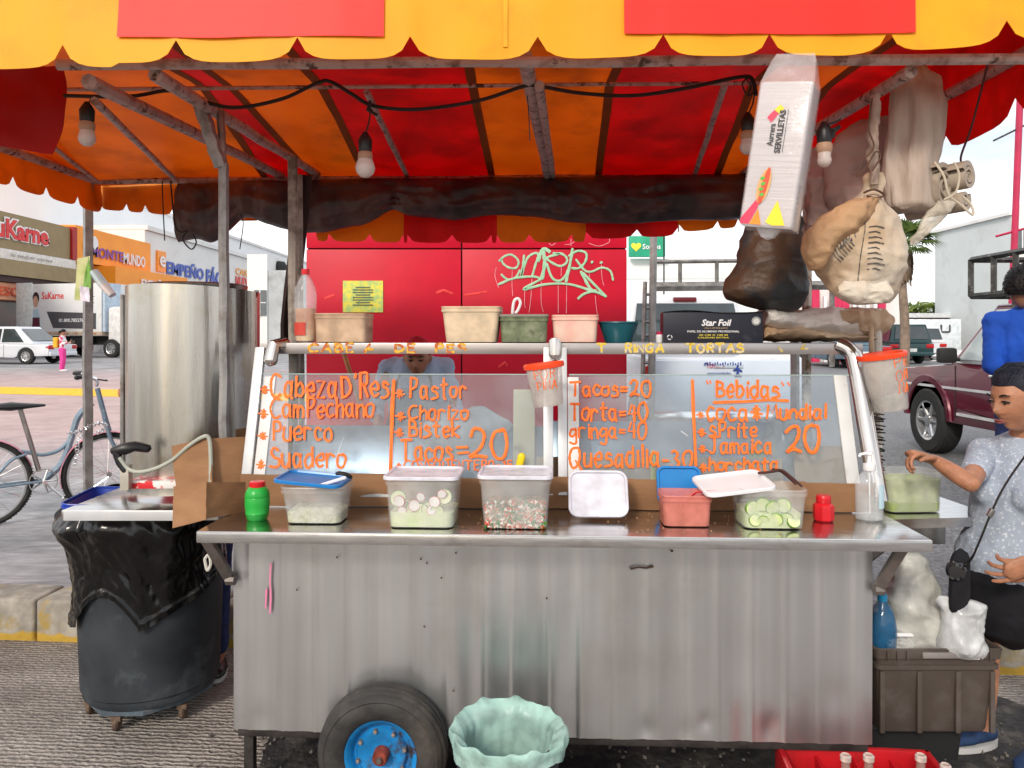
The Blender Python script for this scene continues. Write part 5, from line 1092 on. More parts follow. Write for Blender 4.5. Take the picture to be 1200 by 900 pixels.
# white pickup seen from behind
wpaint = mat('white car paint', (.66, .68, .72), .3, 0, .04, 3, coat=.4, dirt=(.5, .5, .5), dscale=3)
wp = thing('pickup_truck', 'white pickup truck seen from behind the cart with a closed tailgate and ladder rack', 'pickup truck', (2.22, 10.4, .2), R(90))
low2 = [(-2.45, .45), (-2.47, 1.16), (-.6, 1.18), (1.15, 1.18), (2.4, 1.0), (2.55, .45), (2.1, .42)] + list(reversed(arch(1.7, .42, .42))) + [(1.2, .40), (-1.15, .42)] + list(reversed(arch(-1.55, .42, .42))) + [(-2.0, .45)]
body_mesh(low2, .82, .04).build('body', wpaint, wp)
cabin_mesh([(-.65, 1.14), (1.25, 1.14)], [(-.5, 1.92), (.75, 1.92)], .80, .66).build('cab', wpaint, wp)
quad_on(wp, 'rear_window', [(-.64, .70, 1.22), (-.64, -.70, 1.22), (-.53, -.62, 1.80), (-.53, .62, 1.80)], glass_d, (-.03, 0, 0))
mb = MB(); mb.box((-.53, 0, 1.85), (.04, .30, .06), bev=.015); mb.build('brake_light', mat('dark red lens', (.12, .01, .015), .2), wp)
tg = MB(); tg.box((-2.50, 0, .84), (.05, 1.58, .60), bev=.03); tgo = tg.build('tailgate', mat('pale blue white paint', (.60, .68, .78), .3, 0, .03, 3, coat=.4), wp)
mb = MB(); mb.box((-2.53, 0, 1.08), (.02, .30, .05), bev=.012); mb.build('latch', mat('grey latch', (.5, .57, .66), .4), tgo)
for s in (1, -1):
    mb = MB(); mb.box((-2.50, s*.805, .90), (.05, .10, .36), bev=.02); mb.build('tail_light', mat('red lens', (.45, .01, .01), .2), wp)
    for x in (1.7, -1.55): car_wheel(wp, x, s*.73, .37, .37, .22, 1 if s < 0 else -1)
mb = MB(); mb.box((-2.6, 0, .55), (.10, 1.7, .16), bev=.04); mb.build('bumper', chrome, wp)
TX = 7.862   # tailgate face y
fx = on_plane((0, TX, 1), (0, -1, 0)); bl_ = mat('blue sticker ink', (.02, .06, .30), .5); 
o = fx(828, 431.5); text_mb('TOYOTA', o, (1, 0, 0), (0, 0, 1), .19, .045, bold=.01).build('lettering', mat('red sticker ink', (.6, .03, .03), .5), wp, world=True)
o = fx(829, 440); text_mb('oportunidades', o, (1, 0, 0), (0, 0, 1), .24, .04).build('lettering', bl_, wp, world=True)
mb = MB(); ribbons(mb, [[(826, 425.5 + (k % 2)*1.2), (829, 425.5)] for k in range(1)] + [[(826 + 3*k, 426 - (k % 3)*.8), (826 + 3*k, 428)] for k in range(15)], 1.6, fx, (0, -1, 0), lift=.002)
ribbons(mb, [[(864, 430), (865, 441)], [(860, 434), (864, 432), (869, 435)], [(862, 441), (864, 437), (868, 441)], [(864, 428.6), (865, 428.8)]], 2.8, fx, (0, -1, 0), lift=.002); mb.build('sticker', bl_, wp, world=True)
wr = thing('ladder_rack', 'rusty grey pipe rack standing over the white pickup behind the shelf', 'rack', (2.22, 8.5, 1.3))
def px8(px, py, d=8.3): return W(px, py, d)
rg = mat('grey rack pipe', (.22, .21, .20), .6, .3, .3, 10, dirt=(.10, .07, .05), dscale=14)
bar(px8(762, 307), px8(985, 304), .022, wr, rg); bar(px8(762, 336), px8(985, 334), .05, wr, rg)
for x in (797, 840, 885, 930, 975): bar(px8(x, 306), px8(x, 334), .022, wr, rg)
for x in (765, 975): bar(px8(x, 306), W(x, 430, 8.3), .03, wr, rg)
bar(px8(762, 307, 9.6), px8(985, 304, 9.6), .022, wr, rg)
# leaning aluminium ladder beside the kiosk
ld = thing('ladder', 'grey expanded metal ladder standing between the red wall and the white pickup', 'ladder', W(760, 420, 6.2))
bar(W(766, 275, 6.2), W(762, 560, 6.2), .03, ld, pole_grey, 'rail'); bar(W(756, 330, 6.2), W(750, 560, 6.2), .018, ld, pole_grey, 'rail')
for k in range(12): bar(W(755, 345 + k*16, 6.2), W(764, 345 + k*16, 6.2), .012, ld, pole_grey, 'rung')
# parked teal suv and a white car far right
def small_car(name, label, loc, rz, L_, hw, h, paint, back='suv', group=None, plate=True):
    t = thing(name, label, 'car', loc, rz, group); hb = h * .55
    lw = [(-L_/2, .32), (-L_/2 - .02, hb*.95), (L_*.30, hb), (L_/2 - .15, hb*.88), (L_/2, .45), (L_/2 - .02, .28)] + list(reversed(arch(L_*.31, .30, .35))) + [(-L_*.18, .24)] + list(reversed(arch(-L_*.29, .30, .35)))
    body_mesh(lw, hw, .05).build('body', paint, t)
    if back == 'suv': base = [(-L_/2 + .02, hb*.96), (L_*.26, hb)]; rf_ = [(-L_/2 + .18, h), (L_*.08, h)]
    else: base = [(-L_*.36, hb*.97), (L_*.26, hb)]; rf_ = [(-L_*.18, h), (L_*.07, h)]
    cabin_mesh(base, rf_, hw*.96, hw*.76).build('cabin', paint, t)
    x0, x1 = base[0][0], rf_[0][0]; a, b = .16, .86
    quad_on(t, 'rear_window', [(x0+(x1-x0)*a, hw*.80, hb+(h-hb)*a), (x0+(x1-x0)*a, -hw*.80, hb+(h-hb)*a), (x0+(x1-x0)*b, -hw*.68, hb+(h-hb)*b), (x0+(x1-x0)*b, hw*.68, hb+(h-hb)*b)], glass_d, (-.03, 0, .01))
    x2, x3 = base[1][0], rf_[1][0]
    quad_on(t, 'windshield', [(x2+(x3-x2)*a, -hw*.8, hb+(h-hb)*a), (x2+(x3-x2)*a, hw*.8, hb+(h-hb)*a), (x2+(x3-x2)*b, hw*.68, hb+(h-hb)*b), (x2+(x3-x2)*b, -hw*.68, hb+(h-hb)*b)], glass_d, (.03, 0, .01))
    for s in (1, -1):
        def sd(x, z): return Vector((x, s*(hw*.965 - hw*.20*(z-hb)/(h-hb)), z))
        q0, q1 = hb + .05, h - .09; xm = (x1 + x3) / 2
        quad_on(t, 'window', [sd(x0 + (x1-x0)*.35 + .12, q0), sd(xm - .04, q0), sd(xm - .04, q1), sd(x1 + .08, q1)][::s], glass_d, (0, s*.006, 0)); quad_on(t, 'window', [sd(xm + .04, q0), sd(x2 - .18, q0), sd(x3 - .02, q1), sd(xm + .04, q1)][::s], glass_d, (0, s*.006, 0))
        for x in (L_*.31, -L_*.29): car_wheel(t, x, s*(hw - .10), .31, .31, .2, 1 if s < 0 else -1, 10)
        mb = MB(); mb.box((-L_/2 + .06, s*(hw - .16), hb*.82), (.20, .32, .17), bev=.05); mb.build('tail_light', MATS['red lens'], t)
        mb = MB(); mb.box((L_/2 - .22, s*(hw - .2), hb*.76), (.3, .34, .13), bev=.04); mb.build('headlight', glass_l, t)
        mb = MB(); mb.box((x2 - .25, s*(hw + .06), hb + .08), (.08, .16, .11), bev=.03); mb.build('mirror', paint, t)
        for x in (xm, xm + .62): mb = MB(); mb.box((x - .3 if x > xm else x - .15, s*(hw + .001), hb*.62), (.012, .008, hb*.62)); mb.build('door_gap', blackt, t)
    if plate: mb = MB(); mb.box((-L_/2 - .03, 0, hb*.62), (.02, .34, .16), bev=.004); mb.build('number_plate', mat('plate', (.6, .62, .62), .5), t)
    mb = MB(); mb.box((-L_/2 - .02, 0, .40), (.08, hw*1.9, .16), bev=.03); mb.build('bumper', paint, t)
    return t
teal = mat('teal car paint', (.012, .05, .055), .3, .2, .1, 2, coat=.5)
small_car('parked_car', 'dark teal suv seen from behind between the hanging tub and the maroon pickup', (1058-600, 0, 0) and ((1057-600)*30/900+.25, 32, lot_z(30)), R(92), 4.3, .86, 1.55, teal)
small_car('parked_car', 'white car parked in front of the teal suv, only its rear corner showing', ((1100-600)*33/900, 36, lot_z(30)), R(88), 4.4, .86, 1.5, wpaint)
small_car('parked_car', 'blue grey car past the stained pole beyond the paper stack', ((1014-600)*26/900, 28, lot_z(28)), R(90), 4.2, .85, 1.45, mat('blue grey paint', (.10, .16, .22), .3, .1, .1, 2, coat=.5), back='sedan')
sed = small_car('parked_car', 'white sedan with red tail lights parked at the far left before the shops', (-20.0, 30.6, lot_z(30)), R(176), 4.4, .86, 1.46, wpaint, back='sedan')
# ------------------------------------------------------------------ box truck
bx = thing('box_truck', 'white box truck with a printed side parked in front of the shops at the left', 'truck', ((90-600)*40/900, 40, lot_z(40)), R(-14))
BL, BH = 5.15, 2.45
def tl(x, z, y=-1.2): return Vector((x, y, z))
mb = MB(); mb.box((0, 0, 1.28 + BH/2), (BL, 2.3, BH), bev=.03); mb.build('cargo_box', mat('white truck panel', (.70, .71, .72), .5, 0, .04, 2, dirt=(.5, .48, .45), dscale=2, dlo=.6), bx)
mb = MB(); mb.box((-BL/2 + .46, -1.17, 1.28 + BH/2 + .04), (.98, .05, BH + .05), bev=.01); mb.build('side_door', mat('pale green white', (.66, .70, .68), .5), bx)
mb = MB(); mb.box((0, -.02, 1.20), (BL + .1, 2.34, .20), bev=.02); mb.build('rail', mat('tan rail', (.46, .36, .28), .7), bx)
for k in range(9): mb = MB(); mb.box((-2.2 + k*.55, -1.20, 1.20), (.14, .02, .05)); mb.build('rail_light', mat('rust orange lens', (.45, .16, .06), .4), bx)
mb = MB(); mb.box((0, .1, .85), (BL*.96, 1.4, .45), bev=.03); mb.box((1.2, -.95, .75), (1.1, .3, .5), bev=.03); mb.build('chassis', blackt, bx)
mb = MB(); mb.box((BL/2 + .12, -.6, 1.28 + BH/2), (.14, 1.1, BH), bev=.03); mb.build('corner_post', mat('light blue grey', (.45, .55, .65), .5), bx)
mb = MB(); mb.box((BL/2 + 1.1, 0, 1.6), (1.7, 2.1, 1.9), bev=.2); mb.build('cabin', mat('truck white', (.72, .72, .72), .4), bx)
for x in (-1.3, -.45, 3.1):
    for s in (1, -1): car_wheel(bx, x, s*1.0, .46, .46, .3, 1 if s < 0 else -1)
X_, Z_ = (1, 0, 0), (0, 0, 1)
def onbx(o): return o
o = text_mb('SuKarne', (-1.05, -1.155, 2.95), X_, Z_, 1.35, .36, bold=.02).build('lettering', mat('red sign paint', (.75, .03, .03), .5), bx)
mb = MB(); mb.add([tl(-.75, 2.32, -1.155), tl(2.25, 2.22, -1.155), tl(2.25, 1.42, -1.155), tl(-.35, 1.48, -1.155)], [(0, 1, 2, 3)]); mb.build('dark_band', mat('charcoal print', (.07, .07, .08), .5), bx, smooth=False)
text_mb('01.800.7852763', (.02, -1.165, 1.78), X_, Z_, 1.6, .18, bold=.02).build('lettering', white_p, bx)
for k in range(4): mb = MB(); mb.box((1.85, -1.158, 3.05 - k*.16), (.6 - .1*(k % 2), .004, .035)); mb.build('text_line', blackt, bx)
pf = MB()
def disc(nm, cx, cz, rx_, rz_, m_, y, n=20, a0=0, a1=360):
    mb = MB(); mb.add([Vector((cx + rx_*math.cos(R(a0 + (a1-a0)*k/n)), y, cz + rz_*math.sin(R(a0 + (a1-a0)*k/n)))) for k in range(n)], [tuple(range(n))]); mb.build(nm, m_, bx, smooth=False)
pxx = -1.42
quad_on(bx, 'printed_apron', [(pxx - .20, -1.166, 1.46), (pxx + .27, -1.166, 1.46), (pxx + .24, -1.166, 2.02), (pxx - .18, -1.166, 2.02)], mat('printed maroon', (.10, .02, .04), .5))
quad_on(bx, 'printed_shirt', [(pxx - .20, -1.162, 1.50), (pxx + .32, -1.162, 1.50), (pxx + .20, -1.162, 2.45), (pxx - .15, -1.162, 2.45)], mat('printed blue', (.42, .55, .62), .5))
disc('printed_hair', pxx + .02, 3.02, .20, .30, mat('printed black', (.03, .02, .02), .5), -1.166); disc('printed_face', pxx, 2.83, .155, .29, mat('printed skin', (.55, .33, .24), .5), -1.170)

# ------------------------------------------------------------------ shop row at the left, receding
FK = 27 / 19
def fy(px): return 19 * 900 / (600 - px)
def fz(z): return 1.6 + (z - 1.6) * FK
def fbox(par, nm, y0, y1, z0, z1, m_, out=0.0, back=4.0, bev=0.0):
    mb = MB(); mb.box((-27 + out*FK/2 - back/2, (y0+y1)/2*FK, (fz(z0)+fz(z1))/2), (out*FK + back, (y1-y0)*FK, (z1-z0)*FK), bev=bev); return mb.build(nm, m_, par, world=True, smooth=bev > 0)
khaki = mat('khaki sign board', (.30, .22, .11), .6, 0, .06, 2); cream = mat('cream fascia', (.78, .74, .70), .6); dk = mat('shadowed soffit', (.06, .03, .03), .7)  # soffit colour carries the shadow under the canopy board
peach = mat('peach sign board', (.95, .45, .26), .5, 0, .05, 2, emit=.0); orangeb = mat('orange facade', (1.0, .33, .02), .5, 0, .06, 1); whitew = mat('white facade', (.78, .77, .75), .7, 0, .04, .5, dirt=(.6, .58, .55), dscale=.6, dlo=.6)
redstr = mat('red stripe', (.40, .01, .01), .5)
def ftext(par, body, px0, px1, z0, z1, m_, out, nm='lettering', bold=.02):
    y0, y1 = fy(px0), fy(px1); return text_mb(body, (-27 + out*FK, y0*FK, fz(z0)), (0, 1, 0), (0, 0, 1), (y1 - y0)*FK, (z1 - z0)*FK, depth=.03, bold=bold).build(nm, m_, par, world=True)
g1 = 'shops in the row across the forecourt'
b1 = thing('shop_building', 'meat shop with a khaki sign board and peach entrance sign at the far left', 'shop', (-28, 38, lot_z(30)), 0, g1)
fbox(b1, 'wall', 16, 32.7, .4, 6.0, cream, 0, 8)
fbox(b1, 'sign_board', 16, fy(68), 4.75, 6.08, khaki, .5); fbox(b1, 'red_edge', fy(68) + .02, fy(74), 4.75, 6.12, redstr, .6)
fbox(b1, 'white_fascia', 16, fy(73.5), 4.33, 4.73, cream, .55); fbox(b1, 'canopy_board', 16, fy(90), 3.72, 4.30, khaki, 1.0); fbox(b1, 'soffit', 16, fy(90), 3.50, 3.70, dk, .9)
fbox(b1, 'entrance_sign', 16, fy(62), 2.86, 3.48, peach, .7); fbox(b1, 'glass_front', 16, fy(30), .5, 2.84, mat('shop dark glass', (.03, .02, .02), .15, 0, .6, 1, col2=(.18, .05, .04), spec=.8), .06)
for k in range(6): fbox(b1, 'door_frame', 17 + k*2.1, 17.12 + k*2.1, .5, 2.84, mat('grey mullion', (.25, .25, .25), .4), .12)
for k in range(5):
    mb = MB(); mb.box((-25.5, 38.5 + k*.8, .45 + .5), (.06, .06, 1.0)); mb.build('post', white_p, b1, world=True)
ftext(b1, 'SuKarne', -35, 40, 5.12, 5.85, mat('sign red', (.70, .02, .02), .4), .56, bold=.03)
ftext(b1, 'SuKarne', -37, 42, 5.06, 5.91, mat('sign white', (.85, .85, .85), .4), .53, bold=.09)
ftext(b1, 'la mejor carne', -5, 45, 4.45, 4.62, mat('faint grey paint', (.55, .52, .5), .6), .56)
ftext(b1, 'A FRESCURA', -60, 27, 3.0, 3.34, mat('sign orange red', (.80, .12, .04), .4), .72)
b2 = thing('shop_building', 'bright orange pawn shop with purple and white lettering behind the grey canopy post', 'shop', (-28, 50, lot_z(35)), 0, g1)
fbox(b2, 'wall', 32.8, 39.2, .4, 6.0, whitew, 0, 8); fbox(b2, 'upper_board', fy(74.5), fy(165), 4.72, 6.25, orangeb, .5); fbox(b2, 'lower_board', fy(104), fy(194), 3.55, 4.68, orangeb, 1.2); fbox(b2, 'dark_strip', fy(104), fy(190), 3.30, 3.52, mat('dark violet', (.06, .03, .12), .6), 1.0); fbox(b2, 'shop_front', 33, 39, .5, 3.25, mat('shop pale glass', (.35, .33, .32), .2, 0, .5, 1), .05)
ftext(b2, 'MONTE', 92, 131, 5.02, 5.50, mat('purple sign', (.22, .05, .35), .4), .55); ftext(b2, 'MUNDO', 131, 157, 4.95, 5.50, white_p, .55); ftext(b2, 'EMPEÑOS', 135, 171, 3.86, 4.36, white_p, 1.25)
mb = MB(); mb.lathe([(.001, .03), (.6, .03), (.63, 0)], (-27+.53*FK, fy(90)*FK, fz(5.42)), 24, M=Matrix.Rotation(R(90), 3, 'Y')); mb.build('logo_disc', mat('blue disc', (.15, .35, .70), .4), b2, world=True)
mb = MB(); mb.lathe([(.001, .03), (.42, .03), (.46, 0)], (-27+.55*FK, fy(96)*FK, fz(5.62)), 20, M=Matrix.Rotation(R(90), 3, 'Y')); mb.build('logo_disc', white_p, b2, world=True)
b3 = thing('shop_building', 'long white shop with big blue lettering and orange logo above the steel boiler', 'shop', (-28, 68, lot_z(48)), 0, g1)
fbox(b3, 'wall', 39.3, 56, .4, 6.95, whitew, .2, 9); fbox(b3, 'parapet', 39.3, 56.1, 6.97, 7.2, whitew, .35, 9.2)
fbox(b3, 'shop_front', 40, 55, .5, 3.2, MATS['shop pale glass'], .28)
ftext(b3, 'EMPEÑO', 190, 234, 4.9, 5.75, mat('sign blue', (.03, .08, .45), .4), .25, bold=.03); ftext(b3, 'FÁCIL', 237, 262, 4.7, 5.85, MATS['sign blue'], .25, bold=.04); ftext(b3, 'CASA', 272, 290, 5.7, 6.15, mat('sign orange', (.9, .35, .02), .4), .25); ftext(b3, 'NUEVO', 272, 291, 4.95, 5.6, MATS['sign red'], .25, bold=.03)
ftext(b3, 'DE EMPEÑO', 272, 291, 4.55, 4.85, MATS['sign orange'], .25)
fbox(b3, 'logo', fy(178), fy(188), 4.95, 6.05, mat('orange logo', (.95, .30, .02), .4), .3); ftext(b3, 'e', 180, 187, 5.2, 5.8, white_p, .33)
# pale roofs above the row
b4 = thing('warehouse', 'big pale warehouse roof rising behind the shop row at the left', 'warehouse', (-40, 60, .4))
mb = MB(); mb.box((-60, 92, 6.6), (52, 90, 13.4)); mb.build('wall', mat('pale roof sheet', (.85, .86, .87), .6, 0, .03, .3), b4, world=True, smooth=False)
mb = MB(); mb.box((-60, 92, 13.45), (52.4, 90.4, .3)); mb.build('cornice', whitew, b4, world=True, smooth=False)
b5 = thing('grey_building', 'light grey concrete building with one window right of the steel boiler top', 'building', ((322-600)*46/900, 49, .4))
mb = MB(); mb.box(((325-600)*46/900, 49, 2.9), (3.2, 6, 5.1)); mb.build('wall', mat('grey render', (.44, .46, .47), .8, 0, .12, .8, bump=.2, dirt=(.28, .29, .29), dscale=.9, dlo=.5), b5, world=True, smooth=False)
mb = MB(); mb.box(((302-600)*46/900, 48.4, 3.4), (1.2, 5, 6.0)); mb.build('wall', whitew, b5, world=True, smooth=False)
f_ = MB(); f_.box(((306-600)*46/900, 45.85, 3.5), (.7, .1, 1.5)); f_ = f_.build('window', mat('window dark', (.12, .14, .15), .2), b5, world=True, smooth=False)
mb = MB(); mb.box(((306-600)*46/900, 45.79, 3.5), (.05, .04, 1.5)); mb.box(((306-600)*46/900, 45.785, 3.5), (.7, .03, .05)); mb.build('frame', white_p, f_, world=True)
mb = MB(); mb.lathe([(.001, 5.45), (.42, 5.45), (.45, 5.9), (.3, 6.15), (.001, 6.2)], ((322-600)*47/900, 48, 0), 16); mb.build('water_tank', blackt, b5, world=True)

# ------------------------------------------------------------------ right and centre background
wf = thing('white_fence', 'white boarded wall under the green sign behind the red kiosk', 'wall', W(790, 420, 13))
for k in range(7):
    mb = MB(); mb.box(((790-600)*13/900, 13, .45 + k*.36 + .1), (3.6, .08, .345), bev=.01); mb.build('board', mat('white board', (.80, .80, .78), .6, 0, .04, 3), wf, world=True)
sg = thing('green_sign', 'green sign with a small yellow heart and white lettering above the white wall', 'sign', W(758, 300, 12.8))
a, b = W(737, 301, 12.8), W(779, 277, 12.8)
mb = MB(); mb.box(((a.x+b.x)/2, 12.8, (a.z+b.z)/2), (b.x-a.x, .12, b.z-a.z), bev=.01); mb.build('panel', mat('sign green', (.02, .36, .20), .5), sg, world=True)
text_mb('Somos', W(753, 292, 12.73), (1, 0, 0), (0, 0, 1), .30, .09, bold=.02).build('lettering', white_p, sg, world=True)
mb = MB(); hx = W(745.5, 289, 12.73); pts = []
for k in range(24):
    t = 2*PI*k/24; pts.append(hx + Vector((.0052*16*math.sin(t)**3, 0, .0052*(13*math.cos(t) - 5*math.cos(2*t) - 2*math.cos(3*t) - math.cos(4*t)))))
mb.add(pts, [tuple(range(24))]); mb.build('heart', mat('yellow sign', (.85, .75, .05), .5), sg, world=True, smooth=False)
wire('overhead_wire', [(778, 275, 12), (778, 340, 12), (777, 420, 12)], .012, label='thin vertical wire under the green sign', cat='wire')
# building with pink pillars seen beneath the paper sack
b6 = thing('market_building', 'far low white building with pink pillars and white posts beneath the brown paper sack', 'building', W(1000, 395, 32))
mb = MB(); mb.box(((985-600)*32/900, 34.5, 2.0), (6.0, 4, 3.3)); mb.build('wall', whitew, b6, world=True, smooth=False)
pinkm = mat('pink paint', (.62, .05, .12), .6) if 'pink pillar' not in MATS else None
pinkm = mat('pink pillar paint', (.62, .03, .10), .6)
for x in (958, 984, 993, 1036): mb = MB(); mb.box(((x-600)*32/900, 32.3, 2.0), (.30, .3, 3.2)); mb.build('pillar', pinkm, b6, world=True, smooth=False)
for x in (949, 969, 977, 1003, 1010, 1019, 1028): mb = MB(); mb.box(((x-600)*32/900, 32.2, 1.8), (.14, .14, 2.8)); mb.build('post', white_p, b6, world=True, smooth=False)
for x in (962, 972, 1001, 1014, 1024):
    f_ = MB(); f_.box(((x-600)*32/900, 32.48, 2.2), (.55, .08, .8)); f_ = f_.build('window', MATS['window dark'], b6, world=True, smooth=False); mb = MB(); mb.box(((x-600)*32/900, 32.42, 2.2), (.04, .03, .8)); mb.box(((x-600)*32/900, 32.42, 2.2), (.55, .03, .04)); mb.build('frame', white_p, f_, world=True)
b7 = thing('boundary_wall', 'long low maroon and grey wall beyond the parked cars at the right', 'boundary wall', W(1100, 400, 33))
mb = MB(); mb.box(((1130-600)*38/900, 38.4, 1.45), (13, .3, 2.0)); mb.build('wall', mat('dusky maroon wall', (.20, .09, .10), .8, 0, .1, 1), b7, world=True, smooth=False)
mb = MB(); mb.box(((1130-600)*38/900, 38.3, 2.55), (13, .6, .22)); mb.build('coping', mat('pale grey coping', (.62, .64, .66), .8), b7, world=True, smooth=False)
b8 = thing('white_banner', 'white panel with a dark u shaped mark in front of the maroon wall', 'banner', W(1095, 410, 36))
a, b = W(1063, 413, 36), W(1126, 374, 36); mb = MB(); mb.box(((a.x+b.x)/2, 36, (a.z+b.z)/2), (b.x-a.x, .06, b.z-a.z), bev=.01); mb.build('panel', mat('pale blue white', (.70, .76, .80), .6), b8, world=True)
fb = on_plane((0, 35.96, 1), (0, -1, 0)); mb = MB(); ribbons(mb, [[(1103, 381), (1103, 388), (1104, 389), (1112, 389), (1113, 388), (1113, 381)]], 2.2, fb, (0, -1, 0), lift=.01); mb.build('mark', MATS['charcoal print'], b8, world=True)
b9 = thing('white_building', 'tall white building with a window behind the pink pole at the far right', 'building', W(1185, 400, 34))
mb = MB(); mb.box((27.8, 36.4, 3.6), (12.2, 6, 6.4)); mb.build('wall', mat('grey white wall', (.60, .64, .64), .8, 0, .05, .5, dirt=(.50, .53, .53), dscale=.7), b9, world=True, smooth=False)
mb = MB(); mb.box((28.2, 33.3, 3.7), (12.6, .25, 7.0)); mb.build('front_wall', whitew, b9, world=True, smooth=False)
mb = MB(); mb.box((27.8, 36.4, 6.86), (12.5, 6.2, .14)); mb.build('parapet', whitew, b9, world=True, smooth=False)
for px, py in ((1197, 281), (1197, 325)):
    f_ = MB(); c = W(px, py, 33.1); f_.box(c, (.5, .12, .8)); f_ = f_.build('window', MATS['window dark'], b9, world=True, smooth=False); mb = MB(); mb.box(c + Vector((0, -.07, 0)), (.05, .03, .8)); mb.build('frame', white_p, f_, world=True)
pl = thing('pink_pole', 'tall pink pole with thin cross arms behind the truck rack at the far right', 'pole', (W(1184, 392, 12).x, 12, .2))
mb = MB(); mb.tube([W(1181, 480, 12), W(1196, 100, 12)], .05, 10); mb.build('pole', mat('hot pink enamel', (.46, .015, .07), .4), pl, world=True)
bar(W(1167, 277, 12), W(1215, 264, 12), .018, pl, MATS['hot pink enamel'], 'arm'); bar(W(1164, 165, 12), W(1215, 140, 12), .014, pl, rack_m, 'arm')
# palms, bushes, far trees
frond = mat('palm leaf', (.07, .13, .03), .6, 0, .4, 3, col2=(.16, .22, .05), transl=.25); dead = mat('dead frond', (.26, .18, .12), .9, 0, .3, 3); bark = mat('palm bark', (.22, .16, .12), .9, 0, .25, 6, bump=.5)
def fan_palm(c, h, label, nfr=26, skirt=True, rs=1.0, seed=1, bushy=False):
    rn = random.Random(seed); t = thing('palm_tree', label, 'palm tree', (c[0], c[1], c[2])); C_ = Vector(c)
    mb = MB(); mb.tube([C_ + Vector((.05*math.sin(k), 0, h*k/6)) for k in range(7)], [.26*rs - .015*k*rs for k in range(7)], 10); mb.build('trunk', bark, t, world=True)
    top = C_ + Vector((0, 0, h)); mb = MB()
    for k in range(nfr):
        a = rn.uniform(0, 2*PI); e = rn.uniform(-.5, 1.25); L_ = rn.uniform(1.1, 1.7)*rs; d = Vector((math.cos(a)*math.cos(e), math.sin(a)*math.cos(e), math.sin(e)))
        base = top + d * L_ * .55; mb.tube([top, base], .02*rs, 4); side_ = d.cross(Vector((0, 0, 1))).normalized(); up_ = side_.cross(d)
        for j in range(17):
            q = -1.25 + 2.5*j/16; dr = (d*math.cos(q) + side_*math.sin(q)).normalized(); ln = L_*.75*(1 - .12*abs(q)); tip = base + dr*ln + Vector((0, 0, -.22*ln*(1+abs(q))*.6)); mid = base + dr*ln*.55 + up_*.04; s2 = dr.cross(up_).normalized()*.05*rs
            mb.add([base, mid + s2, tip, mid - s2], [(0, 1, 2, 3)])
    mb.build('crown', frond, t, world=True, smooth=False)
    if skirt:
        mb = MB()
        for k in range(240):
            a = rn.uniform(0, 2*PI); z = rn.uniform(-.1, -1.2)*rs; r_ = .30*rs*(1.35 + z*.35/rs); p = top + Vector((math.cos(a)*r_, math.sin(a)*r_, z)); L_ = rn.uniform(.5, 1.0)*rs; s2 = Vector((-math.sin(a), math.cos(a), 0))*.045*rs
            mb.add([p + s2, p - s2, p + Vector((math.cos(a)*.08 - s2.x*2, math.sin(a)*.08, -L_)), p + Vector((math.cos(a)*.02 + s2.x, s2.y, -L_*.9))], [(0, 1, 2, 3)])
        mb.build('dead_fronds', dead, t, world=True, smooth=False)
    return t
fan_palm(((1059-600)*26/900, 26, .4), 4.2, 'tall fan palm with a skirt of dead fronds beside the brown paper sack', seed=3, nfr=34, rs=.66)
def feather_palm(c, h, label, seed=2, n=16, L0=2.0):
    rn = random.Random(seed); t = thing('palm_tree', label, 'palm tree', c); C_ = Vector(c); top = C_ + Vector((0, 0, h))
    mb = MB(); mb.tube([C_, top], [.16, .12], 8); mb.build('trunk', bark, t, world=True); mb = MB()
    for k in range(n):
        a = 2*PI*k/n + rn.uniform(-.2, .2); L_ = L0*rn.uniform(.8, 1.1); e = rn.uniform(.5, 1.1); d = Vector((math.cos(a), math.sin(a), 0)); P = []
        for j in range(12): s_ = j/11; P.append(top + d*(L_*s_*math.cos(e*.8)) + Vector((0, 0, L_*(s_*math.sin(e) - .85*s_*s_))))
        mb.tube(P, .02, 4); sd_ = d.cross(Vector((0, 0, 1)))
        for j in range(1, 12):
            for s_ in (1, -1):
                for q in (0, .5):
                    p = P[j].lerp(P[j-1], q); tip = p + sd_*s_*.42*(1 - .5*abs(j/11 - .4)) + d*.15 + Vector((0, 0, -.14)); mb.add([p + Vector((0, 0, .01)) + d*.035, tip, p - d*.035], [(0, 1, 2)])
    mb.build('crown', mat('bright palm leaf', (.14, .22, .03), .6, 0, .4, 2, col2=(.28, .34, .05), transl=.3), t, world=True, smooth=False); return t
feather_palm(((1100-600)*41/900, 41, .4), 2.6, 'low feathery palm above the maroon wall at the right', seed=2)
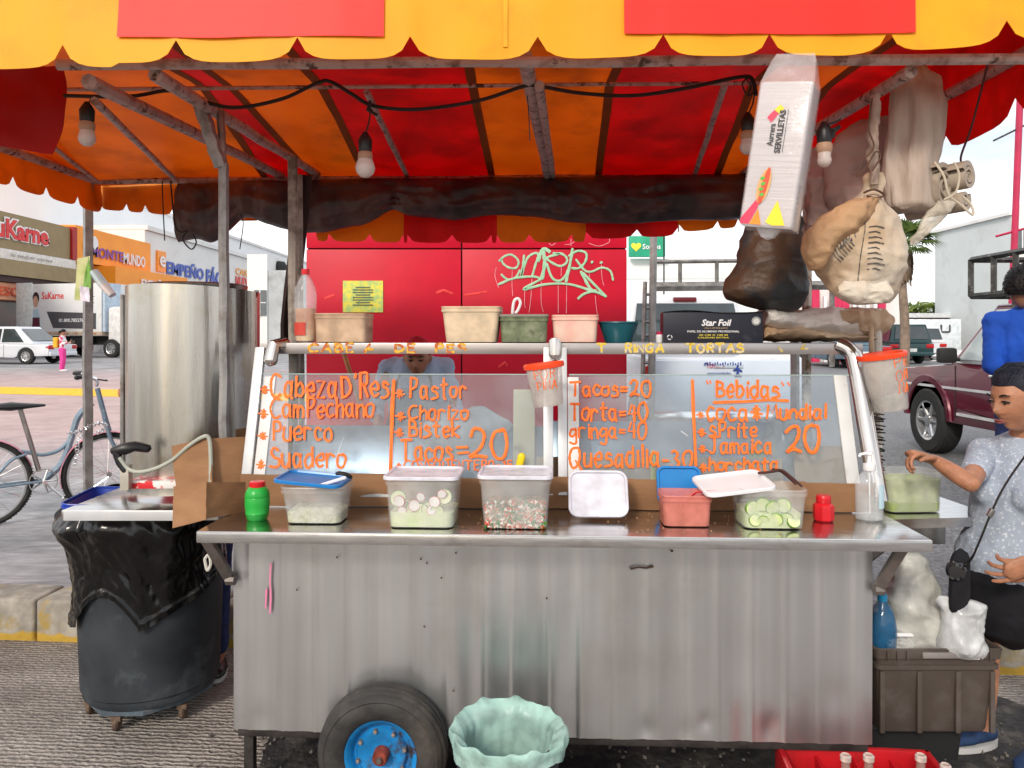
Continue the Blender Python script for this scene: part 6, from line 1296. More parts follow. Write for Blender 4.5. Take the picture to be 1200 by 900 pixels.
def bush(px, d, z0, sz, label, seed, n=900, m_=None, grp=None):
    rn = random.Random(seed); c = Vector(((px-600)*d/900, d, z0)); t = thing('bush', label, 'bush', c, 0, grp); mb = MB()
    cl_ = [(Vector((rn.uniform(-1, 1)*sz[0]*.6, rn.uniform(-1, 1)*sz[1]*.6, rn.uniform(.2, .8)*sz[2])), rn.uniform(.25, .5)) for _ in range(12)]
    for k in range(n):
        q, r_ = rn.choice(cl_); v = Vector((rn.gauss(0, 1), rn.gauss(0, 1), rn.gauss(0, 1))).normalized() * r_ * rn.uniform(.6, 1.1); p = c + q + Vector((v.x*sz[0], v.y*sz[1], v.z*sz[2]))
        M = Euler((rn.random()*6, rn.random()*6, rn.random()*6)).to_matrix(); s_ = rn.uniform(.05, .12)*sz[0]
        mb.add([p + M @ Vector(w_)*s_ for w_ in ((-1, 0, 0), (0, .45, 0), (1, 0, .2), (0, -.45, 0))], [(0, 1, 2, 3)])
    mb.build('foliage', m_ or mat('bush leaf', (.11, .17, .03), .6, 0, .5, 1.5, col2=(.22, .27, .06), transl=.2), t, world=True, smooth=False)
    mb = MB(); mb.tube([c + Vector((0, 0, -1.5)), c + Vector((0, 0, sz[2]*.6))], .08, 6); mb.build('trunk', bark, t, world=True); return t
bush(1068, 42, 2.35, (1.2, .8, .9), 'yellow green bush above the wall nearest to the fan palm trunk', 11)
bush(1128, 42, 2.2, (1.5, .8, .9), 'green bush above the wall right of the low feathery palm', 12)
bush(1146, 42, 2.1, (1.2, .8, .8), 'small dull bush above the wall beside the truck rack', 13)
bush(1090, 42, 2.1, (1.3, .8, .9), 'bush behind the trunk of the low feathery palm', 15)

# ------------------------------------------------------------------ bicycle chained to the post
RA = Vector((-3.87, 5.6, .51)); FA = Vector((-3.16, 6.02, .51)); bd = (FA - RA); bd.z = 0; bd.normalize(); bn = Vector((bd.y, -bd.x, 0))
bpn = on_plane(RA, bn); RWb = .305
bk = thing('bicycle', 'light blue step through bicycle with pink mudguards chained to the grey canopy post', 'bicycle', (RA.x, RA.y, .2), math.atan2(bd.y, bd.x))
bblue = mat('pale blue frame paint', (.17, .24, .31), .35, .2, .1, 10, dirt=(.40, .42, .44), dscale=20); pinkmg = mat('pink mudguard', (.66, .26, .34), .45, 0, .08, 9)
def btube(pix, r, nm, m_=bblue, off=0, par=None, k=4, seg=8):
    pts = smooth_path([bpn(x, y) + bn*off for x, y in pix], k); mb = MB(); mb.tube(pts, r, seg); return mb.build(nm, m_, par or bk, world=True)
for nm, c in (('rear', RA), ('front', FA)):
    wl = bpy.data.objects.new('wheel', None); COL.objects.link(wl); wl.parent = bk; bpy.context.view_layer.update()
    Q = Matrix((bd, bn, Vector((0, 0, 1)))).transposed()
    def rp_(a, r_, o=0): return c + bd*(math.cos(a)*r_) + Vector((0, 0, math.sin(a)*r_)) + bn*o
    mb = MB(); rings = []
    for k in range(49):
        a = 2*PI*k/48; rings.append([c + bd*(math.cos(a)*(RWb + .021*math.cos(q))) + Vector((0, 0, math.sin(a)*(RWb + .021*math.cos(q)))) + bn*(.023*math.sin(q)) for q in [2*PI*j/8 for j in range(8)]])
    mb.loft(rings, caps=False)
    for k in range(96):
        a = 2*PI*k/96; p = rp_(a, RWb + .020, .010*(1 if k % 2 else -1)); mb.box(p, (.010, .012, .006), rot=Matrix.Rotation(0, 3, 'X'))
    mb.build('tyre', tyre_b, wl, world=True)
    mb = MB(); mb.loft([[c + bd*(math.cos(a)*rr) + Vector((0, 0, math.sin(a)*rr)) + bn*o for rr, o in ((RWb-.018, .012), (RWb-.030, .012), (RWb-.033, 0), (RWb-.030, -.012), (RWb-.018, -.012))] for a in [2*PI*k/48 for k in range(49)]], caps=False); mb.build('rim', rim_s, wl, world=True)
    mb = MB()
    for k in range(28):
        a = 2*PI*k/28; s_ = 1 if k % 2 else -1; mb.tube([c + bn*.03*s_ + rp_(a + .6*s_, .02) - c, rp_(a, RWb - .03)], .0014, 3)
    tag(mb.build('spokes', chrome, wl, world=True), kind='stuff')
    mb = MB(); mb.tube([c + bn*.05, c - bn*.05], .02, 10); mb.build('hub', chrome, wl, world=True)
    rng = (20, 175) if nm == 'rear' else (35, 195)
    mb = MB(); mb.loft([[rp_(R(rng[0] + (rng[1]-rng[0])*k/20), RWb + .036 - .012*abs(o)/.03, o) for o in (-.032, -.015, .015, .032)] for k in range(21)], close=False); mb.build('mudguard', pinkmg, wl, world=True)
btube([(24, 480), (46, 552)], .018, 'seat_tube', steel_dark)
btube([(108, 472), (92, 488), (84, 512), (74, 540), (62, 554), (52, 562)], .024, 'down_tube')
btube([(84, 512), (70, 527), (50, 533), (32, 530), (10, 528)], .014, 'top_tube')
btube([(114, 455), (118, 470), (124, 492), (128, 505)], .020, 'head_tube')
btube([(122, 488), (130, 515), (145, 540), (154, 553)], .016, 'fork', bblue, off=-.05); btube([(122, 488), (130, 515), (145, 540), (154, 553)], .016, 'fork', bblue, off=.05)
for o in (-.05, .05): btube([(48, 563), (-10, 571)], .010, 'chain_stay', bblue, off=o); btube([(32, 531), (12, 540), (-14, 570)], .009, 'seat_stay', bblue, off=o)
cc = bpn(51, 563); mb = MB()
mb.loft([[cc + bd*(math.cos(a)*rr) + Vector((0, 0, math.sin(a)*rr)) + bn*o for rr, o in ((.088, .045), (.095, .045), (.095, .050), (.088, .050))] for a in [2*PI*k/36 for k in range(37)]], caps=False)
for k in range(5): a = 2*PI*k/5; mb.tube([cc + bn*.047, cc + bn*.047 + bd*(math.cos(a)*.09) + Vector((0, 0, math.sin(a)*.09))], .007, 5)
ch = mb.build('chainring', chrome, bk, world=True)
mb = MB(); mb.tube([cc + bn*.06, bpn(75, 582) + bn*.07], .009, 6); mb.tube([bpn(75, 582) + bn*.06, bpn(75, 582) + bn*.15], .018, 6); mb.build('crank', chrome, bk, world=True)
mb = MB(); sc_ = bpn(22, 476); mb.tube([sc_ - bd*.16, sc_ - bd*.05, sc_ + bd*.06, sc_ + bd*.15], [.05, .075, .045, .025], 12, flat=.45, round_ends=True, frame_up=(0, 0, 1)); mb.build('saddle', blackp, bk, world=True)
hb = bpn(113, 452); mb = MB(); mb.tube(smooth_path([hb - bn*.30 - bd*.10 + Vector((0, 0, .09)), hb - bn*.12 + Vector((0, 0, .05)), hb, hb + bn*.12 + Vector((0, 0, .05)), hb + bn*.30 - bd*.10 + Vector((0, 0, .09))], 4), .012, 8); hbo = mb.build('handlebar', chrome, bk, world=True)
for s_ in (1, -1): mb = MB(); mb.tube([hb + bn*.29*s_ - bd*.09 + Vector((0, 0, .09)), hb + bn*.36*s_ - bd*.14 + Vector((0, 0, .085))], .018, 8, round_ends=True); mb.build('grip', blackp, hbo, world=True)
mb = MB(); mb.tube(smooth_path([hb + bn*.2 + Vector((0, 0, .06)), hb + bn*.25 + bd*.06 + Vector((0, 0, .05)), hb + bn*.33 + bd*.05 + Vector((0, 0, .06))], 3), .006, 6); mb.build('brake_lever', blackp, hbo, world=True)
mb = MB()   # chain links round the post
cpts = smooth_path([W(80, 508, 5.35), W(92, 506, 4.9), W(103, 500, 4.88), W(116, 496, 4.9), W(124, 498, 5.3), W(118, 506, 5.5), W(100, 509, 5.5), W(92, 515, 5.4), W(90, 530, 5.4), W(88, 545, 5.4)], 9)
for k in range(0, len(cpts)-1, 2):
    a, b = cpts[k], cpts[min(k+2, len(cpts)-1)]; d = (b - a); s_ = (d.cross(Vector((0, 1, 0)) if k % 4 else Vector((0, 0, 1)))).normalized()*.012; m0 = (a+b)/2
    mb.tube([a, m0 + s_ - d*.2, m0 + s_ + d*.2, b, m0 - s_ + d*.2, m0 - s_ - d*.2, a], .004, 5)
tag(mb.build('bike_chain', chrome), 'steel link chain looped round the grey post and the bicycle frame', 'chain')
# notices on the grey post
nt_ = thing('paper_notices', 'colourful paper notices taped to the grey canopy post above the bicycle', 'notices', W(103, 350, 4.9))
def sheet(nm, pts, m_, par, wob=.01, seed=0):
    P = [W(*p) for p in pts]; mb = MB(); mb.grid(lambda u, v: P[0].lerp(P[1], u).lerp(P[3].lerp(P[2], u), v) + Vector((0, -wob*(.5+nz3(u*3, v*3, seed)), 0)), 8, 8, thick=.001, nrm=(0, -1, 0)); return mb.build(nm, m_, par, world=True)
sheet('sheet', [(91, 303, 4.9), (106, 300, 4.9), (104, 352, 4.9), (88, 352, 4.9)], mat('green yellow print', (.42, .50, .16), .6, 0, .3, 8, col2=(.70, .66, .40)), nt_, seed=1)
sheet('sheet', [(104, 300, 4.88), (108, 318, 4.88), (106, 350, 4.88), (97, 340, 4.88)], mat('leaf green print', (.20, .42, .08), .6), nt_, seed=2)
sheet('sheet', [(94, 335, 4.87), (105, 337, 4.87), (106, 354, 4.87), (95, 352, 4.87)], mat('white violet print', (.72, .68, .80), .6, 0, .2, 14), nt_, seed=3)
mb = MB(); mb.tube([W(110, 318, 4.86), W(120, 332, 4.86), W(132, 346, 4.86)], [.035, .04, .032], 10, flat=.7); mb.build('rolled_sheet', mat('pale blue print', (.42, .60, .66), .5, 0, .25, 10, col2=(.75, .66, .66)), nt_, world=True)
# ------------------------------------------------------------------ things on the top shelf
ZS = 1.5672
def shelf_pt(px, d=3.05): return Vector(((px-600)*d/900, d, ZS))
def shelf_tub(label, x0, x1, y0, depth, m_, flare=.92, d=2.98, lid=None, r=.02, cat='container', rz=YAW, fill_m=None, fh=.5):
    w_ = (x1-x0)*d/900; h = (400-y0)*d/900; c = shelf_pt((x0+x1)/2, d + depth/2)
    t = thing('plastic_tub', label, cat, c, rz); tub_mesh(w_-.01, depth, (w_-.01)*flare, depth*flare, h, r=r).build('tub', m_, t)
    if fill_m: fill(t, (w_-.014)*flare, depth*flare-.01, h*fh, fill_m, r=r*.9)
    if lid: lid_mesh(w_, depth+.01, r=r, h=.010).xf(Matrix.Translation((0, 0, h - .004))).build('lid', lid, t)
    return t
shelf_tub('low beige see through tub beside the tall bottle on the top shelf', 372, 436, 365, .15, mat('tan cloudy plastic', (.60, .42, .28), .4, 0, .15, 12, alpha=.72), .98, fill_m=mat('tan filling', (.55, .36, .22), .7, 0, .3, 14))
shelf_tub('widest cream coloured tub on the top shelf', 518, 590, 357, .17, mat('cream plastic', (.66, .52, .36), .5, 0, .12, 20, dirt=(.50, .38, .25), dscale=14), .86, fill_m=mat('tan filling', (.5, .3, .2)))
shelf_tub('murky grey green tub with a grey rim in the middle of the top shelf', 585, 644, 368, .15, mat('murky green plastic', (.15, .18, .10), .5, 0, .35, 30, dirt=(.30, .30, .22), dscale=16), .96, lid=mat('grey lid', (.25, .24, .20), .5))
shelf_tub('pale pink tub with rosy contents right of the grey green tub', 645, 702, 367, .15, mat('pale pink plastic', (.76, .42, .34), .4, 0, .2, 14, col2=(.78, .58, .48)), .92)
cb_ = shelf_pt(725, 3.05); t = thing('bowl', 'dark teal plastic bowl at the right of the tubs on the top shelf', 'bowl', cb_)
mb = MB(); mb.lathe([(.001, 0), (.052, 0), (.056, .006), (.078, .076), (.082, .078), (.081, .084), (.075, .083), (.05, .01), (.001, .008)], (0, 0, 0), 32); mb.build('bowl_wall', mat('teal plastic', (.008, .09, .12), .35, 0, .1, 8), t)
c = shelf_pt(358, 3.02); t = thing('soda_bottle', 'tall clear soft drink bottle with a red cap at the left end of the shelf', 'bottle', c)
mb = MB(); mb.lathe([(.030, 0), (.040, .008), (.042, .05), (.040, .09), (.042, .12), (.043, .19), (.040, .215), (.025, .250), (.014, .268), (.013, .285)], (0, 0, 0), 28, jit=lambda a, z: .02*math.cos(a*6)*(z < .1)); mb.build('bottle', clearp, t)
mb = MB(); mb.lathe([(.028, .003), (.038, .01), (.039, .05), (.037, .09), (.039, .135), (.001, .135)], (0, 0, 0), 24); mb.build('drink', mat('amber drink', (.62, .22, .03), .1, 0, .2, 12, col2=(.80, .50, .10), alpha=.7), t)
mb = MB(); mb.lathe([(.015, .268), (.0155, .29), (.001, .291)], (0, 0, 0), 18); mb.build('cap', redp, t)
mb = MB(); mb.grid(lambda u, v: (.0435*math.cos(R(-150 + 75*u)), .0435*math.sin(R(-150 + 75*u)), .03 + .05*v), 10, 1); mb.build('label', mat('red label', (.55, .05, .03), .5), t)
mb = MB(); c = shelf_pt(604, 3.05) + Vector((0, 0, .118)); mb.tube(smooth_path([c + Vector((-.012, 0, 0)), c + Vector((-.006, 0, .045)), c + Vector((.010, 0, .058)), c + Vector((.020, 0, .040)), c + Vector((.010, 0, .012)), c + Vector((.002, 0, .002))], 5), .006, 8, round_ends=True); tag(mb.build('cup_handle', white_p), 'white loop shaped handle standing on the grey green tub', 'handle')
c = shelf_pt(773, 3.04); t = thing('small_jar', 'tiny white jar with a pink lid beside the foil carton', 'jar', c); mb = MB(); mb.lathe([(.013, 0), (.015, .004), (.015, .030), (.012, .034)], (0, 0, 0), 14); mb.build('jar', white_p, t); mb = MB(); mb.lathe([(.013, .032), (.014, .044), (.001, .045)], (0, 0, 0), 14); mb.build('lid', MATS['hot pink enamel'], t)
# foil carton
fcx = W(837, 380, 2.98); fc = thing('foil_carton', 'black carton of kitchen foil with white italic lettering on the top shelf', 'carton', (fcx.x, 3.03, ZS), YAW)
navy = mat('black navy carton', (.010, .011, .022), .42, 0, .1, 10, dirt=(.05, .05, .06), dscale=10, dlo=.6)
mb = MB(); mb.box((0, 0, .060), (.385, .085, .118), bev=.003); mb.build('carton', navy, fc)
mb = MB(); mb.grid(lambda u, v: (-.19 + .40*u, .04 - .09*v, .121 + .006*math.sin(u*7)*v), 10, 3, thick=.001, nrm=(0, 0, 1)); mb.build('carton_lid', navy, fc)
ft = lambda b, x, z, w_, h, m_, bo=.0, sh=0: text_mb(b, (x, -.0435, z), (1, 0, 0), (0, 0, 1), w_, h, depth=.0008, bold=bo, shear=sh).build('lettering', m_, fc)
ft('Star Foil', -.045, .066, .115, .026, white_p, .03, .25); ft('ALUMINIO', -.035, .055, .09, .006, mat('tan print', (.5, .35, .2), .5)); ft('PAPEL DE ALUMINIO PROFESIONAL', -.10, .041, .20, .008, white_p, .01)
ft('30 CM X 100 M', -.055, .028, .11, .006, mat('yellow print ink', (.70, .55, .05), .5), .02); ft('CALIDAD EXTRA', -.06, .018, .12, .006, MATS['yellow print ink'], .02)
mb = MB(); mb.lathe([(.001, -.0012), (.017, -.0012), (.017, 0)], (.165, -.0432, .085), 24, M=Matrix.Rotation(R(90), 3, 'X')); bd_ = mb.build('badge', mat('pale badge', (.6, .6, .58), .5), fc)
mb = MB(); mb.lathe([(.013, .0022), (.015, .0022), (.015, .001)], (.165, -.0432, .085), 24, M=Matrix.Rotation(R(90), 3, 'X'), caps=False); mb.build('badge_ring', navy, bd_)
mb = MB()
for k in range(3):
    a = [R(90 + 120*k + q) for q in (10, 50, 90)]; mb.tube([(-.168 + .009*math.cos(q), -.0440, .022 + .009*math.sin(q)) for q in a], .002, 5)
mb.build('recycling_mark', white_p, fc)
def soft(name, rows, d, m_, label=None, cat=None, wr=.01, f=14, seed=0, seg=56, parent=None, sharp=60, st=1.0, k=10, crump=False):
    """soft hanging shape: rows (y, x left, x right, half depth, distance shift)"""
    P = smooth_path([Vector((r_[0], r_[1], r_[2])) for r_ in rows], k); Q = smooth_path([Vector((r_[3], r_[4] if len(r_) > 4 else 0, 0)) for r_ in rows], k); rings = []
    for p, q in zip(P, Q):
        rg = []; dd = d + q.y; cx = (p.y + p.z)/2; hw = (p.z - p.y)/2
        for j in range(seg):
            a = 2*PI*j/seg; w_ = W(cx - hw*math.cos(a), p.x, dd); w_.y += -q.x*math.sin(a)
            nrm = Vector((-math.cos(a), -math.sin(a), 0)); ws = Vector((w_.x, w_.y, w_.z*st))
            if crump:
                d1 = noise.voronoi(ws*f*.8 + Vector((seed, 0, 0)))[0]; d2 = noise.voronoi(ws*f*1.9 + Vector((0, seed, 0)))[0]
                q_ = 1.5*(d1[0] - .45) + .55*(d2[0] - .45) + .5*noise.noise(ws*f*.4)
            else:
                n1 = abs(noise.noise(ws*f*.7 + Vector((seed, 0, seed*3)))); n2 = abs(noise.noise(ws*f*1.5 + Vector((0, seed, 1)))); n3 = abs(noise.noise(ws*f*3.1 + Vector((0, 0, seed))))
                q_ = .9 - 2.4*n1 - 1.2*n2 - .5*n3
            rg.append(w_ + nrm*wr*q_ + Vector((0, 0, wr*.8*noise.noise(w_*f*.8 + Vector((9, seed, 0))))))
        rings.append(rg)
    mb = MB(); mb.loft(rings); o = mb.build(name, m_, parent, world=parent is not None, ang=sharp)
    if label: tag(o, label, cat)
    return o
paper = mat('waxed brown paper', (.58, .38, .23), .65, 0, .12, 6, col2=(.66, .50, .36), transl=.2, bump=.3, bscale=20)
paper_w = mat('crumpled pale paper', (.90, .84, .78), .5, 0, .08, 8, bump=.4, bscale=22, transl=.2)
def shelf_soft(label, pts, m_, seed, dep=.22, d=3.0, cat='paper bag'):
    P = smooth_path([Vector((a, b, c)) for a, b, c in pts], 9); rings = []
    for p in P:
        rg = []
        for j in range(48):
            a = 2*PI*j/48; yc = (p.y+p.z)/2; h = (p.z-p.y)/2
            w_ = W(p.x, yc - h*math.sin(a), d); w_.y += dep/2*(1 - math.cos(a))
            q_ = noise.voronoi(w_*16 + Vector((seed, 0, 0)))[0][0] + .5*noise.voronoi(w_*34)[0][0] - .5; w_ += Vector((0, -.05*(1+math.cos(a))*.5, .016))*q_; w_.z = max(w_.z, ZS + .0006)
            rg.append(w_)
        rings.append(rg)
    mb = MB(); mb.loft(rings); return tag(mb.build('paper_bag', m_, ang=40), label, cat)
shelf_soft('brown paper bags lying flat under the pale crumpled ones at the right of the shelf', [(895, 392, 401), (902, 384, 401), (925, 380, 401), (960, 386, 401), (995, 391, 401), (1030, 396, 401)], paper, 3)
shelf_soft('crumpled pale paper bags stacked at the right end of the top shelf', [(901, 362, 384), (912, 361, 388), (940, 364, 392), (975, 360, 396), (1000, 362, 398), (1028, 368, 399), (1034, 374, 398)], paper_w, 5, .20, 2.99)
shelf_soft('tan paper flap folded over the stack beside the stained pole', [(988, 364, 380), (1004, 362, 389), (1022, 361, 396), (1042, 365, 393), (1048, 372, 384)], paper, 7, .16, 2.97)
soft('dark_bag', [(236, 880, 936, .05), (262, 876, 938, .07), (290, 868, 940, .10), (318, 858, 942, .11), (338, 849, 942, .11), (350, 852, 941, .09), (358, 872, 940, .05), (364, 890, 936, .02)], 3.02, mat('dark brown film', (.085, .045, .026), .5, 0, .4, 5, col2=(.035, .04, .045), lo=.42, hi=.56, bump=.9, bscale=20, transl=.15), 'dark brown plastic bag hanging under the white napkin pack', 'plastic bag', wr=.022, f=14, seed=4, crump=True)
# brown paper sack tied at its neck
bs = thing('paper_sack', 'crumpled brown and white flour sack tied at the neck with black printed lines', 'paper sack', W(1008, 352, 2.7))
soft('sack_body', [(206, 1016, 1034, .02), (214, 1011, 1037, .025), (224, 1014, 1034, .02), (236, 1004, 1040, .04), (252, 985, 1047, .06), (272, 962, 1055, .085), (296, 950, 1058, .10), (318, 962, 1054, .09), (336, 976, 1050, .07), (346, 984, 1046, .05), (354, 1000, 1040, .02)], 2.7, mat('flour sack paper', (.55, .40, .26), .75, 0, .1, 3, col2=(.70, .63, .53), lo=.42, hi=.58, bump=1, bscale=22, transl=.12), wr=.026, f=12, seed=2, seg=80, parent=bs, sharp=35, crump=True)
soft('sack_fold', [(232, 1008, 1030, .03), (240, 985, 1026, .045), (256, 962, 1016, .055), (276, 945, 998, .06), (294, 941, 975, .05), (308, 948, 962, .03), (314, 952, 958, .01)], 2.64, mat('orange brown paper', (.54, .33, .18), .75, 0, .15, 6, bump=1, bscale=24, transl=.15), wr=.022, f=16, seed=6, seg=60, parent=bs, sharp=35, crump=True)
soft('sack_fold', [(330, 988, 1036, .02), (338, 982, 1044, .035), (348, 986, 1042, .035), (356, 1006, 1030, .01)], 2.60, MATS['flour sack paper'], wr=.018, f=24, seed=9, parent=bs, sharp=35, crump=True)
sk = on_plane((0, 2.565, 1.9), (0, -1, 0)); ink = mat('faded black ink', (.07, .06, .06), .7, 0, .3, 40, col2=(.28, .24, .2), lo=.52, hi=.62)
bpy.context.view_layer.update(); dg_ = bpy.context.evaluated_depsgraph_get()
def drape(strokes, wd, host, nm, m_, parent, lift=.004):
    """print that follows the host surface seen along -y"""
    hb_ = [o for o in host]; mb = MB()
    def f(px, py):
        d_ = Vector(((px-600)/900, 1, (392-py)/900)); o_ = Vector((0, 0, 1.6)); best = None
        for h in hb_:
            Mi = h.matrix_world.inverted(); lo = Mi @ o_; ld = (Mi.to_3x3() @ d_).normalized(); ok, loc, nn, _ = h.ray_cast(lo, ld)
            if ok:
                w_ = h.matrix_world @ loc
                if best is None or w_.y < best.y: best = w_
        return best if best is not None else o_ + d_*2.62
    ribbons(mb, strokes, wd, f, (0, -1, 0), lift=lift); return mb.build(nm, m_, parent, world=True)
hosts = [o for o in bs.children if o.name.startswith('sack_body')]
for k in range(7):
    q = 17 + k*4.2; a_ = [R(118 + 112*j/10) for j in range(11)]
    drape([[(1012 + q*1.0*math.cos(t_), 276 - q*.95*math.sin(t_)) for t_ in a_]], 1.7 if k % 2 else 1.1, hosts, 'printed_line', ink, bs)
drape(glyph_strokes('SAN', 984, 1002, 292, 15, jit=.3, seed=2, rise=-.75), 2.4, hosts, 'printed_word', ink, bs); drape(glyph_strokes('REP', 965, 980, 300, 12, jit=.3, seed=5, rise=-.9), 2.0, hosts, 'printed_word', ink, bs)
drape([[(1014, 238), (1013, 270), (1008, 300), (1004, 336)]], 1.3, hosts, 'printed_seam', ink, bs)
for k in range(9): drape([[(1018 - k*.3, 266 + k*6.2), (1026, 265 + k*6.2), (1036 - (k*5) % 7, 267 + k*6.2)]], 1.5, hosts, 'printed_line', ink, bs)
mb = MB(); mb.tube(smooth_path([W(1012, 226, 2.66), W(1024, 222, 2.64), W(1036, 228, 2.66), W(1028, 232, 2.65), W(1016, 230, 2.65)], 4), .004, 6); mb.build('tie', mat('brown twine', (.10, .05, .03), .8), bs, world=True)
# bundles of sheeting hung on the frame
sheet_g = mat('grey beige sheeting', (.44, .35, .29), .6, 0, .12, 4, col2=(.54, .45, .38), bump=.9, bscale=8, stretch=(6, 6, 1), transl=.15)
sheet_p = mat('pinkish sheeting', (.46, .30, .27), .6, 0, .12, 4, col2=(.54, .38, .34), bump=.9, bscale=10, transl=.2)
soft('hanging_sheeting', [(80, 1060, 1084, .02), (90, 1050, 1098, .03), (104, 1048, 1104, .04), (125, 1046, 1110, .05), (160, 1040, 1106, .05), (200, 1036, 1098, .06), (228, 1034, 1100, .07), (242, 1036, 1106, .07), (249, 1050, 1108, .04)], 2.75, sheet_g, 'long fold of grey beige sheeting hanging from the right rafter', 'sheeting', wr=.020, f=11, seed=3, st=.22)
soft('hanging_sheeting', [(140, 1010, 1048, .05), (160, 985, 1046, .06), (190, 974, 1044, .07), (215, 972, 1040, .08), (236, 975, 1032, .08), (246, 985, 1020, .05)], 2.95, sheet_p, 'pinkish bundle of sheeting behind the tied strings', 'sheeting', wr=.030, f=14, seed=7, crump=True)
soft('hanging_sheeting', [(175, 952, 985, .04), (195, 948, 992, .05), (220, 946, 990, .06), (245, 948, 985, .05), (262, 952, 966, .03)], 3.05, sheet_p, 'lowest pinkish sheeting tucked beside the socket lamp', 'sheeting', wr=.028, f=14, seed=8, crump=True)
soft('hanging_rag', [(110, 1022, 1032, .015), (140, 1018, 1030, .02), (175, 1016, 1028, .02), (200, 1020, 1030, .02), (216, 1021, 1029, .01)], 2.66, mat('worn wood grey', (.36, .27, .22), .8, 0, .3, 12), 'worn twisted cloth strip above the neck of the flour sack', 'cloth strip', wr=.006, f=30, seed=2)
rl = thing('rolled_sheeting', 'rolled grey sheeting tied with cord hanging at the far right under the canopy', 'roll of sheeting', W(1105, 250, 2.75))
def rollf(cx, cy, r0, turns, a0, dep, nm, seed):
    mb = MB(); n = int(turns*22); P = []
    for k in range(n + 1):
        a = a0 + 2*PI*turns*k/n; r_ = r0*(.22 + .78*k/n)*(1 + .10*noise.noise(Vector((a, seed, 0)))); P.append((r_*math.cos(a), r_*math.sin(a)*.95))
    c = W(cx, cy, 2.72); ax = Vector((-.62, .78, -.06)).normalized(); u_ = Vector((.78, .62, 0)).normalized(); v_ = Vector((0, 0, 1)); rings = []
    for t in (0, .02, .3, .7, 1):
        rings.append([c + ax*dep*t + u_*p[0] + v_*p[1] for p in P])
    b0 = MB(); b0.loft(rings, close=False)
    th = .016; rings2 = [[c + ax*dep*t + u_*p[0]*(1 - th/r0*1.2) + v_*p[1]*(1 - th/r0*1.2) for p in P] for t in (0, 1)]; b0.loft(rings2, close=False)
    e = [[a, b] for a, b in zip(rings[0], rings2[0])]; b0.loft(e, close=False); return b0.build(nm, mat('roll sheeting', (.42, .35, .28), .6, 0, .12, 4, bump=.3), rl, world=True)
rollf(1108, 218, .092, 2.3, .5, .26, 'roll', 1); rollf(1136, 206, .060, 2.2, 1.5, .22, 'roll', 2); rollf(1132, 234, .050, 1.7, 2.5, .2, 'roll', 3)
wire('roll_cord', [(1095, 190, 2.62), (1106, 206, 2.6), (1112, 228, 2.6), (1126, 240, 2.6), (1140, 252, 2.6), (1138, 240, 2.6), (1128, 230, 2.6)], .004, mat('pale cord', (.55, .48, .38), .7), parent=rl)
wire('roll_cord', [(1118, 190, 2.6), (1124, 205, 2.6), (1120, 225, 2.6), (1106, 234, 2.6)], .004, MATS['pale cord'], parent=rl)
soft('film_scrap', [(236, 1100, 1122, .01), (248, 1088, 1112, .015), (262, 1078, 1100, .015), (276, 1070, 1086, .01), (288, 1066, 1072, .004)], 2.7, mat('tan film scrap', (.60, .54, .44), .4, 0, .1, 8, alpha=.7, bump=.4, bscale=20), 'loose tan plastic film dangling below the rolled sheeting', 'plastic film', wr=.010, f=20, seed=3)
wire('tie_strings', [(1022, 115, 2.6), (1018, 150, 2.6), (1024, 172, 2.6), (1010, 190, 2.6), (1004, 206, 2.6), (1014, 198, 2.6), (1026, 178, 2.6), (1032, 184, 2.6), (1022, 200, 2.6)], .003, MATS['brown twine'], 'tangled brown strings tied between the two sheeting bundles', 'string')
wire('tie_strings', [(962, 148, 2.6), (975, 152, 2.6), (984, 148, 2.6), (972, 160, 2.6), (966, 168, 2.6), (978, 158, 2.6)], .006, cable_m, 'black tape and wire knot above the brown bulb', 'wire')
# napkin pack
NPc = W(901, 268, 2.32); npk = thing('napkin_pack', 'white plastic wrapped napkin pack with a printed hot dog hanging beside the sheeting', 'napkin pack', NPc)
npk.rotation_euler = Euler((0, R(8.5), R(-30)), 'XYZ'); bpy.context.view_layer.update()
npm = mat('wrapped napkins', (.56, .52, .53), .35, 0, .06, 2, stretch=(1, 1, 30), bump=.25, bscale=5, coat=.4)
HN = .425; mb = MB(); mb.box((0, 0, HN/2), (.150, .115, HN), bev=.010, segs=3)
bmm = MB(); 
def npf(face): pass
mb.build('pack', npm, npk)
film = mat('clear wrap film', (.72, .66, .66), .12, 0, .05, 5, alpha=.28, coat=.5, bump=.5, bscale=20)
mb = MB(); mb.loft([[Vector((x*s_, y*s2 - .0, z)) for x, y in rrect(.156, .121, .01)] for z, s_, s2 in ((-.004, 1, 1), (.2, 1.01, 1.01), (HN - .003, 1, 1.0), (HN + .03, .92, .7), (HN + .075, .8, .28), (HN + .095, .7, .08))], caps=False); mb.build('wrap', film, npk)
mb = MB(); mb.loft([[Vector((x*s_ + .0, y*s_, z)) for x, y in rrect(.07, .05, .01)] for z, s_ in ((-.001, 1), (-.012, .8), (-.026, .55), (-.034, .1))]); mb.build('wrap_knot', mat('film white', (.7, .68, .7), .25, 0, .05, 10, alpha=.8), npk)
FY = -.0605 - .0008
nt2 = lambda b, x, z, w_, h, m_, bo=.01, sh=0: text_mb(b, (x, FY, z), (0, 0, 1), (-1, 0, 0), w_, h, depth=.0006, bold=bo, shear=sh).build('lettering', m_, npk)
pblack = mat('print black', (.03, .03, .035), .5)
nt2('Aurrera', -.012, .235, .065, .018, pblack, .02); nt2('SERVILLETAS', .012, .215, .125, .018, pblack, .03)
mb = MB(); mb.box((.018, FY, .28), (.0012, .001, .125)); mb.build('underline', pblack, npk)
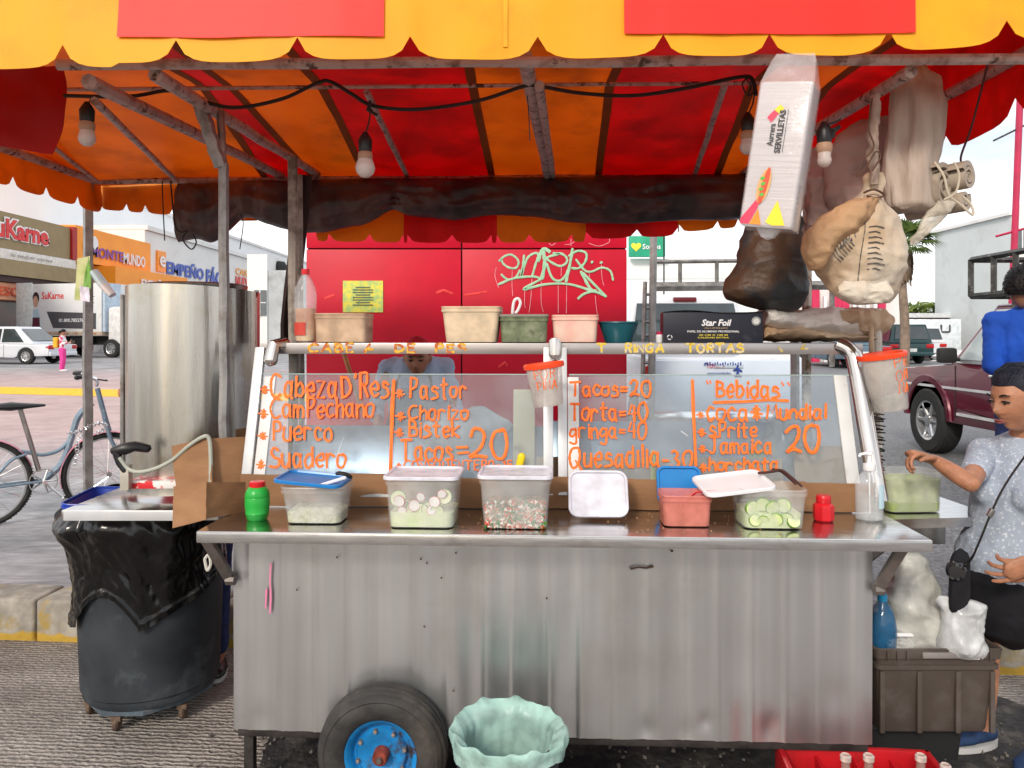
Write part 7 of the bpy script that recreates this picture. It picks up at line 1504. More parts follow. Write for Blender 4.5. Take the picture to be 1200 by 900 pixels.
def flat(nm, pts, m_, o=0): mb = MB(); mb.add([Vector((x, FY - o, z)) for x, z in pts] + [Vector((x, FY - o + .0006, z)) for x, z in pts], [tuple(range(len(pts))), tuple(reversed(range(len(pts), 2*len(pts))))]); return mb.build(nm, m_, npk, smooth=False)
pk_, or_, ye_ = mat('print pink', (.80, .04, .10), .4), mat('print orange', (.95, .25, .02), .4), mat('print yellow', (.95, .62, .03), .4)
flat('printed_triangle', [(-.073, .004), (-.073, .02), (-.028, .088), (-.028, .055), (-.048, .004)], pk_); flat('printed_triangle', [(-.046, .004), (-.026, .050), (-.012, .004)], or_); flat('printed_triangle', [(.0, .012), (.026, .078), (.056, .006), (.02, .004)], ye_)
flat('printed_square', [(-.040, .318), (-.026, .304), (-.008, .330), (-.022, .340)], pk_); flat('printed_square', [(-.022, .340), (-.008, .330), (.006, .344), (-.008, .356)], ye_)
def ell(cx, cz, a, b, th, n=20): return [(cx + a*math.cos(t)*math.cos(th) - b*math.sin(t)*math.sin(th), cz + a*math.cos(t)*math.sin(th) + b*math.sin(t)*math.cos(th)) for t in [2*PI*k/n for k in range(n)]]
flat('printed_bun', ell(-.020, .118, .052, .018, R(82)), mat('print bun', (.75, .40, .16), .5)); flat('printed_sausage', ell(-.018, .118, .056, .009, R(82)), mat('print sausage', (.70, .08, .03), .5), .0007)
for k in range(4): flat('printed_garnish', ell(-.022 - .004*(k % 2), .092 + k*.016, .007, .005, .3), mat('print green', (.12, .45, .05), .5), .0012)
tm = text_mb('250 PZAS', (.0758, -.03, .03), (0, 0, 1), (0, 1, 0), .10, .018, depth=.0006).build('lettering', mat('print grey', (.3, .3, .32), .5), npk)

# ------------------------------------------------------------------ crate, sacks and bottles at the right
cr = thing('storage_crate', 'big grey brown plastic crate of rubbish standing at the right end of the cart', 'crate', (1.54, 2.94, .148))
crm = mat('grey brown crate', (.075, .058, .048), .55, 0, .12, 4, dirt=(.13, .11, .10), dscale=6, dlo=.5)
h = .315
MCr = Matrix.Translation((1.542, 2.95, .148))
def cbox(c, sz, nm, m_, bev=.004): mb = MB(); mb.box(c, sz, bev=bev); mb.xf(MCr); return mb.build(nm, m_, cr, world=True)
mb = MB(); rings = []
for z, g in ((0.0, -.025), (.01, -.02), (.235, 0), (.24, .010), (.255, .010), (.258, .003), (.275, .005), (.28, .014), (h, .018), (h+.004, .012), (h, .004), (.25, -.01), (.02, -.035)):
    rings.append([Vector((x, y, z)) for x, y in rrect(.43 + 2*g, .33 + 2*g, .02)])
mb.loft(rings); mb.xf(MCr); mb.build('crate_wall', crm, cr, world=True)
for xx in (-.20, -.065, .075, .20): cbox((xx, -.163, .12), (.018, .016, .225), 'rib', crm)
cbox((-.0, -.183, .297), (.13, .016, .022), 'handle', mat('worn crate edge', (.22, .20, .19), .5), .006)
for xx in (-.19, -.155, -.12, .11, .145, .18): cbox((xx, -.185, .295), (.004, .008, .032), 'notch', crm, .001)
bc = thing('low_crate', 'low black crate underneath the grey brown crate of rubbish', 'crate', (1.52, 3.0, 0))
mb = MB(); rings = [[Vector((1.50 + x, 3.0 + y, z)) for x, y in rrect(.36 + g, .24 + g, .02)] for z, g in ((0, 0), (.12, .02), (.125, .03), (.146, .03), (.1465, .01), (.02, -.01))]; mb.loft(rings); mb.build('crate_wall', blackt, bc, world=True)
def bagm(nm, col, al): return mat(nm, col, .25, 0, .12, 6, alpha=al, bump=.7, bscale=12, coat=.3)
soft('plastic_bag', [(648, 1052, 1074, .03), (660, 1046, 1084, .06), (680, 1038, 1092, .11), (705, 1033, 1097, .14), (728, 1032, 1100, .15), (745, 1036, 1100, .14), (752, 1044, 1094, .10)], 2.98, mat('sack of foam cups', (.42, .42, .38), .35, 0, .25, 9, col2=(.62, .62, .58), bump=.8, bscale=16, alpha=.92), 'grey translucent sack stuffed with rubbish in the crate beside the cart', 'plastic bag', wr=.028, f=12, seed=3, seg=64, crump=True)
soft('plastic_bag', [(698, 1098, 1122, .02), (706, 1098, 1150, .03), (716, 1104, 1152, .05), (735, 1106, 1150, .07), (755, 1103, 1152, .07), (768, 1104, 1150, .04)], 2.80, bagm('white carrier film', (.74, .76, .78), .62), 'small white carrier bag hanging over the front rim of the crate', 'plastic bag', wr=.016, f=14, seed=5, st=.5)
mb = MB(); mb.cyl(tuple(W(1050, 744, 2.85)), tuple(W(1102, 745, 2.85)), .008, 8); tag(mb.build('white_tube', white_p), 'thin white rod lying across the inside of the crate', 'rod')
lump('crumpled_wrapper', W(1056, 757, 2.86), (.05, .03, .03), bagm('clear wrapper', (.66, .66, .64), .6), 'crumpled clear wrapper lying in the crate beside the blue bottle', 'wrapper', 3, .4, 4, 16)
lump('crumpled_wrapper', W(1080, 759, 2.88), (.045, .03, .02), mat('magenta wrapper', (.40, .01, .12), .4, bump=.4), 'magenta wrapper in the middle of the crate', 'wrapper', 6, .4, 4, 16)
c = W(1034, 768, 2.86); t = thing('water_bottle', 'clear blue water bottle with a light blue cap standing in the crate', 'bottle', c)
mb = MB(); mb.lathe([(.042, 0), (.048, .01), (.050, .10), (.046, .14), (.034, .175), (.017, .20), (.015, .212)], (0, 0, 0), 24, jit=lambda a, z: .03*math.cos(a*5 + z*40)); mb.build('bottle', mat('blue clear plastic', (.03, .16, .34), .1, 0, .1, 5, alpha=.62, coat=.4), t)
mb = MB(); mb.lathe([(.017, .205), (.0175, .228), (.001, .229)], (0, 0, 0), 18); mb.build('cap', mat('light blue cap', (.02, .32, .62), .4), t)
rc = thing('bottle_crate', 'red plastic bottle crate standing on the street at the bottom right', 'crate', (1.08, 2.45, 0))
redc = mat('red crate plastic', (.50, .006, .012), .45, 0, .12, 5, dirt=(.22, .01, .01), dscale=8, dlo=.52)
yaw_c = R(-6); MC = Matrix.Translation((1.13, 2.44, 0)) @ Matrix.Rotation(yaw_c, 4, 'Z')
mb = MB(); mb.box((0, .15, .11), (.50, .02, .20), bev=.005); mb.box((-.24, 0, .11), (.02, .32, .20), bev=.005); mb.box((.24, 0, .11), (.02, .32, .20), bev=.005); mb.box((0, -.15, .11), (.50, .02, .20), bev=.005); mb.box((0, 0, .01), (.48, .30, .02)); mb.xf(MC); mb.build('crate_wall', redc, rc, world=True)
mb = MB()
for x in (-.12, 0, .12): mb.box((x, 0, .10), (.008, .29, .16))
mb.box((0, 0, .10), (.47, .008, .15)); mb.xf(MC); mb.build('divider', redc, rc, world=True)
glb = mat('bottle glass', (.35, .30, .26), .06, 0, .1, 5, alpha=.35, spec=.9, coat=.6)
bt0 = None
for k, (px, wh) in enumerate(((991, 'leftmost in the red crate, by the dark street'), (1018, 'second from the left in the red crate'), (1079, 'third from the left in the red crate'), (1108, 'rightmost, just outside the red crate'))):
    c = Vector(((px-600)*2.36/900, 2.36, .03)); 
    if bt0 is None:
        bt0 = thing('glass_bottle', 'x', 'bottle', c, 0, 'empty glass bottles at the bottom right')
        mb = MB(); mb.lathe([(.022, 0), (.030, .006), (.030, .12), (.026, .16), (.015, .21), (.0125, .255), (.0125, .262)], (0, 0, 0), 20, caps=False); mb.build('glass', glb, bt0)
        mb = MB(); mb.lathe([(.0125, .258), (.0165, .262), (.0165, .276), (.0125, .280), (.010, .274)], (0, 0, 0), 18, caps=False); mb.build('lip', mat('thick glass lip', (.50, .40, .36), .1, 0, .3, 30, alpha=.8), bt0); b_ = bt0
    else: b_ = copy_tree(bt0); b_.location = c + (Vector((0, 0, -.03)) if k == 3 else Vector())
    b_['label'] = 'empty glass soda bottle, ' + wh

# ------------------------------------------------------------------ people
def U(*v): return Vector(v).normalized()
def head_shape(mb, c, F, pitch=0, roll=0, s=1.0, female=True):
    F = Vector(F).normalized(); Lx = Vector((0, 0, 1)).cross(F).normalized(); Q = Matrix((Lx, F, Vector((0, 0, 1)))).transposed()
    Q = Q @ Euler((R(pitch), R(roll), 0)).to_matrix(); rings = []; NU, NV = 44, 34
    def bump(x, z, cx, cz, sx, sz): return math.exp(-((x-cx)/sx)**2 - ((z-cz)/sz)**2)
    for i in range(NV + 1):
        t = PI * (i + .02) / (NV + .04); rg = []
        for j in range(NU):
            a = 2*PI*j/NU; dx, dy, dz = math.sin(t)*math.cos(a), math.sin(t)*math.sin(a), math.cos(t)
            x, y, z = dx*.074, dy*.094 - .006, dz*.116
            if dz < 0: 
                k = (-dz)**1.4; x *= 1 - .34*k; y = y*(1 - .20*k) + (.012 if dy > 0 else 0)*k
            else: x *= 1 - .05*dz; y -= .006*dz
            if dy > 0:
                w_ = min(1, dy*2.2)
                y += w_*(.024*bump(x, z, 0, -.026, .012, .014) + .012*bump(x, z, 0, -.004, .009, .020) + .005*bump(x, z, -.016, -.030, .008, .008) + .005*bump(x, z, .016, -.030, .008, .008)
                    - .009*bump(x, z, .032, .008, .016, .012) - .009*bump(x, z, -.032, .008, .016, .012) + .005*bump(x, z, .032, .006, .010, .006) + .005*bump(x, z, -.032, .006, .010, .006)
                    + .004*bump(x, z, .030, .028, .022, .007) + .004*bump(x, z, -.030, .028, .022, .007) + .008*bump(x, z, 0, -.055, .020, .007) + .007*bump(x, z, 0, -.067, .017, .006) - .003*bump(x, z, 0, -.061, .02, .003)
                    + .010*bump(x, z, 0, -.096, .022, .014) + .006*bump(x, z, .042, -.028, .02, .022) + .006*bump(x, z, -.042, -.028, .02, .022))
            rg.append(c + Q @ (Vector((x, y, z))*s))
        rings.append(rg)
    mb.loft(rings)
    for sd in (-1, 1):
        e = Vector((sd*.074, -.008, -.006)); rings = []
        for k, q in enumerate((.3, .8, 1, .8, .3)):
            rings.append([c + Q @ ((e + Vector((sd*(-.008 + .006*k), -.002*k, 0)) + Vector((0, math.cos(2*PI*j/10)*.017*q, math.sin(2*PI*j/10)*.030*q)))*s) for j in range(10)])
        mb.loft(rings)
    return lambda x, y, z: c + Q @ (Vector((x, y, z))*s)
def hand_shape(mb, wr, dr, pn, ths, curl=(25, 30, 25), s=1.0, spread=.10):
    """dr hand direction, pn palm normal (palm faces this way), ths +1/-1 side of the thumb"""
    dr = Vector(dr).normalized(); pn = Vector(pn); pn = (pn - dr*pn.dot(dr)).normalized(); sd = dr.cross(pn)*ths
    mb.tube([wr - dr*.015*s, wr + dr*.02*s, wr + dr*.055*s, wr + dr*.085*s], [.026*s, .034*s, .040*s, .036*s], 12, flat=.42, round_ends=True, frame_up=pn)
    for k, (o, L_) in enumerate(((.030, .92), (.010, 1.05), (-.010, 1.0), (-.029, .78))):
        p = wr + dr*(.082 - .006*abs(k-1.2))*s + sd*o*s; d = (dr + sd*spread*(1.2-k)).normalized(); pts = [p - d*.012*s]; ang_ = 0
        cu_ = [c_ + 7*(k) for c_ in curl]
        for sl, ca in zip((.043, .027, .022), cu_):
            ang_ += ca; q = (d*math.cos(R(ang_)) + pn*math.sin(R(ang_))).normalized(); pts.append(p.copy()); p = p + q*sl*L_*s
        pts.append(p); mb.tube(pts, [.0095*s, .0095*s, .0088*s, .0080*s, .0068*s], 8, round_ends=True)
    p = wr + dr*.022*s + sd*.026*s; d = (dr*.62 + sd*.70 + pn*.28).normalized(); p2 = p + d*.042*s; d2 = (dr*.85 + sd*.25 + pn*.45).normalized(); p3 = p2 + d2*.030*s; p4 = p3 + (d2 + pn*.25 - sd*.1).normalized()*.024*s
    mb.tube([p - d*.012*s, p, p2, p3, p4], [.014*s, .0135*s, .0110*s, .0100*s, .0078*s], 8, round_ends=True)
def limb(mb, a, b, r0, r1, bulge=0, n=5, seg=14): 
    a = Vector(a); b = Vector(b); mb.tube([a.lerp(b, k/n) for k in range(n+1)], [r0 + (r1-r0)*k/n + bulge*math.sin(PI*k/n) for k in range(n+1)], seg, round_ends=True)
def person(label, J, F, hc, hF, pitch, s=1.0, build_=1.0, sk=skin, top=None, sleeve=.55, bottom=None, blen=.9, shoes=None, hands=(None, None), vox=.006, female=True, roll=0, hip_w=.16, chest_w=.17, waist_w=.14, hairf=None, flat=.62, face=True, wrk=.006, topz=None, group=None, tight=0, socks=None):
    F = Vector(F).normalized(); t = thing('person', label, 'person', (J['pelvis'].x, J['pelvis'].y, min(J['toeL'].z, J['toeR'].z)), 0, group)
    def torso(mb, g, top_=True):
        pts = [J['pelvis'] - Vector((0, 0, .06*s)), J['pelvis'] + Vector((0, 0, .03*s)), J['pelvis'].lerp(J['chest'], .45), J['chest'], J['chest'].lerp(J['neck'], .55)]
        mb.tube(pts, [(hip_w*.92)*s+g, hip_w*s+g, waist_w*s+g, chest_w*s+g, chest_w*.80*s+g], 20, flat=flat, round_ends=True, frame_up=F)
        for sd in ('L', 'R'): mb.tube([J['chest'].lerp(J['neck'], .75), J['sh'+sd]], [.062*s+g, .052*s*build_+g], 12, round_ends=True)
        if female:
            Lf = Vector((0, 0, 1)).cross(F)
            for q in (-1, 1): mb.tube([J['chest'] + Lf*q*.065*s + F*.045*s, J['chest'] + Lf*q*.07*s + F*.082*s - Vector((0, 0, .012*s))], [.06*s+g, .052*s+g], 12, round_ends=True)
    mb = MB(); torso(mb, -.022*s)
    nb_ = Vector(hF).normalized()*s; mb.tube([J['neck'] - Vector((0, 0, .05*s)), J['neck'].lerp(hc, .35) - nb_*.012, hc - Vector((0, 0, .03*s)) - nb_*.040], [.056*s, .046*s, .046*s], 14, round_ends=True)
    hf = head_shape(mb, hc, hF, pitch, roll, s, female)
    for k, sd in enumerate(('L', 'R')):
        limb(mb, J['sh'+sd], J['el'+sd], .044*s*build_, .035*s*build_, .004*s); limb(mb, J['el'+sd], J['wr'+sd], .035*s*build_, .024*s*build_, .004*s)
        limb(mb, J['hip'+sd], J['kn'+sd], .080*s*build_, .052*s*build_, .004*s); limb(mb, J['kn'+sd], J['an'+sd], .050*s*build_, .033*s*build_, .010*s)
        limb(mb, J['an'+sd] - Vector((0, 0, .02*s)), J['toe'+sd] + Vector((0, 0, .025*s)), .034*s, .028*s)
        if hands[k]: hand_shape(mb, J['wr'+sd], *hands[k])
    body = remesh(mb, vox, 2); body.build('body', sk, t, world=True, ang=180)
    if top:
        mb = MB(); torso(mb, .012*s + tight)
        for sd in ('L', 'R'):
            q = J['sh'+sd].lerp(J['el'+sd], min(1, sleeve)); limb(mb, J['sh'+sd], q, .056*s*build_, .052*s*build_ if sleeve < 1 else .044*s)
            if sleeve > 1: limb(mb, J['el'+sd], J['el'+sd].lerp(J['wr'+sd], sleeve - 1), .044*s*build_, .036*s)
        if topz: mb.tube([J['pelvis'] + Vector((0, 0, topz)), J['pelvis'] + Vector((0, 0, .08*s))], [hip_w*s + .034, hip_w*s + .024], 20, flat=flat+.03, round_ends=True, frame_up=F)
        remesh(mb, max(vox, .007)*1.1, 3, disp=wrk*1.6, dscale=9, seed=2).build('shirt', top, t, world=True, ang=180)
    if bottom:
        mb = MB(); mb.tube([J['pelvis'] - Vector((0, 0, .10*s)), J['pelvis'] - Vector((0, 0, .03*s)), J['pelvis'] + Vector((0, 0, .01*s))], [hip_w*s+.006, hip_w*s + .010, hip_w*.9*s], 20, flat=flat + .04, round_ends=True, frame_up=F)
        for sd in ('L', 'R'):
            if blen <= 1: limb(mb, J['hip'+sd], J['hip'+sd].lerp(J['kn'+sd], blen), .098*s*build_, .080*s*build_)
            else: limb(mb, J['hip'+sd], J['kn'+sd], .098*s*build_, .070*s*build_); limb(mb, J['kn'+sd], J['kn'+sd].lerp(J['an'+sd], blen - 1), .070*s*build_, .055*s*build_)
        remesh(mb, max(vox, .008)*1.1, 3, disp=wrk, dscale=8, seed=5).build('shorts' if blen <= 1 else 'trousers', bottom, t, world=True, ang=180)
    if shoes:
        for sd in ('L', 'R'):
            a, b = J['an'+sd], J['toe'+sd]; g = min(J['toeL'].z, J['toeR'].z); d = (b - a); d.z = 0; ln = d.length; d.normalize(); g = b.z
            heel = Vector((a.x, a.y, g)) - d*.05*s; mb = MB(); N_ = 9; rings = []
            for k in range(N_ + 1):
                u = k/N_; wd = (.030 + .014*math.sin(PI*min(1, u*1.05)) + .006*(u > .5))*s; ht = (.070 - .030*u - .012*max(0, u-.6))*s; 
                if k in (0, N_): wd *= .45; ht *= .6
                c_ = heel + d*((ln + .085*s)*u); L_ = Vector((0, 0, 1)).cross(d); rings.append([c_ + L_*wd*math.cos(2*PI*j/14) + Vector((0, 0, .022*s + max(-.012*s, ht*.5*(1 + math.sin(2*PI*j/14)) - .004))) for j in range(14)])
            mb.loft(rings); so_ = mb.build('shoe', shoes, t, world=True, ang=60)
            mb = MB(); rings = []
            for z_ in (0, .022):
                rg = []
                for k in range(24):
                    q = 2*PI*k/24; rg.append(heel + d*((ln + .085*s)*(.5 + .52*math.cos(q))) + Vector((0, 0, 1)).cross(d)*(.047*s*math.sin(q)) + Vector((0, 0, z_*s + .001)))
                rings.append(rg)
            mb.loft(rings); mb.build('sole', mat('pale sole', (.50, .50, .50), .7), so_, world=True)
    if face:
        mb = MB()
        for q in (-1, 1): mb.tube([hf(q*.020, .090, .030), hf(q*.032, .088, .035), hf(q*.048, .076, .030)], [.0028*s, .0036*s, .002*s], 6, round_ends=True)
        mb.build('eyebrows', hair_m, t, world=True)
        for q in (-1, 1):
            mb = MB(); e = hf(q*.031, .074, .007); mb.lathe([(.001, -.006*s), (.009*s, -.004*s), (.0125*s, 0), (.009*s, .0045*s), (.001, .0065*s)], e, 14); eo = mb.build('eye', mat('eye white', (.26, .18, .14), .3), t, world=True)
            mb = MB(); p = hf(q*.031, .0850, .0055); mb.lathe([(.001, 0), (.0055*s, .0), (.001, .003*s)], p, 12, M=Vector(hF).to_track_quat('Z', 'Y').to_matrix()); mb.build('iris', blackp, eo, world=True)
            mb = MB(); mb.tube(smooth_path([hf(q*.017, .083, .008), hf(q*.026, .0895, .0125), hf(q*.036, .0885, .0125), hf(q*.046, .078, .007)], 3), .0022*s, 5, round_ends=True); mb.build('eyelid', hair_m, t, world=True)
        mb = MB(); mb.tube(smooth_path([hf(-.022, .084, -.059), hf(-.010, .0955, -.0565), hf(0, .0975, -.0575), hf(.010, .0955, -.0565), hf(.022, .084, -.059)], 3), [.0014*s]*2 + [.0034*s]*9 + [.0014*s]*2, 6, round_ends=True)
        mb.tube(smooth_path([hf(-.020, .084, -.0605), hf(-.009, .0935, -.0655), hf(.009, .0935, -.0655), hf(.020, .084, -.0605)], 3), [.0014*s] + [.0036*s]*8 + [.0014*s], 6, round_ends=True); mb.build('lips', mat('lips', (.27, .075, .06), .45), t, world=True)
    if hairf: hairf(t, hf)
    return t
def cap_hair(t, hf, line=.05, thick=.010, back=-.03, nm='hair', m_=None, s=1.0, bun=None, strands=True):
    rings = []; 
    for i in range(17):
        tt = .02 + (PI*.66) * i/16; rg = []
        for j in range(40):
            a = 2*PI*j/40; fwd = math.sin(a); lim = 1.0
            # front hairline is high, sides and back low
            tmax = (.325*PI if fwd > .7 else (.325*PI + (.7 - fwd)/1.7*.44*PI)); tq = min(tt, tmax) if True else tt
            dx, dy, dz = math.sin(tq)*math.cos(a), math.sin(tq)*math.sin(a), math.cos(tq); g = thick*(.15 + .85*min(1, max(0, tmax - tt)*4)) if tt <= tmax else 0
            x = dx*(.074 + g); y = dy*(.094 + g) - .006; z = dz*(.116 + g)
            if dz > 0: y -= .006*dz
            r_ = 1 + .012*noise.noise(Vector((a*7, tq*1.5, 3))); rg.append(hf(x*r_, y*r_, z*r_))
        rings.append(rg)
    mb = MB(); mb.loft(rings); 
    if bun: b0 = hf(*bun); mb.lathe([(.001, -.045), (.032, -.034), (.045, 0), (.032, .034), (.001, .045)], b0, 18, jit=lambda a, z: .06*math.sin(a*5 + z*80))
    ho = mb.build(nm, m_ or hair_m, t, world=True, ang=80)
    if strands:
        rn = random.Random(3); sm = MB()
        def hp(dv, g): 
            d_ = dv.normalized(); y = d_.y*(.094+g) - .006 - (.006*d_.z if d_.z > 0 else 0); return hf(d_.x*(.074+g), y, d_.z*(.116+g))
        if bun:
            bdv = Vector((0, -1, .22)).normalized()
            for k in range(420):
                a = R(rn.uniform(-62, 242)); fw = math.sin(a); te = (.32*PI if fw > .7 else (.32*PI + (.7-fw)/1.7*.40*PI)) + rn.uniform(-.09, .02)
                d0 = Vector((math.sin(te)*math.cos(a), math.sin(te)*math.sin(a), math.cos(te))); g0 = .002 + rn.uniform(-.001, .002); P = []
                for q in range(8): P.append(hp(d0.lerp(bdv, q/7) + Vector((0, 0, .12*math.sin(PI*q/7))), g0 + (thick*1.0)*math.sin(PI*min(.5, q/5))))
                sm.tube(P, [.0006] + [.0018]*6 + [.001], 3)
        else:
            for k in range(900):
                a = rn.uniform(0, 2*PI); te = PI*.60*math.sqrt(rn.random()); fw = math.sin(a)
                if te > (.32*PI if fw > .35 else (.32*PI + (.35-fw)/1.35*.34*PI)): continue
                d0 = Vector((math.sin(te)*math.cos(a), math.sin(te)*math.sin(a), math.cos(te))); fl = Vector((rn.uniform(-.2, .2), .35, -.15))
                sm.tube([hp(d0, thick*.7), hp(d0 + fl*.3, thick + .004), hp(d0 + fl*.6, thick + rn.uniform(.001, .007))], [.0018, .0015, .0005], 3)
        so2 = sm.build('hair_strands', m_ or hair_m, t, world=True); tag(so2, kind='stuff')
    return ho
# --- woman at the right
V = Vector; FW = U(-.86, -.51, 0); LW = V((.51, -.86, 0))
pel = W(1184, 668, 2.90); che = W(1198, 574, 2.90); nek = W(1200, 520, 2.92)
Jw = dict(pelvis=pel, chest=che, neck=nek, shR=W(1152, 531, 3.0), elR=W(1137, 566, 2.76), wrR=W(1096, 540, 2.86), shL=W(1248, 531, 2.76), elL=W(1272, 618, 2.64), wrL=W(1217, 657, 2.60),
    hipR=pel - LW*.085 + V((0, 0, -.06)), hipL=pel + LW*.085 + V((0, 0, -.06)), knR=V((1.875, 3.04, .44)), knL=V((2.02, 2.86, .44)), anR=V((1.835, 2.985, .09)), anL=V((1.99, 2.84, .09)), toeR=V((1.68, 2.95, .005)), toeL=V((1.85, 2.77, .005)))
def hair_w(t, hf):
    cap_hair(t, hf, thick=.013, bun=(0, -.125, .03), m_=mat('blue black hair', (.010, .011, .022), .38, 0, .5, 40, stretch=(1, 8, 8), bump=.6, bscale=40, spec=.5))  # blue in the colour stands in for the sheen on dark hair
tee = mat('speckled blue grey jersey', (.34, .39, .48), .85, 0, .05, 90, col2=(.60, .64, .70), lo=.56, hi=.64, bump=.15, bscale=200)
blk = mat('black cloth', (.006, .006, .009), .9, 0, .3, 20, bump=.2)
wom = person('woman in a speckled blue grey t-shirt and black shorts reaching toward the salsa shelf', Jw, FW, W(1191, 467, 2.85), U(-.97, -.24, 0), -12, s=1.03, build_=.90, sk=skin, top=tee, sleeve=.62, bottom=blk, blen=.92, shoes=mat('navy canvas', (.012, .035, .10), .8, 0, .2, 40, bump=.2),
    hands=((U(-.9, .15, -.42), V((0, 1, .2)), 1, (12, 18, 15)), (U(-1.0, .05, .30), V((.1, -.35, -1)), 1, (38, 42, 35), .95, .06)), vox=.0042, hip_w=.185, chest_w=.160, waist_w=.155, hairf=hair_w, flat=.70, wrk=.005, topz=.0)
pu = thing('shoulder_bag', 'small black shoulder bag on a thin strap at the hip of the woman', 'shoulder bag', W(1124, 715, 2.78))
mb = MB(); mb.tube(smooth_path([W(1225, 505, 2.62), W(1200, 536, 2.64), W(1178, 568, 2.66), W(1162, 600, 2.66), W(1148, 634, 2.68), W(1138, 655, 2.72), W(1124, 668, 2.76)], 4), .0075, 6, flat=.5); mb.build('strap', blackp, pu, world=True)
mb = MB(); mb.box(W(1161, 601, 2.652), (.03, .014, .018), rot=(0, R(-60), 0), bev=.003); mb.build('buckle', steel_dark, pu, world=True)
mb = MB(); mb.tube([W(1125, 660, 2.80), W(1124, 705, 2.80)], [.055, .06], 16, flat=.5, round_ends=True, frame_up=(.6, -.8, 0)); mb.build('bag_body', blk, pu, world=True)
mb = MB(); mb.lathe([(.001, .03), (.022, .028), (.032, .018), (.034, 0)], W(1120, 668, 2.76), 20, M=U(-.5, -.85, 0).to_track_quat('Z', 'Y').to_matrix()); mb.build('clasp', mat('glossy black', (.02, .02, .022), .12, coat=.5), pu, world=True)
# --- man in blue, seen from behind
def stand(c, F, H, z0):
    F = Vector(F).normalized(); Lf = V((0, 0, 1)).cross(F); k = H/1.7; c = V((c[0], c[1], 0)); g = lambda l, f, z: c + Lf*l*k + F*f*k + V((0, 0, z0 + z*k))
    return dict(pelvis=g(0, 0, .93), chest=g(0, 0, 1.25), neck=g(0, -.01, 1.44), shL=g(.18, 0, 1.39), shR=g(-.18, 0, 1.39), elL=g(.24, -.02, 1.11), elR=g(-.24, -.02, 1.11), wrL=g(.24, .1, .88), wrR=g(-.24, .1, .88),
        hipL=g(.09, 0, .88), hipR=g(-.09, 0, .88), knL=g(.1, .03, .50), knR=g(-.1, .03, .50), anL=g(.1, -.02, .09), anR=g(-.1, -.02, .09), toeL=g(.12, .17, 0.005), toeR=g(-.12, .17, 0.005)), g(0, .03, 1.585), k
FB = U(.45, .89, 0); Jb, hb_, kb_ = stand((3.02, 4.45), FB, 1.80, .22)
Jb['elL'] = W(1163, 432, 4.45); Jb['wrL'] = W(1190, 420, 4.7); Jb['elR'] = V((3.2, 4.5, 1.30)); Jb['wrR'] = V((3.15, 4.8, 1.35))
for k_ in ('shL', 'shR', 'neck', 'chest'): Jb[k_] = Jb[k_] + V((.0, 0, -.02))
hb_ = W(1199, 337, 4.42)
def hair_b(t, hf): cap_hair(t, hf, thick=.014)
person('man in a royal blue shirt standing with his back turned at the right edge', Jb, FB, hb_, U(.75, .6, 0), -12, s=1.05, sk=skin_d, top=mat('royal blue cloth', (.008, .075, .46), .85, 0, .1, 6, bump=.2, bscale=12), sleeve=.95, bottom=denim, blen=1.9, shoes=blackp, hands=((U(.6, .8, 0), V((1, 0, 0)), 1), None), vox=.009, female=False, hip_w=.165, chest_w=.185, waist_w=.16, hairf=hair_b, flat=.62, face=True, wrk=.007, topz=.0)
# --- cook behind the glass
FC = V((0, -1, 0)); Jc, hcC, kc = stand(((489-600)*4.45/900, 4.45), FC, 1.58, .2)

for q_ in ('pelvis', 'chest', 'neck', 'shL', 'shR'): Jc[q_] = Jc[q_] + V((0, 0, -.085))
Jc['neck'] += V((0, -.06, -.0)); Jc['elL'] = Jc['shL'] + V((.06, -.08, -.24)); Jc['elR'] = Jc['shR'] + V((-.06, -.08, -.24)); Jc['wrL'] = V((-.42, 3.95, 1.12)); Jc['wrR'] = V((-.68, 3.95, 1.12))
sh_b = mat('light blue shirt', (.40, .56, .78), .85, 0, .06, 10, bump=.2)
def cap_c(t, hf):
    rc_ = cap_hair(t, hf, thick=.013, nm='cap', strands=False, m_=mat('red cap cloth', (.45, .01, .03), .8))
    mb = MB(); rings = []
    for k in range(9):
        q = -1 + 2*k/8; rings.append([hf(q*.070, .070 + (.065*(1 - q*q)**.5)*u, .066 - .004*u) for u in (0, .5, 1)] + [hf(q*.070, .070 + (.065*(1 - q*q)**.5)*u, .060 - .004*u) for u in (1, .5, 0)])
    mb.loft(rings); mb.build('visor', MATS['red cap cloth'], rc_, world=True)
cook = person('cook in a light blue shirt, red cap and grey apron looking down behind the glass', Jc, FC, W(489, 419, 4.28), FC, -16, s=.93, sk=skin, top=sh_b, sleeve=1.5, bottom=denim, blen=1.9, shoes=blackp, hands=((U(.2, -.9, -.3), V((0, -.3, -1)), 1, (30, 30, 20)), (U(-.2, -.9, -.3), V((0, -.3, -1)), -1, (30, 30, 20))), vox=.008, female=False, hip_w=.16, chest_w=.18, waist_w=.16, hairf=cap_c, wrk=.010, topz=-.08)
ap = thing('apron', 'blue grey apron with dark neck straps worn by the cook', 'apron', W(489, 560, 4.2))
mb = MB(); mb.grid(lambda u, v: (Jc['chest'].x + (u - .5)*(.22 + .16*min(1, v*2)), 4.45 - .135*(1 - (2*u-1)**2*.35) - .02 - .02*v + .006*nz3(u*6, v*6), 1.30 - .62*v), 14, 16, thick=.003, nrm=(0, -1, 0)); mb.build('bib', mat('blue grey apron cloth', (.12, .19, .26), .85, 0, .15, 8, bump=.2), ap, world=True)
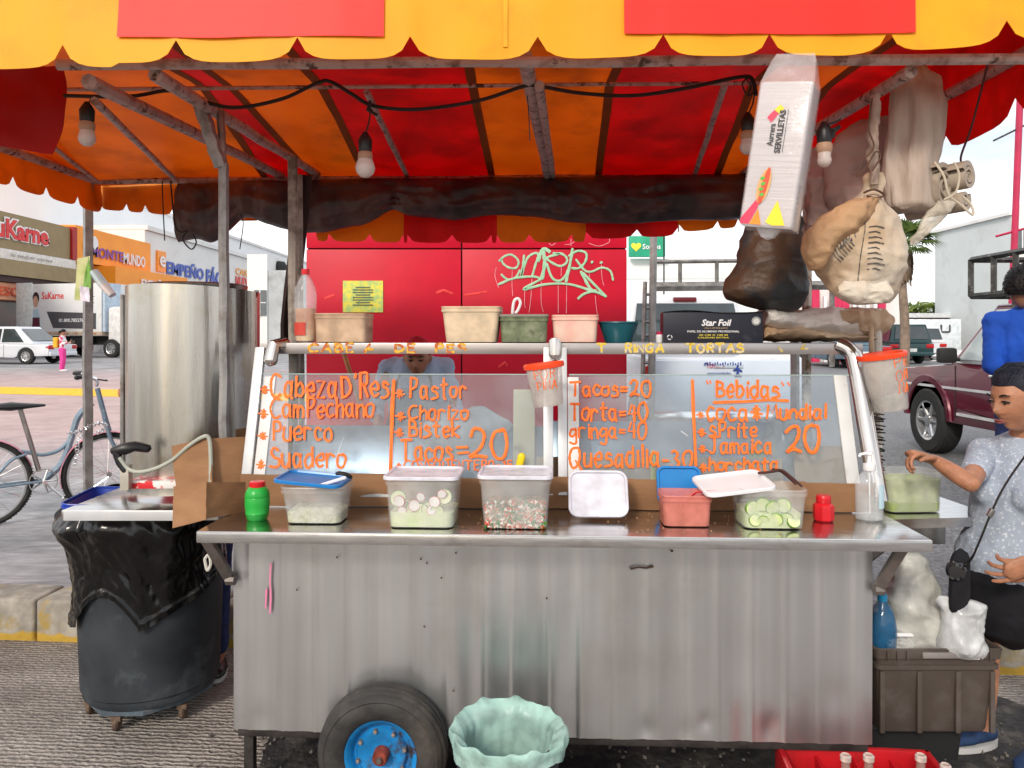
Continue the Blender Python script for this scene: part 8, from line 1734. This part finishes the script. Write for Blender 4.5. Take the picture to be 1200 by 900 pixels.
for q in (-1, 1): mb = MB(); mb.tube(smooth_path([V((Jc['chest'].x + q*.10, 4.29, 1.30)), V((Jc['chest'].x + q*.085, 4.33, 1.37)), V((Jc['chest'].x + q*.07, 4.42, 1.41))], 3), .010, 5, flat=.4); mb.build('strap', blackp, ap, world=True)
# --- man behind the boiler
FM = U(.25, 1, 0); Jm, hm, km = stand((-1.56, 3.74), FM, 1.60, 0)
Jm['elL'] = W(146, 460, 3.70); Jm['wrL'] = V((-1.66, 3.86, 1.42)); Jm['shL'] = V((-1.70, 3.76, 1.30)); Jm['knR'] = V((-1.42, 3.70, .45)); Jm['anR'] = V((-1.40, 3.66, .09)); Jm['toeR'] = V((-1.36, 3.54, .005)); Jm['hipR'] += V((.04, 0, 0))
person('man in jeans hidden behind the steel boiler, only elbow, leg and black shoe showing', Jm, FM, V((-1.55, 3.76, 1.49)), FM, 0, s=.94, sk=skin, top=mat('dark red tee', (.25, .02, .03), .9), sleeve=.5, bottom=denim, blen=1.92, shoes=blackp, hands=((U(.3, .3, .9), V((0, 1, 0)), 1), None), vox=.009, female=False, hairf=hair_b, face=False)
# --- girl walking across the forecourt
zg = lot_z(24.5); FG = U(.85, .2, 0); Jg, hg, kg = stand(((73-600)*24.5/900, 24.5), FG, 1.33, zg)
Jg['elR'] = Jg['shR'] + V((.05, -.02, -.2)); Jg['wrR'] = Jg['elR'] + V((.20, -.02, .04)); Jg['elL'] = Jg['shL'] + V((.05, 0, -.2)); Jg['wrL'] = Jg['elL'] + V((.2, 0, .03))
def hair_g(t, hf): cap_hair(t, hf, thick=.02, bun=(0, -.11, -.03), strands=False)
gl_ = person('girl in pink trousers and a white and pink jacket looking at her phone', Jg, FG, hg, FG, -25, s=kg*1.05, build_=1.1, sk=skin, top=mat('white pink jacket', (.80, .76, .78), .8, 0, .1, 7, col2=(.70, .03, .14), lo=.52, hi=.56), sleeve=1.8, bottom=mat('hot pink cloth', (.80, .06, .32), .85, 0, .1, 8), blen=1.95, shoes=white_p, hands=((U(1, 0, .2), V((0, 0, 1)), 1, (20, 20, 20), .8), (U(1, 0, .2), V((0, 0, 1)), -1, (20, 20, 20), .8)), vox=.012, hairf=hair_g, face=False, hip_w=.15, chest_w=.15, waist_w=.13)
c = Jg['chest'] - FG*.17; mb = MB(); mb.box(c - V((0, 0, .06)), (.14, .26, .34), rot=(0, 0, math.atan2(FG.y, FG.x)), bev=.05, segs=3); tag(mb.build('backpack', mat('yellow backpack cloth', (.75, .42, .03), .8)), 'yellow backpack worn by the girl in pink trousers', 'backpack')
mb = MB(); mb.box(Jg['wrR'] + V((.09, .05, .05)), (.015, .07, .13), rot=(0, R(-20), 0), bev=.004); tag(mb.build('phone', blackp), 'phone held by the girl in pink trousers', 'phone')
